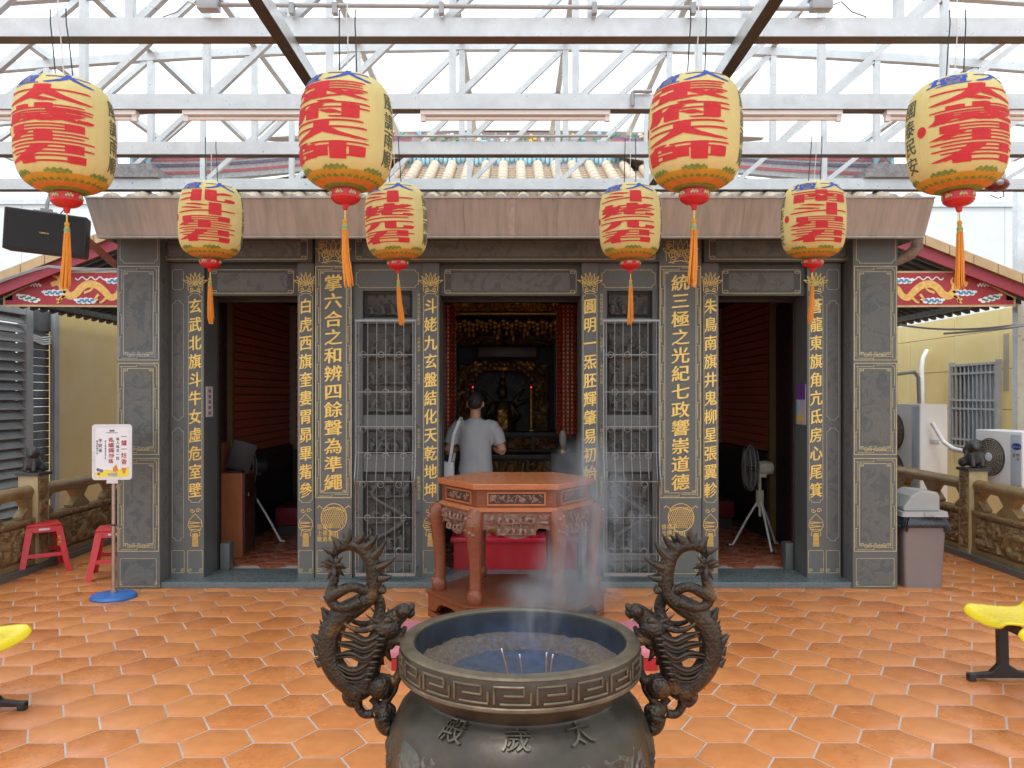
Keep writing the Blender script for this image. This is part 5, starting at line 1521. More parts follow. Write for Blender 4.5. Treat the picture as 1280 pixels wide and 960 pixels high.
# casing front turned towards the courtyard (-X) and a little to the viewer
ac_unit("air_conditioner", "tall white air conditioner with two stacked fans beside the granite corner pillar", (5.15, 10.35, .36), R(-84), .92, .36, 1.22, [(-.12, .86, .24), (-.12, .34, .24)], False)
ac_unit("air_conditioner", "low white air conditioner with one fan and a blue badge", (5.22, 8.38, .74), R(-80), .64, .34, .58, [(-.10, .30, .19)], True)
t = thing("refrigerant_pipe", "white lagged pipe running from the wall into the tall air conditioner", "pipe", (5.6, 9.9, 1.0))
obj("riser", MB().tube([P(1153, 512, 12.2), P(1153, 480, 12.3), P(1152, 460, 12.35), P(1154, 447, 12.4), P(1159, 438, 12.45)], .034, 10), tube_white, t)
obj("drain_hose", MB().tube([P(1165, 528, 9.78), P(1172, 540, 9.75), P(1180, 553, 9.7), P(1192, 561, 9.5), P(1208, 565, 9.2), P(1222, 565, 8.95), P(1240, 562, 8.6)], .026, 10), tube_white, t)
obj("grey_hose", MB().tube([P(1105, 470, 11.8), P(1125, 467, 11.9), P(1143, 465, 12.0), P(1148, 472, 12.0), P(1149, 512, 12.0)], .028, 8), steel_dull, t)

# ---- overhead cables
def cable(name, label, pts_list, m_, r_):
    t = thing(name, label, "cable", tuple(pts_list[0][0]), 0, "overhead cables")
    for pts in pts_list: obj("cable_strand", MB().tube(pts, r_, 6), m_, t)
def sag(a, b, d, n=14): return [Vector(a).lerp(Vector(b), i / n) + Vector((0, 0, -d * 4 * (i / n) * (1 - i / n))) for i in range(n + 1)]
cable("overhead_cable", "grey cable sagging under the side roof across the yellow wall", [sag(P(1124, 406, 11.0), P(1330, 395, 8.6), .10), sag(P(1180, 417, 10.0), P(1330, 399, 8.6), .02)], M("grey_cable", (0.42, 0.43, 0.45), 0.6), .014)
cable("overhead_cable", "bundle of pale cables below the loudspeaker, in front of the dragon panel", [sag(P(-30, 362 + 2 * k, 8.6), P(60, 332 + k, 8.9), -.02) + sag(P(60, 332 + k, 8.9), P(146, 336 + 2 * k, 8.9), .01) for k in range(3)], M("pale_cable", (0.30, 0.30, 0.30), 0.6), .006)
# ================================================================== BRONZE CENSER
CX, CY = PX(650, 2.75), 2.75
cen = thing("incense_burner", "huge round bronze incense burner with two dragon handles and a key pattern rim", "incense burner", (CX, CY, 0))
CP = [(.20, .10), (.30, .13), (.385, .23), (.434, .36), (.446, .45), (.443, .525), (.431, .58), (.410, .625), (.378, .660), (.345, .680), (.336, .70), (.337, .725), (.352, .742), (.400, .748), (.405, .756), (.405, .845), (.401, .851),
      (.364, .853), (.358, .847), (.352, .80), (.345, .70), (.30, .60), (.02, .58)]
obj("bowl", MB().lathe([(.002, .10)] + CP, n=128), bronze, cen, world=False, smooth=35)
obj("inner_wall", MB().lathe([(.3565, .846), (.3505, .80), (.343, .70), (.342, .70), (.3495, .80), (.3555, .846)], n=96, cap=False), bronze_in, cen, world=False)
obj("worn_lip", MB().lathe([(.4055, .843), (.4075, .847), (.403, .854), (.365, .8555), (.361, .851), (.366, .8545), (.402, .8528), (.4055, .8465)], n=128, cap=False).lathe([(.4055, .750), (.409, .754), (.409, .762), (.4055, .766)], n=128, cap=False), bronze_worn, cen, world=False)
# key pattern
km = MB(); U = 20
def cyl(s, z, r=.4068): a = s * 2 * PI / U + .1; return (r * math.cos(a), r * math.sin(a), z)
for u in range(U):
    for path in ([(.05, .12), (.05, .88), (.74, .88), (.74, .5), (.28, .5)], [(.19, .12), (.90, .12), (.90, .66)]):
        pts = []
        for (s0, z0), (s1, z1) in zip(path, path[1:]):
            for k in range(4): pts.append(cyl(u + s0 + (s1 - s0) * k / 4, .770 + (z0 + (z1 - z0) * k / 4) * .066))
        pts.append(cyl(u + path[-1][0], .770 + path[-1][1] * .066))
        km.tube(pts, .0042, 6)
obj("key_pattern", km, bronze_worn, cen, world=False)
# raised characters and relief on the shoulder / belly
PROF = [(r, z) for r, z in CP[:11]]
PR = smooth1(smooth1(np.interp(np.linspace(0, 1, 60), np.linspace(0, 1, len(PROF)), [p[0] for p in PROF]))); PZ_ = smooth1(np.interp(np.linspace(0, 1, 60), np.linspace(0, 1, len(PROF)), [p[1] for p in PROF]))
PROF_T = np.concatenate([[0], np.cumsum([math.dist(PROF[i], PROF[i + 1]) for i in range(len(PROF) - 1)])])
def cpt(a, t, off):
    r = float(np.interp(t, PROF_T, [p[0] for p in PROF])); z = float(np.interp(t, PROF_T, [p[1] for p in PROF]))
    r1 = float(np.interp(t + .01, PROF_T, [p[0] for p in PROF])); z1 = float(np.interp(t + .01, PROF_T, [p[1] for p in PROF]))
    r0 = float(np.interp(t - .01, PROF_T, [p[0] for p in PROF])); z0 = float(np.interp(t - .01, PROF_T, [p[1] for p in PROF]))
    L = math.hypot(r1 - r0, z1 - z0) or 1
    nr, nz = (z1 - z0) / L, -(r1 - r0) / L
    r += nr * off; z += nz * off
    return (r * math.cos(a), r * math.sin(a), z)
tsh = float(np.interp(.664, [p[1] for p in PROF], PROF_T))
cm = MB()
for ch, deg, in (("殿", -33), ("歲", -2), ("太", 28)):
    vs, fs = glyph(ch, 0.0, fit=True)
    a = -PI / 2 + R(deg); dw = .082 / .38; n = len(vs)
    top = [cpt(a - dw / 2 + dw * x, tsh - .040 + .078 * y, .010) for x, y in vs]; bot = [cpt(a - dw / 2 + dw * x, tsh - .040 + .078 * y, -.002) for x, y in vs]
    cnt = {}
    for f in fs:
        for i in range(len(f)): cnt.setdefault(tuple(sorted((f[i], f[(i + 1) % len(f)]))), []).append((f[i], f[(i + 1) % len(f)]))
    cm.add(top + bot, [tuple(f) for f in fs] + [(b, a_, n + a_, n + b) for e, l in cnt.items() if len(l) == 1 for a_, b in l])
obj("raised_characters", cm, M("raised_bronze", (0.085, 0.075, 0.058), 0.45, 0.5, vscale=12), cen, world=False, smooth=0)
def wrapped_relief(a0, a1, t0, t1, depth, seed, nx=260, ny=110, freq=16, figs=10):
    H, e = relief_h((a1 - a0) * .42, t1 - t0, nx, ny, seed, freq, figs)
    q = MB()
    fade = lambda j: min(1, (ny - 1 - j) / (ny * .22)) * min(1, (j + 1) / 4)
    vs = [cpt(a0 + (a1 - a0) * i / (nx - 1), t0 + (t1 - t0) * j / (ny - 1), -.003 + depth * H[j, i] * min(1, e[j, i] * 1.2) * fade(j)) for j in range(ny) for i in range(nx)]
    q.add(vs, [(j * nx + i, j * nx + i + 1, (j + 1) * nx + i + 1, (j + 1) * nx + i) for j in range(ny - 1) for i in range(nx - 1)])
    return q
tb = float(np.interp(.24, [p[1] for p in PROF], PROF_T)); tt_ = float(np.interp(.605, [p[1] for p in PROF], PROF_T))
obj("dragon_relief", wrapped_relief(-PI / 2 - R(62), -PI / 2 + R(62), tb, tt_, .020, 31, 420, 150, 26, 5), M("relief_bronze", (0.055, 0.052, 0.043), 0.38, 0.5, vscale=12, col2=(0.12, 0.11, 0.09)), cen, world=False, smooth=60)
for s in (-1, 1):
    c_ = -PI / 2 + s * R(80)
    obj("cloud_relief", wrapped_relief(c_ - R(10), c_ + R(10), tb, float(np.interp(.60, [p[1] for p in PROF], PROF_T)), .018, 40 + s, 60, 110, 22, 5), bronze, cen, world=False, smooth=60)
for k in range(3):
    a = PI / 2 + k * 2 * PI / 3
    q = MB().tube([(.27 * math.cos(a), .27 * math.sin(a), .16), (.31 * math.cos(a), .31 * math.sin(a), .10), (.29 * math.cos(a), .29 * math.sin(a), .04), (.33 * math.cos(a), .33 * math.sin(a), 0.0)], [.09, .075, .055, .075], 14)
    obj("leg", q, bronze, cen, world=False)
# ash bed
am = MB(); rs = random.Random(2); n, m = 96, 16; vs = []
for j in range(m):
    r = .3505 * (1 - j / m)
    zb = .772 if r > .29 else .772 - .045 * min(1, (.29 - r) / .05)
    for k in range(n):
        a = 2 * PI * k / n
        vs.append((r * math.cos(a), r * math.sin(a), zb + (rs.gauss(0, .0018) if r > .25 else rs.gauss(0, .0015)) + .008 * mnoise.noise(Vector((4 * math.cos(a), 4 * math.sin(a), 9 * r)))))
vs.append((0, 0, .70))
fs = [(j * n + k, j * n + (k + 1) % n, (j + 1) * n + (k + 1) % n, (j + 1) * n + k) for j in range(m - 1) for k in range(n)] + [((m - 1) * n + k, (m - 1) * n + (k + 1) % n, m * n) for k in range(n)]
obj("ash_bed", am.add(vs, fs), ash, cen, world=False)
obj("charred_ash", MB().lathe([(.262, .733), (.235, .735), (.12, .728), (.01, .726)], n=64), M("charred_ash_dark", (0.022, 0.028, 0.038), 0.9, vscale=30, col2=(0.06, 0.065, 0.075), bump=0.6, bscale=90), cen, world=False)

def dragon():
    k = 2.75 / F / 3.31
    ox = PX(380, 2.75) - CX; oz = PZ(650, 2.75)
    p = lambda x, y, dy=0.0: (ox + x * k, dy, oz - y * k)
    q = MB(); Q2 = MB(); Q3 = MB()
    def tb_(pts, n=12, dy=0.0, to=None, flat=1.0):
        P3 = []
        for i in range(len(pts) - 1):
            a0, a1, a2, a3 = pts[max(i - 1, 0)], pts[i], pts[i + 1], pts[min(i + 2, len(pts) - 1)]
            for s in range(4):
                u = s / 4
                P3.append([.5 * ((2 * a1[j]) + (-a0[j] + a2[j]) * u + (2 * a0[j] - 5 * a1[j] + 4 * a2[j] - a3[j]) * u * u + (-a0[j] + 3 * a1[j] - 3 * a2[j] + a3[j]) * u ** 3) for j in range(len(a1))])
        P3.append(list(pts[-1]))
        (to or q).tube([p(a[0], a[1], (a[3] if len(a) > 3 else 0) + dy) for a in P3], [max(1.2, a[2] + 1.0) * k for a in P3], n, flat=flat)
    # tail ring, S-curve and belly
    main = [(130, 185, 12), (120, 150, 18), (140, 118, 22), (185, 100, 26), (235, 112, 29), (270, 150, 31), (287, 205, 32), (290, 260, 32), (278, 308, 33), (225, 350, 40), (168, 385, 46), (125, 435, 49), (104, 500, 49), (108, 565, 47), (140, 630, 46), (195, 678, 48), (250, 700, 52)]
    tb_(main, 14)
    tb_([(250, 700, 50), (262, 640, 50), (280, 570, 46), (305, 500, 44), (335, 445, 40)], 14, -.006)
    q.ball(p(318, 685, -.004), (58 * k, .045, 52 * k)); q.ball(p(225, 700, 0), (60 * k, .045, 45 * k))
    # second coil passing behind
    tb_([(285, 315, 28, .02), (308, 360, 24, .03), (302, 410, 22, .02), (270, 440, 20, .0)])
    tb_([(108, 318, 24, -.02), (150, 290, 23, -.03), (205, 268, 20, -.03), (258, 292, 20, -.01), (285, 320, 16, 0)])
    tb_([(106, 300, 24, -.02), (130, 345, 20, -.02), (185, 352, 18, -.03), (240, 330, 22, -.02)])
    # head
    q.ball(p(345, 440, -.005), (58 * k, .052, 50 * k), rot=Matrix.Rotation(R(0), 3, 'Y'))
    tb_([(345, 430, 44), (380, 402, 38), (410, 378, 33), (432, 366, 24)], 14)
    q.ball(p(414, 372, -.012), (31 * k, .036, 30 * k)); q.ball(p(408, 366, -.042), 13 * k, 8, 6)
    tb_([(425, 380, 20), (444, 360, 15), (452, 344, 5)]); tb_([(430, 395, 16), (448, 385, 12), (453, 372, 4)])
    for sy in (-.035, .035):
        q.ball(p(352, 420, sy), 16 * k, 10, 8); tb_([(330, 425, 15, sy), (352, 402, 13, sy * 1.1), (372, 408, 8, sy)])
        tb_([(318, 420, 13, sy * .7), (270, 440, 14, sy), (220, 440, 11, sy), (165, 415, 4, sy * .8)])
    tb_([(330, 478, 20), (352, 520, 18), (372, 500, 16), (405, 470, 12), (420, 440, 8)])     # jaw
    tb_([(350, 500, 24), (385, 498, 20), (425, 508, 20), (455, 512, 18)])                    # lug fixed to the rim
    tb_([(340, 520, 14), (348, 560, 10), (362, 585, 3)]); tb_([(325, 525, 14), (320, 570, 10), (330, 600, 3)])
    # mane strands
    for pts in ([(320, 470, 20, -.02), (265, 492, 18, -.03), (215, 470, 14, -.03), (160, 458, 4, -.02)], [(315, 495, 20, -.03), (260, 520, 18, -.035), (210, 505, 15, -.03), (150, 500, 5, -.02)],
                [(310, 525, 20, -.03), (262, 560, 18, -.035), (205, 540, 15, -.03), (140, 552, 4, -.02)], [(300, 560, 20, -.02), (250, 600, 18, -.03), (205, 612, 15, -.03), (150, 590, 5, -.02)],
                [(298, 600, 18, -.02), (245, 640, 16, -.03), (190, 640, 8, -.03), (160, 620, 3, -.02)]):
        tb_(pts, 9); tb_([(x_, y_ - 7, r_ * .45, d_ - .016) for x_, y_, r_, d_ in pts], 7, to=Q3); tb_([(x_, y_ + 8, r_ * .4, d_ - .012) for x_, y_, r_, d_ in pts], 7, to=Q3)
    # legs
    tb_([(338, 660, 26), (372, 668, 22), (396, 630, 17), (398, 590, 15), (392, 560, 10)]); tb_([(396, 600, 15), (412, 580, 9), (408, 560, 3)])
    tb_([(380, 660, 16), (372, 700, 16), (352, 730, 17), (330, 765, 18)])
    tb_([(205, 700, 30), (182, 728, 26), (200, 758, 18), (228, 745, 12)]); tb_([(222, 735, 20), (226, 775, 18), (250, 803, 17), (285, 800, 18)])
    tb_([(285, 735, 20), (300, 760, 16), (300, 785, 18)])
    # cloud-carp foot fixed to the belly
    tb_([(292, 792, 16), (325, 790, 36), (338, 828, 46), (352, 866, 36), (366, 898, 6)], 12)
    for a in ([(300, 790, 14), (330, 768, 16), (365, 778, 14), (376, 800, 5)], [(318, 812, 10, -.04), (345, 800, 12, -.045), (368, 815, 5, -.03)], [(372, 850, 20), (392, 880, 22), (410, 890, 16)]): tb_(a, 9)
    q.ball(p(352, 852, -.03), 15 * k, 8, 6)
    # tail flower
    for i in range(11):
        a = 2 * PI * i / 11 + .3; L = 62 if i % 2 else 50
        c = p(132, 185, -.02); e = p(132 + L * math.cos(a), 185 + L * math.sin(a), -.025 + .03 * math.sin(3 * a))
        Q2.cone(c, e, 15 * k, 7, bend=(0, -.012, .004))
    q.ball(p(132, 185, -.025), 20 * k)
    tb_([(132, 200, 16), (128, 240, 17), (118, 275, 20), (108, 310, 22)])
    # dorsal spikes along the outside
    c = [(118, 152), (122, 128), (146, 104), (182, 84), (222, 86), (258, 112), (288, 150), (306, 196), (314, 240), (316, 285), (96, 400), (82, 440), (62, 500), (62, 545), (72, 592)]
    t_ = [(78, 168), (84, 112), (122, 70), (190, 38), (246, 52), (300, 62), (334, 90), (372, 156), (360, 228), (338, 290), (78, 362), (66, 452), (36, 472), (46, 520), (50, 570)]
    for (xa, ya), (xb, yb) in zip(c, t_):
        for s in (-.012, .014):
            Q2.cone(p(xa, ya, s), p(xa + (xb - xa) * 1.18 - 6 * (s > 0), ya + (yb - ya) * 1.18 + 10 * (s > 0), s * 1.6), 19 * k, 7, bend=(.006, 0, -.006))
    for (xa, ya, xb, yb) in ((176, 90, 160, 52), (240, 98, 276, 58), (276, 132, 326, 118), (120, 380, 112, 358), (90, 470, 64, 410), (150, 655, 130, 700)): Q2.cone(p(xa, ya), p(xb, yb), 15 * k, 6)
    # horns, teeth, belly plates
    for sy in (-.03, .03):
        Q3.cone(p(322, 412, sy), p(262, 372, sy * 1.5), 10 * k, 7, bend=(0, 0, -.012)); Q3.cone(p(352, 402, sy), p(338, 372, sy * 1.2), 8 * k, 6)
        for j in range(5): Q3.cone(p(372 + 12 * j, 425 - 9 * j, sy * .7), p(378 + 12 * j, 440 - 9 * j, sy * .7), 4.5 * k, 5)
    for j in range(9):
        t_ = j / 8; Q3.ball(p(272 + 62 * t_, 640 - 190 * t_, -.045), (24 * k, .012, 8 * k), 8, 6)
    return q, Q2, Q3
def flip(m):
    o = MB(); o.v = [(-x, y, z) for x, y, z in m.v]; o.f = [tuple(reversed(f)) for f in m.f]; return o
dq = dragon()
spike_m = M("spike_bronze", (0.016, 0.012, 0.009), 0.42, 0.35, vscale=20, col2=(0.050, 0.033, 0.018))
for fl in (0, 1):
    b_, s_, m_ = [flip(x) if fl else x for x in dq]
    dh = fused("dragon_handle", b_, bronze_scale, cen, .0027, 1)
    obj("dorsal_fin", s_, spike_m, dh, world=False, smooth=50); obj("mane", m_, spike_m, dh, world=False, smooth=60)
# incense sticks standing in the ash
STK = [(628, 815, 640, "tallest, leaning incense stick standing apart in the burner"), (650, 822, 655, "short incense stick standing in the middle between the tallest and the pair"),
       (683, 820, 681, "straighter incense stick of the close pair"), (690.5, 822, 684, "more slanted incense stick of the close pair")]
for px, py, pb, lab in STK:
    top = P(px, py, 2.60); bot = Vector((PX(pb, 2.64), 2.64, .712))
    t = thing("incense_stick", lab, "incense stick", tuple(bot), 0, "incense sticks burning in the bronze burner")
    obj("stick", MB().tube([bot, bot.lerp(top, .5) + Vector((.001, 0, 0)), top], .0021, 6), incense_m, t)
    d = (top - bot).normalized()
    obj("ash_tip", MB().tube([top, top + d * .012], .0024, 6), white_wire, t)

# ================================================================== HEXAGONAL OFFERING TABLE
TX, TY = PX(645, 6.15), 6.15
tab = thing("offering_table", "hexagonal red lacquered offering table with carved apron behind the bronze burner", "table", (TX, TY, 0))
SQ = .88
def hexa(r): return [(r * math.cos(PI / 3 * i), r * math.sin(PI / 3 * i) * SQ) for i in range(6)]
def hslab(r0, z0, r1, z1, r2=None, z2=None):
    q = MB(); L = [(r0, z0), (r1, z1)] + ([(r2, z2)] if r2 else [])
    vs = [(x, y, z) for r, z in L for x, y in hexa(r)]; m = len(L)
    fs = [tuple(range(5, -1, -1)), tuple((m - 1) * 6 + i for i in range(6))] + [(l * 6 + i, l * 6 + (i + 1) % 6, (l + 1) * 6 + (i + 1) % 6, (l + 1) * 6 + i) for l in range(m - 1) for i in range(6)]
    return q.add(vs, fs)
def bevel_obj(o, w=.006, s=2):
    b = o.modifiers.new("bevel", 'BEVEL'); b.width = w; b.segments = s; b.limit_method = 'ANGLE'; b.angle_limit = R(30); return o
bevel_obj(obj("tabletop", hslab(.605, 1.012, .605, 1.055), wood_top, tab, world=False, smooth=30))
obj("waist", hslab(.565, .885, .565, 1.0115), wood, tab, world=False, smooth=0)
bevel_obj(obj("moulding", hslab(.60, .852, .612, .862, .57, .8845), wood_top, tab, world=False, smooth=0), .003)
bevel_obj(obj("base_plate", hslab(.68, .165, .70, .20), wood, tab, world=False, smooth=0))
def on_face(i, r):
    a, b = Vector((*hexa(r)[i], 0)), Vector((*hexa(r)[(i + 1) % 6], 0))
    mid = (a + b) / 2; ux = (b - a).normalized(); n_ = Vector((ux.y, -ux.x, 0))
    if n_.dot(mid) < 0: n_ = -n_
    m_ = Matrix.Identity(4)
    for j in range(3): m_[j][0] = ux[j]; m_[j][1] = -n_[j]; m_[j][3] = mid[j]
    return m_, (b - a).length
for i in range(6):
    m_, L = on_face(i, .565)
    w_ = L * .36
    q = MB(); pr_ = [(-w_, .905), (w_, .905), (w_, .99), (-w_, .99)]
    q.line(pr_, .012, -.008, .001, True); q.xf(m_); obj("panel_frame", q, wood_top, tab, world=False, smooth=0, fix=True)
    q = MB().prism([(-w_ + .005, .91), (w_ - .005, .91), (w_ - .005, .985), (-w_ + .005, .985)], -.001, .001); q.xf(m_); obj("fret_ground", q, wood_dark, tab, world=False, smooth=0, fix=True)
    q = relief(-w_ + .006, w_ - .006, .911, .984, .004, .013, 60 + i, freq=34, figs=0, res=.0035); q.xf(m_); obj("fretwork", q, wood_carve, tab, world=False, smooth=60, fix=True)
    m_, L = on_face(i, .585)
    h = L / 2; poly = [(-h, .852), (-h, .70), (-h * .72, .735), (-h * .55, .74), (-h * .40, .70), (-h * .2, .672), (0, .664), (h * .2, .672), (h * .40, .70), (h * .55, .74), (h * .72, .735), (h, .70), (h, .852)]
    q = MB().prism(poly, .0, .03); q.xf(m_); obj("apron", q, wood_carve, tab, world=False, smooth=0, fix=True)
    q = figure_scene(-h * .48, h * .48, .685, .842, .0, .030, 80 + 3 * i, .075); q.xf(m_); fused("apron_carving", q, wood_carve, tab, .0042, 1)
    for s in (-1, 1):
        q = relief(min(s * h * .52, s * h * .9), max(s * h * .52, s * h * .9), .76, .845, .002, .020, 99 + i + s, freq=22, figs=4, res=.005); q.xf(m_); obj("apron_carving", q, wood_carve, tab, world=False, smooth=60, fix=True)
    # cabriole leg at each corner
    x, y = hexa(1.0)[i]; d = Vector((x, y, 0)).normalized()
    at = lambda r, z: Vector((x * r, y * r, z))
    q = MB().tube([at(.57, .850), at(.60, .81), at(.608, .75), at(.598, .66), at(.585, .52), at(.580, .40), at(.583, .30), at(.588, .26)], [.056, .066, .066, .054, .046, .042, .042, .044], 10)
    lg = obj("leg", q, wood, tab, world=False)
    q = MB().tube([at(.59, .30), at(.592, .265), at(.588, .22), at(.588, .201)], [.040, .060, .055, .050], 10); q.ball(at(.63, .275), .026, 10, 8)
    obj("scroll_foot", q, wood, lg, world=False)
    r_ = MB()
    for k in range(9):
        b_ = k * .7; r_.ball(at(.655 + .006 * math.sin(k * 2), .70 + .016 * k) + Vector((-d.y, d.x, 0)) * .030 * math.cos(b_ * 2), (.018, .018, .016), 8, 6)
    obj("leg_mask", r_, wood_carve, lg, world=False)
    # openwork skirt of the base
    m_, L = on_face(i, .675)
    h = L / 2 - .002
    q = MB().prism([(-h, 0), (h, 0), (h, .05), (h * .1, .028), (-h * .1, .028), (-h, .05)], 0, .04); q.prism([(-h, .051), (-h * .62, .055), (-h * .45, .11), (-h * .3, .13), (h * .3, .13), (h * .45, .11), (h * .62, .055), (h, .051), (h, .164), (-h, .164)], .001, .039); q.xf(m_)
    obj("base_skirt", q, wood, tab, world=False, smooth=0, fix=True)

# kneeler between table and burner, red bench in the doorway, yellow carton
k0, k1 = PX(497, 5.25), PX(812, 5.25)
t = thing("kneeler", "long low red vinyl kneeler on the tiles between the burner and the table", "kneeler", ((k0 + k1) / 2, 5.2, 0))
obj("cushion", MB().cbox(k0, k1, 4.90, 5.52, .075, .138, .022), M("sky_sheen_vinyl", (0.56, 0.19, 0.24), 0.35, vscale=4, var=.1), t)  # pink is the sky's sheen on red vinyl, put into the base colour
obj("base_board", MB().cbox(k0 + .01, k1 - .01, 4.91, 5.51, .0, .074, .004), red_board, t, smooth=0)
t = thing("red_bench", "glossy red box bench standing in the central doorway behind the offering table", "bench", (.05, 7.66, ZL))
obj("body", MB().cbox(PX(567, 7.54), PX(728, 7.54), 7.54, 7.86, ZL, .305, .004), red_board, t, smooth=0)
obj("seat_top", MB().cbox(PX(563, 7.52), PX(732, 7.52), 7.52, 7.88, .306, .352, .008), red_cloth, t)
t = thing("yellow_carton", "bright yellow carton half hidden behind the red bench", "box", (-.13, 8.25, ZL))
obj("carton", MB().cbox(-.24, .02, 8.15, 8.4, ZL, .39, .004), M("yellow_card", (0.72, 0.50, 0.03), 0.5), t, smooth=0)
obj("printed_band", MB().box(-.241, .021, 8.147, 8.149, .20, .27), mosaic_red, t, smooth=0)

# ================================================================== PERSON
PXX, PYY = PX(594, 7.98), 7.98
man = thing("person", "man in a grey t-shirt seen from behind, praying in the central doorway", "person", (PXX, PYY, ZL))
def build_person():
    b = MB()
    # legs
    for s in (-1, 1):
        b.tube([(s * .085, .0, .88), (s * .095, .01, .70), (s * .10, .015, .50), (s * .10, -.005, .42), (s * .105, -.02, .32), (s * .105, -.005, .16), (s * .105, .0, .07)], [.085, .083, .062, .052, .056, .040, .035], 14)
        b.tube([(s * .105, -.03, .045), (s * .11, .06, .04), (s * .115, .17, .025)], [.042, .042, .03], 10)
    b.ball((0, .0, .90), (.155, .11, .12))
    b.tube([(0, 0, .92), (0, .005, 1.05), (0, .0, 1.2), (0, -.005, 1.32), (0, -.005, 1.38)], [.130, .125, .135, .135, .08], 20, flat=.70)
    for s in (-1, 1): b.tube([(s * .06, -.005, 1.345), (s * .16, -.01, 1.31)], [.05, .048], 12)
    b.tube([(0, -.005, 1.34), (0, .0, 1.42), (0, .012, 1.48)], [.07, .056, .052], 14)
    # head, ears, nose
    b.ball((0, .025, 1.565), (.074, .092, .105)); b.ball((0, .045, 1.515), (.058, .062, .07))
    b.ball((0, .118, 1.54), (.013, .018, .02)); b.ball((0, .10, 1.50), (.026, .014, .01)); b.ball((0, .105, 1.575), (.05, .012, .012))
    for s in (-1, 1): b.ball((s * .078, .015, 1.55), (.012, .022, .034)); b.ball((s * .03, .107, 1.56), (.014, .01, .01))
    # arms, bent so that the hands meet in front of the chest
    for s in (-1, 1):
        e = Vector((s * .275, -.01, 1.085)); w = Vector((s * .11, .23, 1.13))
        b.tube([(s * .175, -.01, 1.33), (s * .225, -.015, 1.22), e], [.046, .045, .042], 12)
        b.tube([e + Vector((0, -.004, 0)), e.lerp(w, .3), e.lerp(w, .7), w], [.043, .044, .034, .027], 12)
        # palm, four fingers and a thumb round the incense
        pm = w + Vector((-s * .035, .035, .03)); b.ball(pm, (.028, .036, .042))
        for i in range(4):
            f0 = pm + Vector((-s * .005, .022 - .004 * i, .035 - .022 * i)); L = (.036, .040, .037, .030)[i]
            b.tube([f0, f0 + Vector((-s * L * .5, L * .65, .006)), f0 + Vector((-s * L * 1.05, L * .75, .0)), f0 + Vector((-s * L * 1.25, L * .3, -.006))], [.0095, .0092, .0085, .007], 8)
        b.tube([pm + Vector((0, -.01, .028)), pm + Vector((-s * .012, .004, .055)), pm + Vector((-s * .020, .018, .075))], [.012, .0105, .008], 8)
    return b
fused("body", build_person(), skin, man, .0075, 3)
# shirt: torso and sleeves
s_ = MB()
rings = [(.80, .165, .122), (.90, .168, .125), (1.0, .160, .118), (1.1, .160, .116), (1.2, .175, .120), (1.28, .190, .120), (1.335, .185, .105), (1.375, .135, .085), (1.405, .085, .070)]
vs = []; n = 40
for z, rx, ry in rings:
    for k in range(n):
        a = 2 * PI * k / n; c, d = math.cos(a), math.sin(a)
        vs.append((rx * math.copysign(abs(c) ** .85, c), ry * math.copysign(abs(d) ** .85, d) - .003, z))
s_.add(vs, [tuple(range(n - 1, -1, -1)), tuple((len(rings) - 1) * n + k for k in range(n))] + [(i * n + k, i * n + (k + 1) % n, (i + 1) * n + (k + 1) % n, (i + 1) * n + k) for i in range(len(rings) - 1) for k in range(n)])
for s in (-1, 1):
    s_.tube([(s * .10, -.008, 1.345), (s * .165, -.01, 1.325), (s * .215, -.014, 1.25), (s * .25, -.012, 1.155)], [.070, .070, .066, .064], 16)
sh = fused("t_shirt", s_, shirt_m, man, .009, 4, disp=(.017, 9.5, .5))
obj("collar", MB().ring((0, .0, 1.40), .066, .008, axis='Z', n=28, m=8), shirt_m, man, world=False)
q = MB()
for s in (-1, 1): q.tube([(s * .08, 0, .92), (s * .098, .005, .75), (s * .105, .01, .50)], [.085, .105, .10], 18)
q.ball((0, 0, .87), (.148, .108, .10))
fused("shorts", q, shorts_m, man, .012, 3, disp=(.008, 12.0, .6))
hm = MB().ball((0, .008, 1.590), (.079, .090, .086)).ball((0, -.030, 1.565), (.073, .055, .070))
hr = fused("hair", hm, hair_m, man, .006, 2, disp=(.004, 70.0, 1.0))
for s in (-1, 1): pass
obj("shoe", MB().cbox(-.155, -.06, -.075, .20, .0, .055, .018), black_plastic, man, world=False); obj("shoe", MB().cbox(.06, .155, -.075, .20, .0, .055, .018), black_plastic, man, world=False)
# incense in his hands
t = thing("held_incense", "slim incense sticks held between the praying man's hands", "incense", (PXX, PYY + .30, ZL + 1.12))
q = MB()
for k in range(3): q.tube([(PXX - .008 + .008 * k, PYY + .29, ZL + 1.06), (PXX - .010 + .010 * k, PYY + .33, ZL + 1.42)], .0018, 6)
obj("sticks", q, incense_m, t)
# tote bag on his left shoulder
t = thing("tote_bag", "white canvas tote bag hanging from the praying man's shoulder", "bag", (PXX - .24, PYY - .03, ZL + .66))
bm_ = MB(); bx_ = PXX - .265; bz_ = ZL + .62
n = 10; vs = []
for j in range(9):
    for k in range(20):
        a = 2 * PI * k / 20; c, d = math.cos(a), math.sin(a)
        fl_ = .035 * (1 - .4 * j / 8)
        vs.append((bx_ + .060 * math.copysign(abs(c) ** .4, c) * (1 - .3 * (j == 0)) , PYY - .05 + .15 * math.copysign(abs(d) ** .5, d) * .6 + .006 * math.sin(j), bz_ + .36 * j / 8))
bm_.add(vs, [tuple(range(19, -1, -1)), tuple(8 * 20 + k for k in range(20))] + [(j * 20 + k, j * 20 + (k + 1) % 20, (j + 1) * 20 + (k + 1) % 20, (j + 1) * 20 + k) for j in range(8) for k in range(20)])
obj("bag_body", bm_, canvas_m, t)
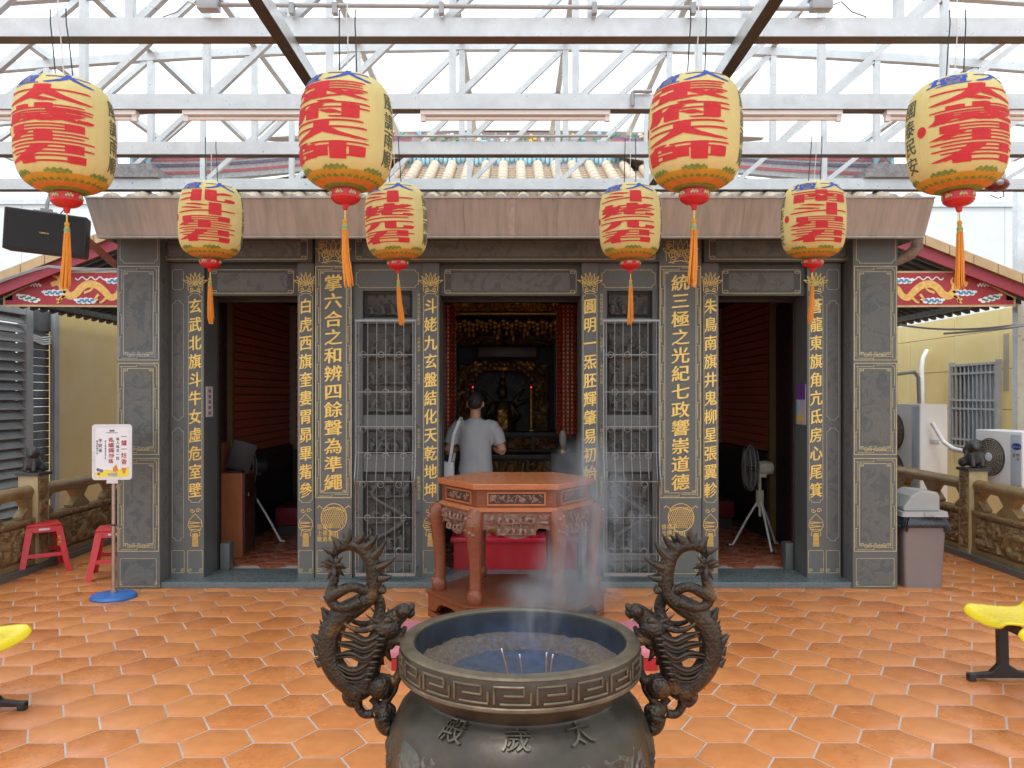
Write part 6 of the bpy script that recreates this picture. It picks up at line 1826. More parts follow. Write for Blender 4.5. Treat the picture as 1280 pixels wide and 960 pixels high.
def strap(y0):
    pts = [(bx_ + .02, y0, bz_ + .35), (PXX - .222, y0, ZL + 1.12), (PXX - .205, y0 + .004, ZL + 1.25), (PXX - .150, -.078 * 0 + y0 + .02, ZL + 1.385), (PXX - .14, PYY - .0, ZL + 1.418), (PXX - .145, PYY + .07, ZL + 1.37), (PXX - .17, PYY + .11, ZL + 1.25), (bx_ + .04, PYY + .06, bz_ + .35)]
    q = MB()
    for a, b in zip(pts, pts[1:]): q.bar(a, b, .028, .006, up=(0, 1, 0))
    return q
obj("strap", strap(PYY - .135), canvas_m, t, smooth=0)

# ================================================================== LOUDSPEAKER, SIREN
t = thing("loudspeaker", "black boxy loudspeaker hanging on a bracket under the canopy", "loudspeaker", (PX(60, 6.2), 6.2, 2.93), R(12))
t.rotation_euler = (R(5), R(4), R(22))
obj("cabinet", MB().cbox(-.275, .275, -.13, .14, -.155, .155, .012), black_plastic, t, world=False)
obj("front_grille", MB().cbox(-.262, .262, -.138, -.131, -.142, .142, .003), M("speaker_cloth", (0.016, 0.018, 0.022), 0.8, var=0.5, vscale=300, bump=0.5, bscale=500), t, world=False, smooth=0)
q = MB(); write_row(q, "YAMAHA", -.04, -.015, .017, -.1385, .001)
obj("badge", q, gold, t, world=False, smooth=0)
obj("top_plate", MB().box(-.10, .06, -.06, .06, .156, .168), steel_dull, t, world=False, smooth=0)
obj("hanging_bracket", MB().tube([(-.02, 0, .16), (-.02, 0, .22), (-.01, .1, .36), (-.01, .5, .55)], .014, 8).box(-.06, .02, -.02, .02, .16, .19), steel_dull, t, world=False)
obj("speaker_cable", MB().tube([(.06, .05, .16), (.10, .1, .24), (.12, .3, .36), (.13, .6, .50)], .004, 6), black_wire, t, world=False)
t = thing("warning_siren", "dark red oval siren on a wire bracket under the canopy", "siren", (PX(1246, 6.6), 6.6, PZ(231, 6.6)))
c = Vector((PX(1246, 6.6), 6.6, PZ(231, 6.6)))
obj("horn", MB().ball(c, (.095, .09, .055), 20, 12), M("dark_red_enamel", (0.16, 0.025, 0.03), 0.3), t)
obj("horn_cap", MB().ball(c + Vector((-.02, -.075, .0)), (.03, .03, .025), 12, 8), steel_dull, t)
obj("bracket", MB().tube([c + Vector((.06, 0, .04)), c + Vector((.10, .05, .10)), c + Vector((.18, .3, .02)), c + Vector((.20, .40, .05))], .008, 6), steel_dull, t)
obj("siren_wire", MB().tube([c + Vector((.05, 0, .04)), c + Vector((.12, .1, -.07)), c + Vector((.16, .25, -.05)), c + Vector((.2, .42, .02))], .005, 6), black_wire, t)

# ================================================================== SIGN STAND
sx_, sy_ = PX(142, 6.69), 6.69
t = thing("sign_stand", "white notice sign on a bronze pole with a round blue base", "sign", (sx_, sy_, 0), R(6))
obj("base", MB().lathe([(.001, .0), (.178, .0), (.182, .012), (.17, .03), (.10, .042), (.02, .046), (.001, .046)], n=40), blue_rubber, t, world=False)
obj("pole", MB().tube([(0, 0, .046), (0, 0, .99)], .016, 14).tube([(0, 0, .046), (0, 0, .075)], .028, 14), pole_m, t, world=False)
obj("pole_collar", MB().tube([(0, 0, .60), (0, 0, .615)], .021, 12).tube([(-.045, -.02, .612), (.045, -.02, .606)], .005, 6), black_plastic, t, world=False)
H0, H1, W_ = .985, 1.445, .158
fr = MB(); prr = rrect(-W_, W_, H0, H1, .025); pin = rrect(-W_ + .022, W_ - .022, H0 + .022, H1 - .022, .008)
n = len(prr)
fr.add([(x, -.035, z) for x, z in prr] + [(x, -.035, z) for x, z in pin] + [(x, -.012, z) for x, z in prr], [(i, (i + 1) % n, n + (i + 1) % n, n + i) for i in range(n)] + [((i + 1) % n, i, 2 * n + i, 2 * n + (i + 1) % n) for i in range(n)] + [tuple(range(3 * n - 1, 2 * n - 1, -1))])
bd = obj("board_frame", fr, aluminium, t, world=False, smooth=30, fix=True)
obj("bracket_clip", MB().box(-.045, .045, -.03, .02, H0 - .03, H0 + .002), aluminium, t, world=False, smooth=0)
ps = obj("poster", MB().add([(x, -.033, z) for x, z in pin], [tuple(range(n))]), M("poster_paper", (0.74, 0.74, 0.76), 0.4, var=.03), t, world=False, smooth=0)
q = MB(); w2 = W_ - .024
q.add([(-w2, -.0335, H0 + .024), (w2, -.0335, H0 + .024), (w2, -.0335, H0 + .11), (.03, -.0335, H0 + .075), (-.05, -.0335, H0 + .085), (-w2, -.0335, H0 + .06)], [(0, 1, 2, 3, 4, 5)])
obj("yellow_field", q, M("poster_yellow", (0.78, 0.62, 0.06), 0.4), ps, world=False, smooth=0)
q = MB()
write_column(q, "一爐一炷香", .095, H1 - .075, .052, .046, .048, -.0335, .0008, 0.0, 0)
write_column(q, "香爐請勿插", -.01, H1 - .105, .044, .04, .040, -.0335, .0008, 0.0, 0)
obj("red_text", q, M("poster_red", (0.42, 0.07, 0.07), 0.5), ps, world=False, smooth=0)
q = MB()
write_column(q, "平安米", -.093, H1 - .115, .040, .034, .036, -.0335, .0008, 0.0, 0)
write_column(q, "每人每次一炷", .045, H1 - .105, .032, .026, .028, -.0335, .0008, 0.0, 0)
for x, s in ((-.052, "信士敬獻香米平安"), (.012, "月日年吉信士弟"), (-.118, "敬請福德平安")): write_column(q, s, x, H1 - .13, .020, .012, .016, -.0335, .0006, 0.0, 0)
q.box(-.02, .02, -.0342, -.0336, H1 - .060, H1 - .045).box(-.045, .045, -.0342, -.0336, H1 - .072, H1 - .067)
obj("dark_text", q, M("poster_grey", (0.12, 0.11, 0.13), 0.5), ps, world=False, smooth=0)
q = MB()
for x, z, r_ in ((-.11, H0 + .085, .014), (-.085, H0 + .075, .016), (-.105, H0 + .05, .012)): q.add([(x + r_ * math.cos(2 * PI * k / 10), -.0342, z + r_ * math.sin(2 * PI * k / 10)) for k in range(10)], [tuple(range(10))])
obj("printed_incense", q, mosaic_purple, ps, world=False, smooth=0)
q = MB().add([(-.03, -.0342, H0 + .03), (.045, -.0342, H0 + .03), (.04, -.0342, H0 + .06), (-.035, -.0342, H0 + .055)], [(0, 1, 2, 3)])
obj("printed_photo", q, steel_dull, ps, world=False, smooth=0)
q = MB().add([(.01, -.0344, H0 + .065), (.05, -.0344, H0 + .075), (.035, -.0344, H0 + .13), (.005, -.0344, H0 + .10)], [(0, 1, 2, 3)]).add([(.085, -.0344, H0 + .05), (.105, -.0344, H0 + .05), (.115, -.0344, H0 + .1), (.075, -.0344, H0 + .1)], [(0, 1, 2, 3)])
obj("printed_candle", q, lantern_orange, ps, world=False, smooth=0)

# ================================================================== STOOLS
def stool(label, loc, rz):
    t = thing("plastic_stool", label, "stool", loc, rz, "red plastic stools by the left balustrade")
    H = .455; a0, a1 = .215, .135
    obj("seat", MB().cbox(-.15, .15, -.15, .15, H - .022, H, .010), red_plastic, t, world=False)
    sk = MB()
    for k in range(4):
        m_ = Matrix.Rotation(PI / 2 * k, 4, 'Z'); q = MB()
        q.add([(-.146, -.146, H - .022), (.146, -.146, H - .022), (.155, -.155, H - .085), (.10, -.153, H - .075), (-.10, -.153, H - .075), (-.155, -.155, H - .085),
               (-.140, -.138, H - .022), (.140, -.138, H - .022), (.149, -.147, H - .085), (.10, -.145, H - .075), (-.10, -.145, H - .075), (-.149, -.147, H - .085)],
              [(0, 5, 4, 3, 2, 1), (6, 7, 8, 9, 10, 11), (2, 3, 9, 8), (3, 4, 10, 9), (4, 5, 11, 10)]); sk.join(q, m_)
        q = MB().add([(-.188, -.192, .15), (.188, -.192, .15), (.184, -.188, .185), (-.184, -.188, .185), (-.184, -.180, .15), (.184, -.180, .15), (.180, -.178, .185), (-.180, -.178, .185)], [(0, 1, 2, 3), (7, 6, 5, 4), (0, 4, 5, 1), (3, 2, 6, 7)])
        sk.join(q, m_)
    obj("apron", sk, red_plastic, t, world=False, smooth=0, fix=True)
    for sx in (-1, 1):
        for sy in (-1, 1):
            q = MB(); T, B = (sx * .152, sy * .152), (sx * .222, sy * .222)
            def L(c, w, z, th=.009):
                x, y = c
                return [(x, y, z), (x - sx * w, y, z), (x - sx * w, y - sy * th, z), (x - sx * th, y - sy * th, z), (x - sx * th, y - sy * w, z), (x, y - sy * w, z)]
            vs = L(T, .062, H - .03) + L(B, .048, 0.0)
            q.add(vs, [(0, 1, 2, 3, 4, 5), (11, 10, 9, 8, 7, 6)] + [(i, (i + 1) % 6, 6 + (i + 1) % 6, 6 + i) for i in range(6)])
            obj("leg", q, red_plastic, t, world=False, smooth=0, fix=True)
    q = MB()
    for i, ch in enumerate("大吉"):
        glyph_solid(q, ch, 0.0, .100, .30 - .055 * i, .045, .05, -.176, .002)
    obj("gold_mark", q, mosaic_yellow, t, world=False, smooth=0)
    obj("hand_slot", MB().box(-.045, .045, -.1515, -.1505, H - .055, H - .038), white_paint, t, world=False, smooth=0)
    return t
stool("red plastic stool fully visible in front of the balustrade post", (PX(50, 7.75), 7.78, 0), R(38))
stool("red plastic stool partly hidden behind the sign pole and the corner pillar", (PX(143, 7.5), 7.52, 0), R(20))

# ================================================================== YELLOW SEAT ROWS
def seat_row(label, x, y, s):
    """seats face the centre of the yard; the row runs towards the viewer"""
    t = thing("seat_row", label, "bench", (x, y, 0), 0, "yellow plastic seat rows")
    f = -s
    prof = [(.0, .375), (.015, .402), (.06, .410), (.16, .395), (.28, .385), (.36, .40), (.41, .45), (.45, .56), (.49, .70), (.505, .76)]
    for k in range(3):
        y0 = -.02 - .52 * k; q = MB(); n = 9; vs = []
        for (u, z) in prof:
            for i in range(n):
                w = (i / (n - 1) - .5) * 2; ed = abs(w) ** 3
                vs.append((s * (u + .012 * ed * (u < .05)), y0 - .22 + .215 * w * (1 - .12 * (u < .02)), z + .022 * ed * (1 if u < .36 else .3)))
        m = len(prof)
        fs = [(j * n + i, j * n + i + 1, (j + 1) * n + i + 1, (j + 1) * n + i) for j in range(m - 1) for i in range(n - 1)]
        q.add(vs, fs)
        o = obj("seat", q, yellow_plastic, t, world=False, smooth=180)
        sb = o.modifiers.new("sub", 'SUBSURF'); sb.levels = 2; sb.render_levels = 2
        sd = o.modifiers.new("solid", 'SOLIDIFY'); sd.thickness = .016; sd.offset = 0
    blackm = M("black_steel", (0.03, 0.028, 0.027), 0.38, 0.3)
    obj("beam", MB().box(s * .19 - .02, s * .19 + .02, -1.6, -.06, .325, .365), blackm, t, world=False, smooth=0)
    for yy in (-.12, -1.45):
        q = MB().prism([(s * .17, .33), (s * .23, .33), (s * .235, .10), (s * .30, .06), (s * .55, .035), (s * .55, .02), (s * .0, .02), (s * .0, .04), (s * .13, .055), (s * .175, .10)], yy - .02, yy + .02)
        lg = obj("leg", q, blackm, t, world=False, smooth=0, fix=True); bevel_obj(lg, .006)
        obj("foot_pad", MB().cbox(s * .0, s * .04, yy - .022, yy + .022, 0, .045, .006).cbox(s * .51, s * .55, yy - .022, yy + .022, 0, .03, .006), black_plastic, t, world=False)
        obj("seat_bracket", MB().bar((s * .20, yy, .345), (s * .36, yy, .385), .03, .02), blackm, lg, world=False, smooth=0)
seat_row("yellow plastic seat row with its black steel leg in view, on the bin's side", 2.69, 4.86, 1)
seat_row("yellow plastic seat row mostly out of view, on the sign stand's side", -2.60, 4.42, -1)

# ================================================================== RUBBISH BIN
bx, by = 3.607, 7.22
t = thing("rubbish_bin", "taupe rubbish bin with grey swing lid and black liner by the corner pillar", "bin", (bx, by, 0))
def tbox(q, w0, d0, z0, w1, d1, z1, c=.03):
    vs = []
    for w, d, z in ((w0, d0, z0), (w1, d1, z1)): vs += [(x, y, z) for x, y in rrect(-w, w, -d, d, c)]
    n = len(vs) // 2
    return q.add(vs, [tuple(range(n - 1, -1, -1)), tuple(range(n, 2 * n))] + [(i, (i + 1) % n, n + (i + 1) % n, n + i) for i in range(n)])
obj("body", tbox(MB(), .165, .19, .0, .188, .215, .60), bin_body, t, world=False)
q = MB(); n = 64; vs = []
rs = random.Random(9)
for j, (z, o_) in enumerate(((.625, .0), (.60, .012), (.565, .024), (.53, .030), (.515, .018), (.512, .004))):
    base = rrect(-.19 - o_, .19 + o_, -.217 - o_, .217 + o_, .05, n=15)
    for i, (x, y) in enumerate(base):
        wv = .010 * math.sin(i * 1.9 + j) * (j > 0) + .006 * math.sin(i * 4.3)
        d = math.hypot(x, y); vs.append((x * (1 + wv / d), y * (1 + wv / d), z + (.02 * math.sin(i * .8 + 1) if j > 2 else 0)))
m = len(base)
q.add(vs, [(j * m + i, j * m + (i + 1) % m, (j + 1) * m + (i + 1) % m, (j + 1) * m + i) for j in range(5) for i in range(m)])
obj("liner", q, bag_black, t, world=False, smooth=70, fix=True)
obj("lid_rim", tbox(MB(), .205, .232, .626, .200, .226, .668), bin_lid, t, world=False)
q = MB().prism([(-.17, .6685), (.15, .6685), (.15, .80), (.13, .835), (-.02, .845), (-.10, .80), (-.17, .70)], -.17, .18)
lo = obj("swing_lid", q, bin_lid, t, world=False, smooth=0, fix=True); bevel_obj(lo, .012, 3)
obj("lid_catch", MB().cbox(-.02, .06, -.238, -.231, .63, .665, .003), bin_lid, t, world=False)

# ================================================================== INSIDE THE HALL
t = thing("wooden_cabinet", "orange brown wooden cabinet just inside the side doorway", "cabinet", (-2.85, 8.25, ZL))
obj("carcass", MB().cbox(-3.0, -2.72, 8.1, 8.46, ZL, .90, .004), M("orange_veneer", (0.36, 0.115, 0.045), 0.4, vscale=5, col2=(0.42, 0.145, 0.06), stretch=(6, 6, 1)), t, smooth=0)
obj("door", MB().cbox(-2.7195, -2.702, 8.12, 8.45, .09, .88, .003), M("dark_veneer", (0.08, 0.03, 0.018), 0.4), t, smooth=0)
obj("handle", MB().tube([(-2.69, 8.2, .70), (-2.69, 8.2, .66)], .006, 6), stainless, t)
obj("upstand", MB().box(-3.0, -2.97, 8.1, 8.46, .901, 1.2), M("orange_veneer", (0.36, 0.115, 0.045)), t, smooth=0)
t = thing("black_monitor", "black tilted screen standing on top of the wooden cabinet", "monitor", (-2.84, 8.25, .901))
m_ = Matrix.Translation((-2.82, 8.22, .905)) @ Matrix.Rotation(R(18), 4, 'Y') @ Matrix.Rotation(R(18), 4, 'Z')
q = MB().cbox(-.12, .12, -.02, .02, .02, .32, .008); q.xf(m_); obj("screen", q, black_plastic, t)
q = MB().cbox(-.08, .08, -.09, .09, -.004, .018, .004).box(-.02, .02, -.015, .015, .018, .1); q.xf(Matrix.Translation((-2.82, 8.22, .905))); obj("stand", q, black_plastic, t, smooth=0)

def fan(label, loc, rz, body_mat, head_rz):
    t = thing("pedestal_fan", label, "fan", loc, rz, "pedestal fans inside the hall")
    obj("pole", MB().tube([(0, 0, .34), (0, 0, .78)], .016, 10).cbox(-.03, .03, -.03, .03, .44, .62, .006), body_mat, t, world=False)
    for k in range(3):
        a = 2 * PI * k / 3 + .3
        d = Vector((math.cos(a), math.sin(a), 0))
        lg = obj("leg", MB().tube([Vector((0, 0, .50)) + d * .02, d * .12 + Vector((0, 0, .33)), d * .28 + Vector((0, 0, .02)), d * .33 + Vector((0, 0, .012))], .012, 8), white_paint, t, world=False)
        obj("rubber_foot", MB().ball(d * .335 + Vector((0, 0, .014)), .018, 8, 6), black_plastic, lg, world=False)
    Mh = Matrix.Translation((0, 0, .86)) @ Matrix.Rotation(head_rz, 4, 'Z')
    q = MB().lathe([(.01, -.02), (.07, -.015), (.078, .05), (.065, .13), (.02, .15)], n=20); q.xf(Mh @ Matrix.Rotation(R(90), 4, 'Y')); obj("motor_housing", q, body_mat, t, world=False)
    q = MB().box(-.03, .06, -.04, .04, -.10, -.06).tube([(0, 0, -.1), (0, 0, .0)], .02); q.xf(Mh); obj("tilt_bracket", q, body_mat, t, world=False, smooth=0)
    q = MB()
    for k in range(3): q.ring((-.10, 0, 0), .25 - .001 * k, .005, axis='X', n=40, m=5) if k == 0 else q.ring((-.06 - .08 * (k - 1), 0, 0), .235, .004, axis='X', n=40, m=5)
    for k in range(40):
        a = 2 * PI * k / 40; c, s = math.cos(a), math.sin(a)
        q.tube([(-.04, .06 * c, .06 * s), (-.05, .18 * c, .18 * s), (-.10, .25 * c, .25 * s), (-.15, .18 * c, .18 * s), (-.165, .05 * c, .05 * s)], .0022, 4)
    q.ball((-.165, 0, 0), (.012, .055, .055), 14, 8)
    q.xf(Mh); obj("guard", q, steel_dull, t, world=False)
    q = MB()
    for k in range(3):
        a = 2 * PI * k / 3
        for j in range(6):
            a0, a1 = a + j * .17, a + (j + 1) * .17
            x0, x1 = -.12 + .012 * j, -.12 + .012 * (j + 1)
            q.add([(x0, .04 * math.cos(a0), .04 * math.sin(a0)), (x0, .22 * math.cos(a0), .22 * math.sin(a0)), (x1, .22 * math.cos(a1), .22 * math.sin(a1)), (x1, .04 * math.cos(a1), .04 * math.sin(a1))], [(0, 1, 2, 3)])
    q.xf(Mh); obj("fan_blades", q, M("smoky_blade", (0.25, 0.27, 0.27), 0.3), t, world=False)
fan("cream pedestal fan on white tripod legs", (2.66, 8.62, ZL), R(20), M("cream_plastic", (0.62, 0.63, 0.50), 0.45), R(-24))
fan("grey pedestal fan behind the wooden cabinet", (-2.84, 8.85, ZL), R(0), black_plastic, R(38))
q = thing("floor_cushion", "dark red cushion bench behind the grey fan", "cushion", (-2.2, 9.4, ZL)); obj("cushion", MB().cbox(-2.75, -1.9, 9.3, 9.9, ZL + .12, ZL + .34, .04), M("dark_red_vinyl", (0.14, 0.012, 0.018), 0.35), q); obj("cushion_base", MB().box(-2.72, -1.93, 9.33, 9.87, ZL, ZL + .119), hall_dark, q, smooth=0)
q = thing("floor_cushion", "dark red cushion bench behind the cream fan", "cushion", (2.4, 10.2, ZL)); obj("cushion", MB().cbox(2.0, 2.75, 9.9, 10.5, ZL + .12, ZL + .34, .04), M("dark_red_vinyl", (0.14, 0.012, 0.018)), q); obj("cushion_base", MB().box(2.03, 2.72, 9.93, 10.47, ZL, ZL + .119), hall_dark, q, smooth=0)
# notices on the door jambs
xj = X2(255) + .0
t = thing("wall_notice", "small white notice fixed to the door jamb by the wooden cabinet", "notice", (xj, 7.36, 1.6))
obj("card", MB().box(xj + .0005, xj + .006, 7.245, 7.40, PZ(521, 7.3), PZ(483, 7.3)), M("notice_white", (0.62, 0.63, 0.62), 0.4), t, smooth=0)
q = MB()
for k in range(5): q.box(xj + .0062, xj + .0068, 7.29, 7.35, 1.51 + .05 * k, 1.54 + .05 * k)
obj("printed_lines", q, M("notice_pink", (0.35, 0.14, 0.2), 0.6), t, smooth=0)
xj = X2(1009)
t = thing("wall_poster", "purple and white festival poster on the door jamb by the cream fan", "poster", (xj, 7.36, 1.6))
z0, z1 = PZ(531, 7.3), PZ(480, 7.3)
obj("sheet", MB().box(xj - .005, xj - .0005, 7.23, 7.46, z0, z1), M("poster_lilac", (0.50, 0.44, 0.52), 0.35, vscale=6), t, smooth=0)
obj("purple_band", MB().box(xj - .0062, xj - .0052, 7.23, 7.46, z0 + .23, z1), M("poster_purple", (0.16, 0.06, 0.30), 0.35), t, smooth=0)
q = MB()
for k in range(5): q.ball((xj - .0055, 7.28 + .04 * k, z0 + .05 + .02 * (k % 2)), (.0012, .022, .04), 8, 6)
obj("printed_figures", q, mosaic_yellow, t)
obj("cyan_block", MB().box(xj - .0066, xj - .0053, 7.38, 7.45, z0 + .10, z0 + .22), mosaic_blue, t, smooth=0)

# altar room
t = thing("altar_screen", "dark gilded carved altar screen at the back of the central hall", "altar", (0, 10.9, ZL))
Y0 = 10.9
def zz(py): return PZ(py, Y0)
def xx(px): return PX(px, Y0)
sc_ = obj("screen_frame", MB().box(xx(552), xx(572), Y0 - .1, Y0 + .1, ZL, zz(368)).box(xx(692), xx(712), Y0 - .1, Y0 + .1, ZL, zz(368)).box(xx(552), xx(712), Y0 - .1, Y0 + .1, zz(374), zz(360)), hall_dark, t, smooth=0)
obj("carved_beam", relief(xx(566), xx(698), zz(392), zz(374), Y0 - .1, .12, 301, freq=14, figs=26, res=.008), M("lit_gilding", (0.66, 0.40, 0.11), 0.35, 0.75, var=.25, vscale=25), t, smooth=55)  # warm light on the top row painted in as a brighter gold
obj("gilded_rail", MB().tube([(xx(560), Y0 - .2, zz(394)), (xx(704), Y0 - .2, zz(394))], .022, 10), M("lit_gilding", (0.95, 0.62, 0.18)), t)
q = MB(); rs = random.Random(12)
for i in range(26):
    x = xx(566) + (xx(698) - xx(566)) * i / 25; z = zz(400) - .02 * (i % 3); hgt = rs.uniform(.12, .24)
    q.ball((x, Y0 - .18, z - hgt * .2), (.035, .03, hgt * .2), 9, 7); q.ball((x, Y0 - .18, z - hgt * .55), (.028, .03, hgt * .22), 9, 7); q.ball((x + rs.uniform(-.02, .02), Y0 - .2, z - hgt * .95), (.02, .02, hgt * .18), 8, 6)
obj("hanging_finials", q, M("lit_gilding", (0.95, 0.62, 0.18)), t)
obj("carved_frieze", relief(xx(566), xx(698), zz(432), zz(410), Y0 - .02, .10, 311, freq=12, figs=26, res=.011), M("shaded_gilding", (0.09, 0.045, 0.016), 0.5, 0.5, vscale=12, col2=(0.22, 0.12, 0.04)), t, smooth=55)  # darker copy of the gilding, with the hall's gloom in its colour
obj("plaque", MB().cbox(xx(598), xx(670), Y0 - .12, Y0 - .05, zz(447), zz(434), .01), M("maroon_plaque", (0.07, 0.022, 0.015), 0.4), t)
obj("carved_lintel", relief(xx(592), xx(668), zz(464), zz(451), Y0 - .05, .10, 321, freq=13, figs=16, res=.01), gold_dark, t, smooth=55)
arc = [(xx(628) + .46 * math.cos(a), zz(492) + .42 * math.sin(a)) for a in [PI * k / 18 for k in range(19)]]
q = MB().tube([(a, Y0 - .1, b) for a, b in arc], .03, 8)
for a, b in arc[::1]: q.ball((a, Y0 - .13, b - .02), (.035, .03, .045), 8, 6)
obj("arch_trim", q, M("shaded_gilding", (0.2, 0.1, 0.03)), t)
for s in (-1, 1):
    q = relief(xx(628) + s * .50 - .12, xx(628) + s * .50 + .12, zz(560), zz(455), Y0 - .02, .09, 330 + s, freq=8, figs=14, res=.012)
    obj("carved_side_panel", q, M("shaded_gilding", (0.2, 0.1, 0.03)), t, smooth=55)
obj("screen_back", MB().box(-1.3, 1.24, Y0 + .55, Y0 + .6, ZL, 2.92), hall_dark, t, smooth=0)
t = thing("deity_statue", "dark seated deity statue with a radiating halo under the altar arch", "statue", (xx(628), Y0 + .2, zz(560)))
cx_, cy_ = xx(628), Y0 + .22
st = MB().ball((cx_, cy_, zz(550)), (.26, .2, .14)).tube([(cx_, cy_, zz(550)), (cx_, cy_, zz(520)), (cx_, cy_, zz(502))], [.20, .15, .10], 16).ball((cx_, cy_ - .02, zz(490)), (.075, .08, .10)).ball((cx_, cy_, zz(478)), (.05, .05, .07))
for s in (-1, 1):
    st.tube([(cx_ + s * .12, cy_, zz(506)), (cx_ + s * .22, cy_ - .05, zz(522)), (cx_ + s * .1, cy_ - .16, zz(528))], [.05, .045, .035])
    for a in (20, 50): st.tube([(cx_ + s * .1, cy_ + .04, zz(508)), (cx_ + s * (.1 + .3 * math.cos(R(a))), cy_ + .05, zz(508) + .3 * math.sin(R(a)))], [.035, .022])
    st.ball((cx_ + s * .18, cy_ - .08, zz(552)), (.14, .14, .08))
fused("figure", st, M("dark_gilt_figure", (0.035, 0.020, 0.010), 0.45, 0.4, vscale=14, col2=(0.11, 0.06, 0.025)), t, .014, 3, world=True)
q = MB()
for k in range(15):
    a = PI * (k + .5) / 15; q.bar((cx_ + .16 * math.cos(a), cy_ + .12, zz(500) + .16 * math.sin(a)), (cx_ + .42 * math.cos(a), cy_ + .12, zz(500) + .40 * math.sin(a)), .03, .01)
obj("halo_rays", q, M("dim_halo", (0.07, 0.055, 0.04), 0.5, 0.4), t, smooth=0)
q = relief(cx_ - .07, cx_ + .07, zz(545), zz(512), cy_ - .19, .04, 340, freq=20, figs=6, res=.008)
obj("breast_ornament", q, gold_dark, t, smooth=55)
def altar(label, x0, x1, y0, y1, z1, front):
    t = thing("altar_table", label, "altar table", ((x0 + x1) / 2, (y0 + y1) / 2, ZL), 0, "altar tables in the central hall")
    obj("top", MB().cbox(x0, x1, y0, y1, z1 - .06, z1, .012), hall_dark, t, smooth=0)
    for x in (x0 + .05, x1 - .05):
        for y in (y0 + .05, y1 - .05): obj("leg", MB().box(x - .04, x + .04, y - .04, y + .04, ZL, z1 - .061), hall_dark, t, smooth=0)
    n = 3
    for k in range(n):
        a = x0 + .1 + (x1 - x0 - .2) * k / n + .02; b = x0 + .1 + (x1 - x0 - .2) * (k + 1) / n - .02
        obj("gilt_panel", relief(a, b, z1 - .22, z1 - .07, y0 + .03, .05, front + k, freq=14, figs=9, res=.009), M("shaded_gilding", (0.2, 0.1, 0.03)), t, smooth=55)
    obj("dark_board", MB().box(x0 + .09, x1 - .09, y0 + .035, y0 + .06, ZL + .1, z1 - .061), hall_dark, t, smooth=0)
altar("low black altar table with gilt panels behind the praying man", -.75, .70, 9.3, 9.8, 1.00, 400)
altar("high black altar table in front of the deity statue", -1.0, .95, 10.2, 10.7, 1.22, 420)
def tower(label, x, y):
    t = thing("votive_tower", label, "votive tower", (x, y, ZL), 0, "votive towers flanking the altar")
    obj("core", MB().lathe([(.10, .0), (.10, 2.66)], n=20), M("tower_core", (0.16, 0.018, 0.012), 0.4), t, world=False)
    q, gq = MB(), MB(); z = 1.20
    while z < 2.62:
        for k in range(16):
            a = 2 * PI * k / 16; m_ = Matrix.Rotation(a, 4, 'Z')
            q.join(MB().box(.098, .122, -.017, .017, z, z + .038), m_); gq.join(MB().box(.1225, .124, -.006, .006, z + .010, z + .028), m_)
        z += .047
    obj("votive_tablets", q, M("votive_red", (0.36, 0.04, 0.02), 0.35, var=.2), t, world=False, smooth=0)
    obj("votive_labels", gq, gold_dark, t, world=False, smooth=0)
    obj("plinth", MB().lathe([(.15, .0), (.15, .7), (.11, .75), (.13, 1.1), (.13, 1.16)], n=24), hall_dark, t, world=False)
tower("round red votive tower beside the glass oil lamp", PX(709, 9.1), 9.1)
tower("round red votive tower beyond the man's bag shoulder", PX(556, 9.1), 9.1)
for px, py, lab in ((591, 484, "small glowing red lamp just above the praying man's head"), (664, 484, "small glowing red lamp farther from the praying man")):
    c = P(px, py, 10.6)
    t = thing("red_lamp", lab, "lamp", tuple(c), 0, "red altar lamps")
    obj("bulb", MB().ball(c, (.011, .011, .013), 10, 8), M("red_glow", (0.5, 0.01, 0.02), 0.4, emit=((1.0, 0.03, 0.08), 1.0)), t)
    obj("lamp_stem", MB().tube([c - Vector((0, 0, .03)), Vector((c.x, c.y, 1.225))], .012, 8), gold_dark, t)
    obj("lamp_foot", MB().lathe([(.05, 0), (.05, .015), (.015, .03)], c=(c.x, c.y, 1.2205), n=16), gold_dark, t)
c = P(703, 549, 9.0)
t = thing("oil_lamp", "glass oil lamp with a gilt base on a dark stand", "lamp", (c.x, 8.9, ZL))
obj("glass", MB().lathe([(.03, 0), (.045, .04), (.04, .12), (.025, .16)], c=(c.x, 8.9, 1.14), n=18), M("lamp_glass", (0.45, 0.42, 0.36), 0.1), t)
obj("lamp_base", MB().lathe([(.05, 0), (.05, .03), (.02, .05), (.03, .089)], c=(c.x, 8.9, 1.05), n=18), gold_dark, t)
obj("stand", MB().box(c.x - .14, c.x + .14, 8.75, 9.02, ZL, 1.049), hall_dark, t, smooth=0)

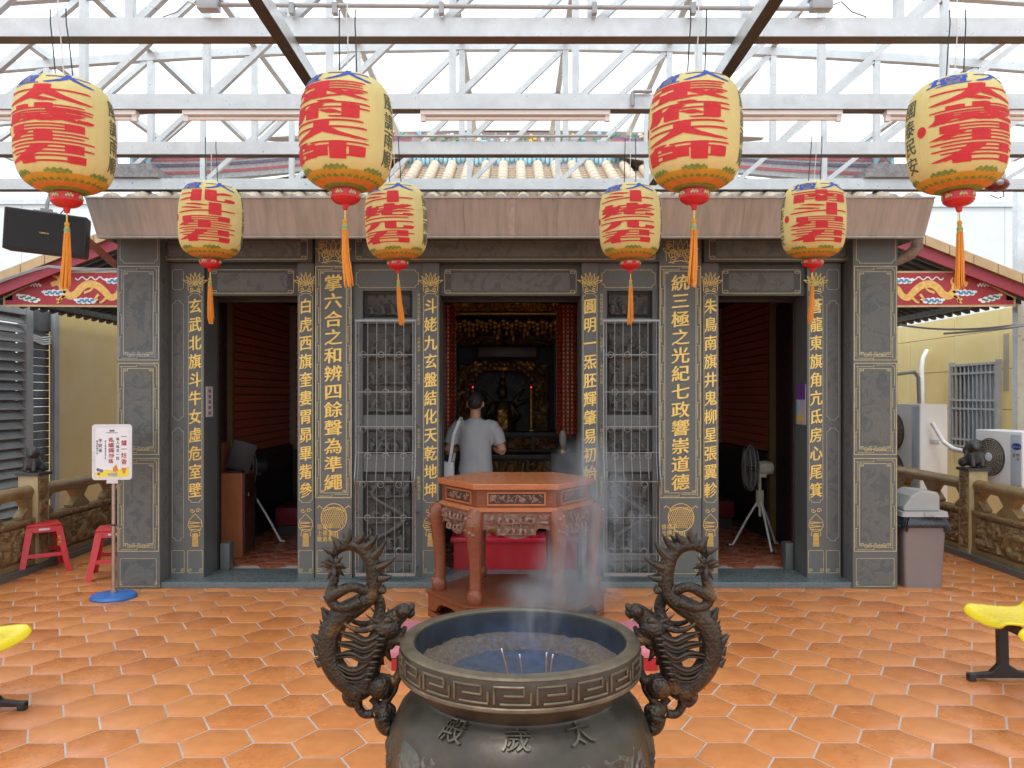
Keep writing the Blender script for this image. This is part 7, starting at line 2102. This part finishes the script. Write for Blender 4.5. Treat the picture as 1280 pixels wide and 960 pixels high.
# ================================================================== INCENSE SMOKE
def smoke_mat(name, dens, sc, seed, thr, col=(0.80, 0.84, 0.95)):
    m = bpy.data.materials.new(name); m.use_nodes = True
    n, l = nodes_of(m); n.remove(n['Principled BSDF'])
    v = n.new("ShaderNodeVolumePrincipled"); v.inputs['Color'].default_value = (*col, 1); v.inputs['Anisotropy'].default_value = 0.2
    t = n.new("ShaderNodeTexCoord")
    g_ = n.new("ShaderNodeTexGradient"); g_.gradient_type = 'SPHERICAL'; l.new(t.outputs['Object'], g_.inputs['Vector'])
    mp = n.new("ShaderNodeMapping"); mp.inputs['Location'].default_value = (seed, seed * .7, 0); mp.inputs['Scale'].default_value = (1.0, 1.0, .45); l.new(t.outputs['Object'], mp.inputs['Vector'])
    z = n.new("ShaderNodeTexNoise"); z.inputs['Scale'].default_value = sc; z.inputs['Detail'].default_value = 5; z.inputs['Distortion'].default_value = 1.2; l.new(mp.outputs['Vector'], z.inputs['Vector'])
    mr = n.new("ShaderNodeMapRange"); mr.inputs['From Min'].default_value = thr; mr.inputs['From Max'].default_value = thr + .30; mr.clamp = True; l.new(z.outputs['Fac'], mr.inputs['Value'])
    a = n.new("ShaderNodeMath"); a.operation = 'MULTIPLY'; l.new(g_.outputs['Fac'], a.inputs[0]); l.new(mr.outputs['Result'], a.inputs[1])
    b = n.new("ShaderNodeMath"); b.operation = 'MULTIPLY'; b.inputs[1].default_value = dens; l.new(a.outputs[0], b.inputs[0])
    l.new(b.outputs[0], v.inputs['Density']); l.new(v.outputs[0], n['Material Output'].inputs['Volume'])
    return m
smk = bpy.data.objects.new("incense_smoke", None); C.objects.link(smk); smk.location = (CX, CY, .80)
tag(smk, "pale blue incense smoke curling up from the bowl and drifting over the table legs", "smoke", kind="stuff")
def puff(c, r, m_):
    o = obj("smoke_puff", MB().ball((0, 0, 0), 1.0, 24, 16), m_, None, world=False)
    o.parent = smk; o.location = Vector(c) - smk.location; o.scale = r; o['kind'] = 'stuff'
sm1 = smoke_mat("smoke_bowl", 7.0, 3.4, 1.0, .44, (0.32, 0.50, 1.0))
sm2 = smoke_mat("smoke_drift", 15.0, 2.2, 4.0, .40, (0.95, 0.95, 0.99))
sm3 = smoke_mat("smoke_thin", 9.0, 2.0, 8.0, .42, (0.95, 0.95, 0.99))
puff((CX + .03, CY, .79), (.34, .34, .10), sm1)
puff((CX + .05, CY + .03, .92), (.11, .10, .17), sm3)
puff(P(722, 712, 3.1), (.20, .18, .20), sm2)
puff(P(752, 655, 3.3), (.24, .20, .26), sm3)
puff(P(700, 742, 3.2), (.28, .2, .10), sm2)
puff(P(735, 600, 3.5), (.20, .2, .22), sm3)
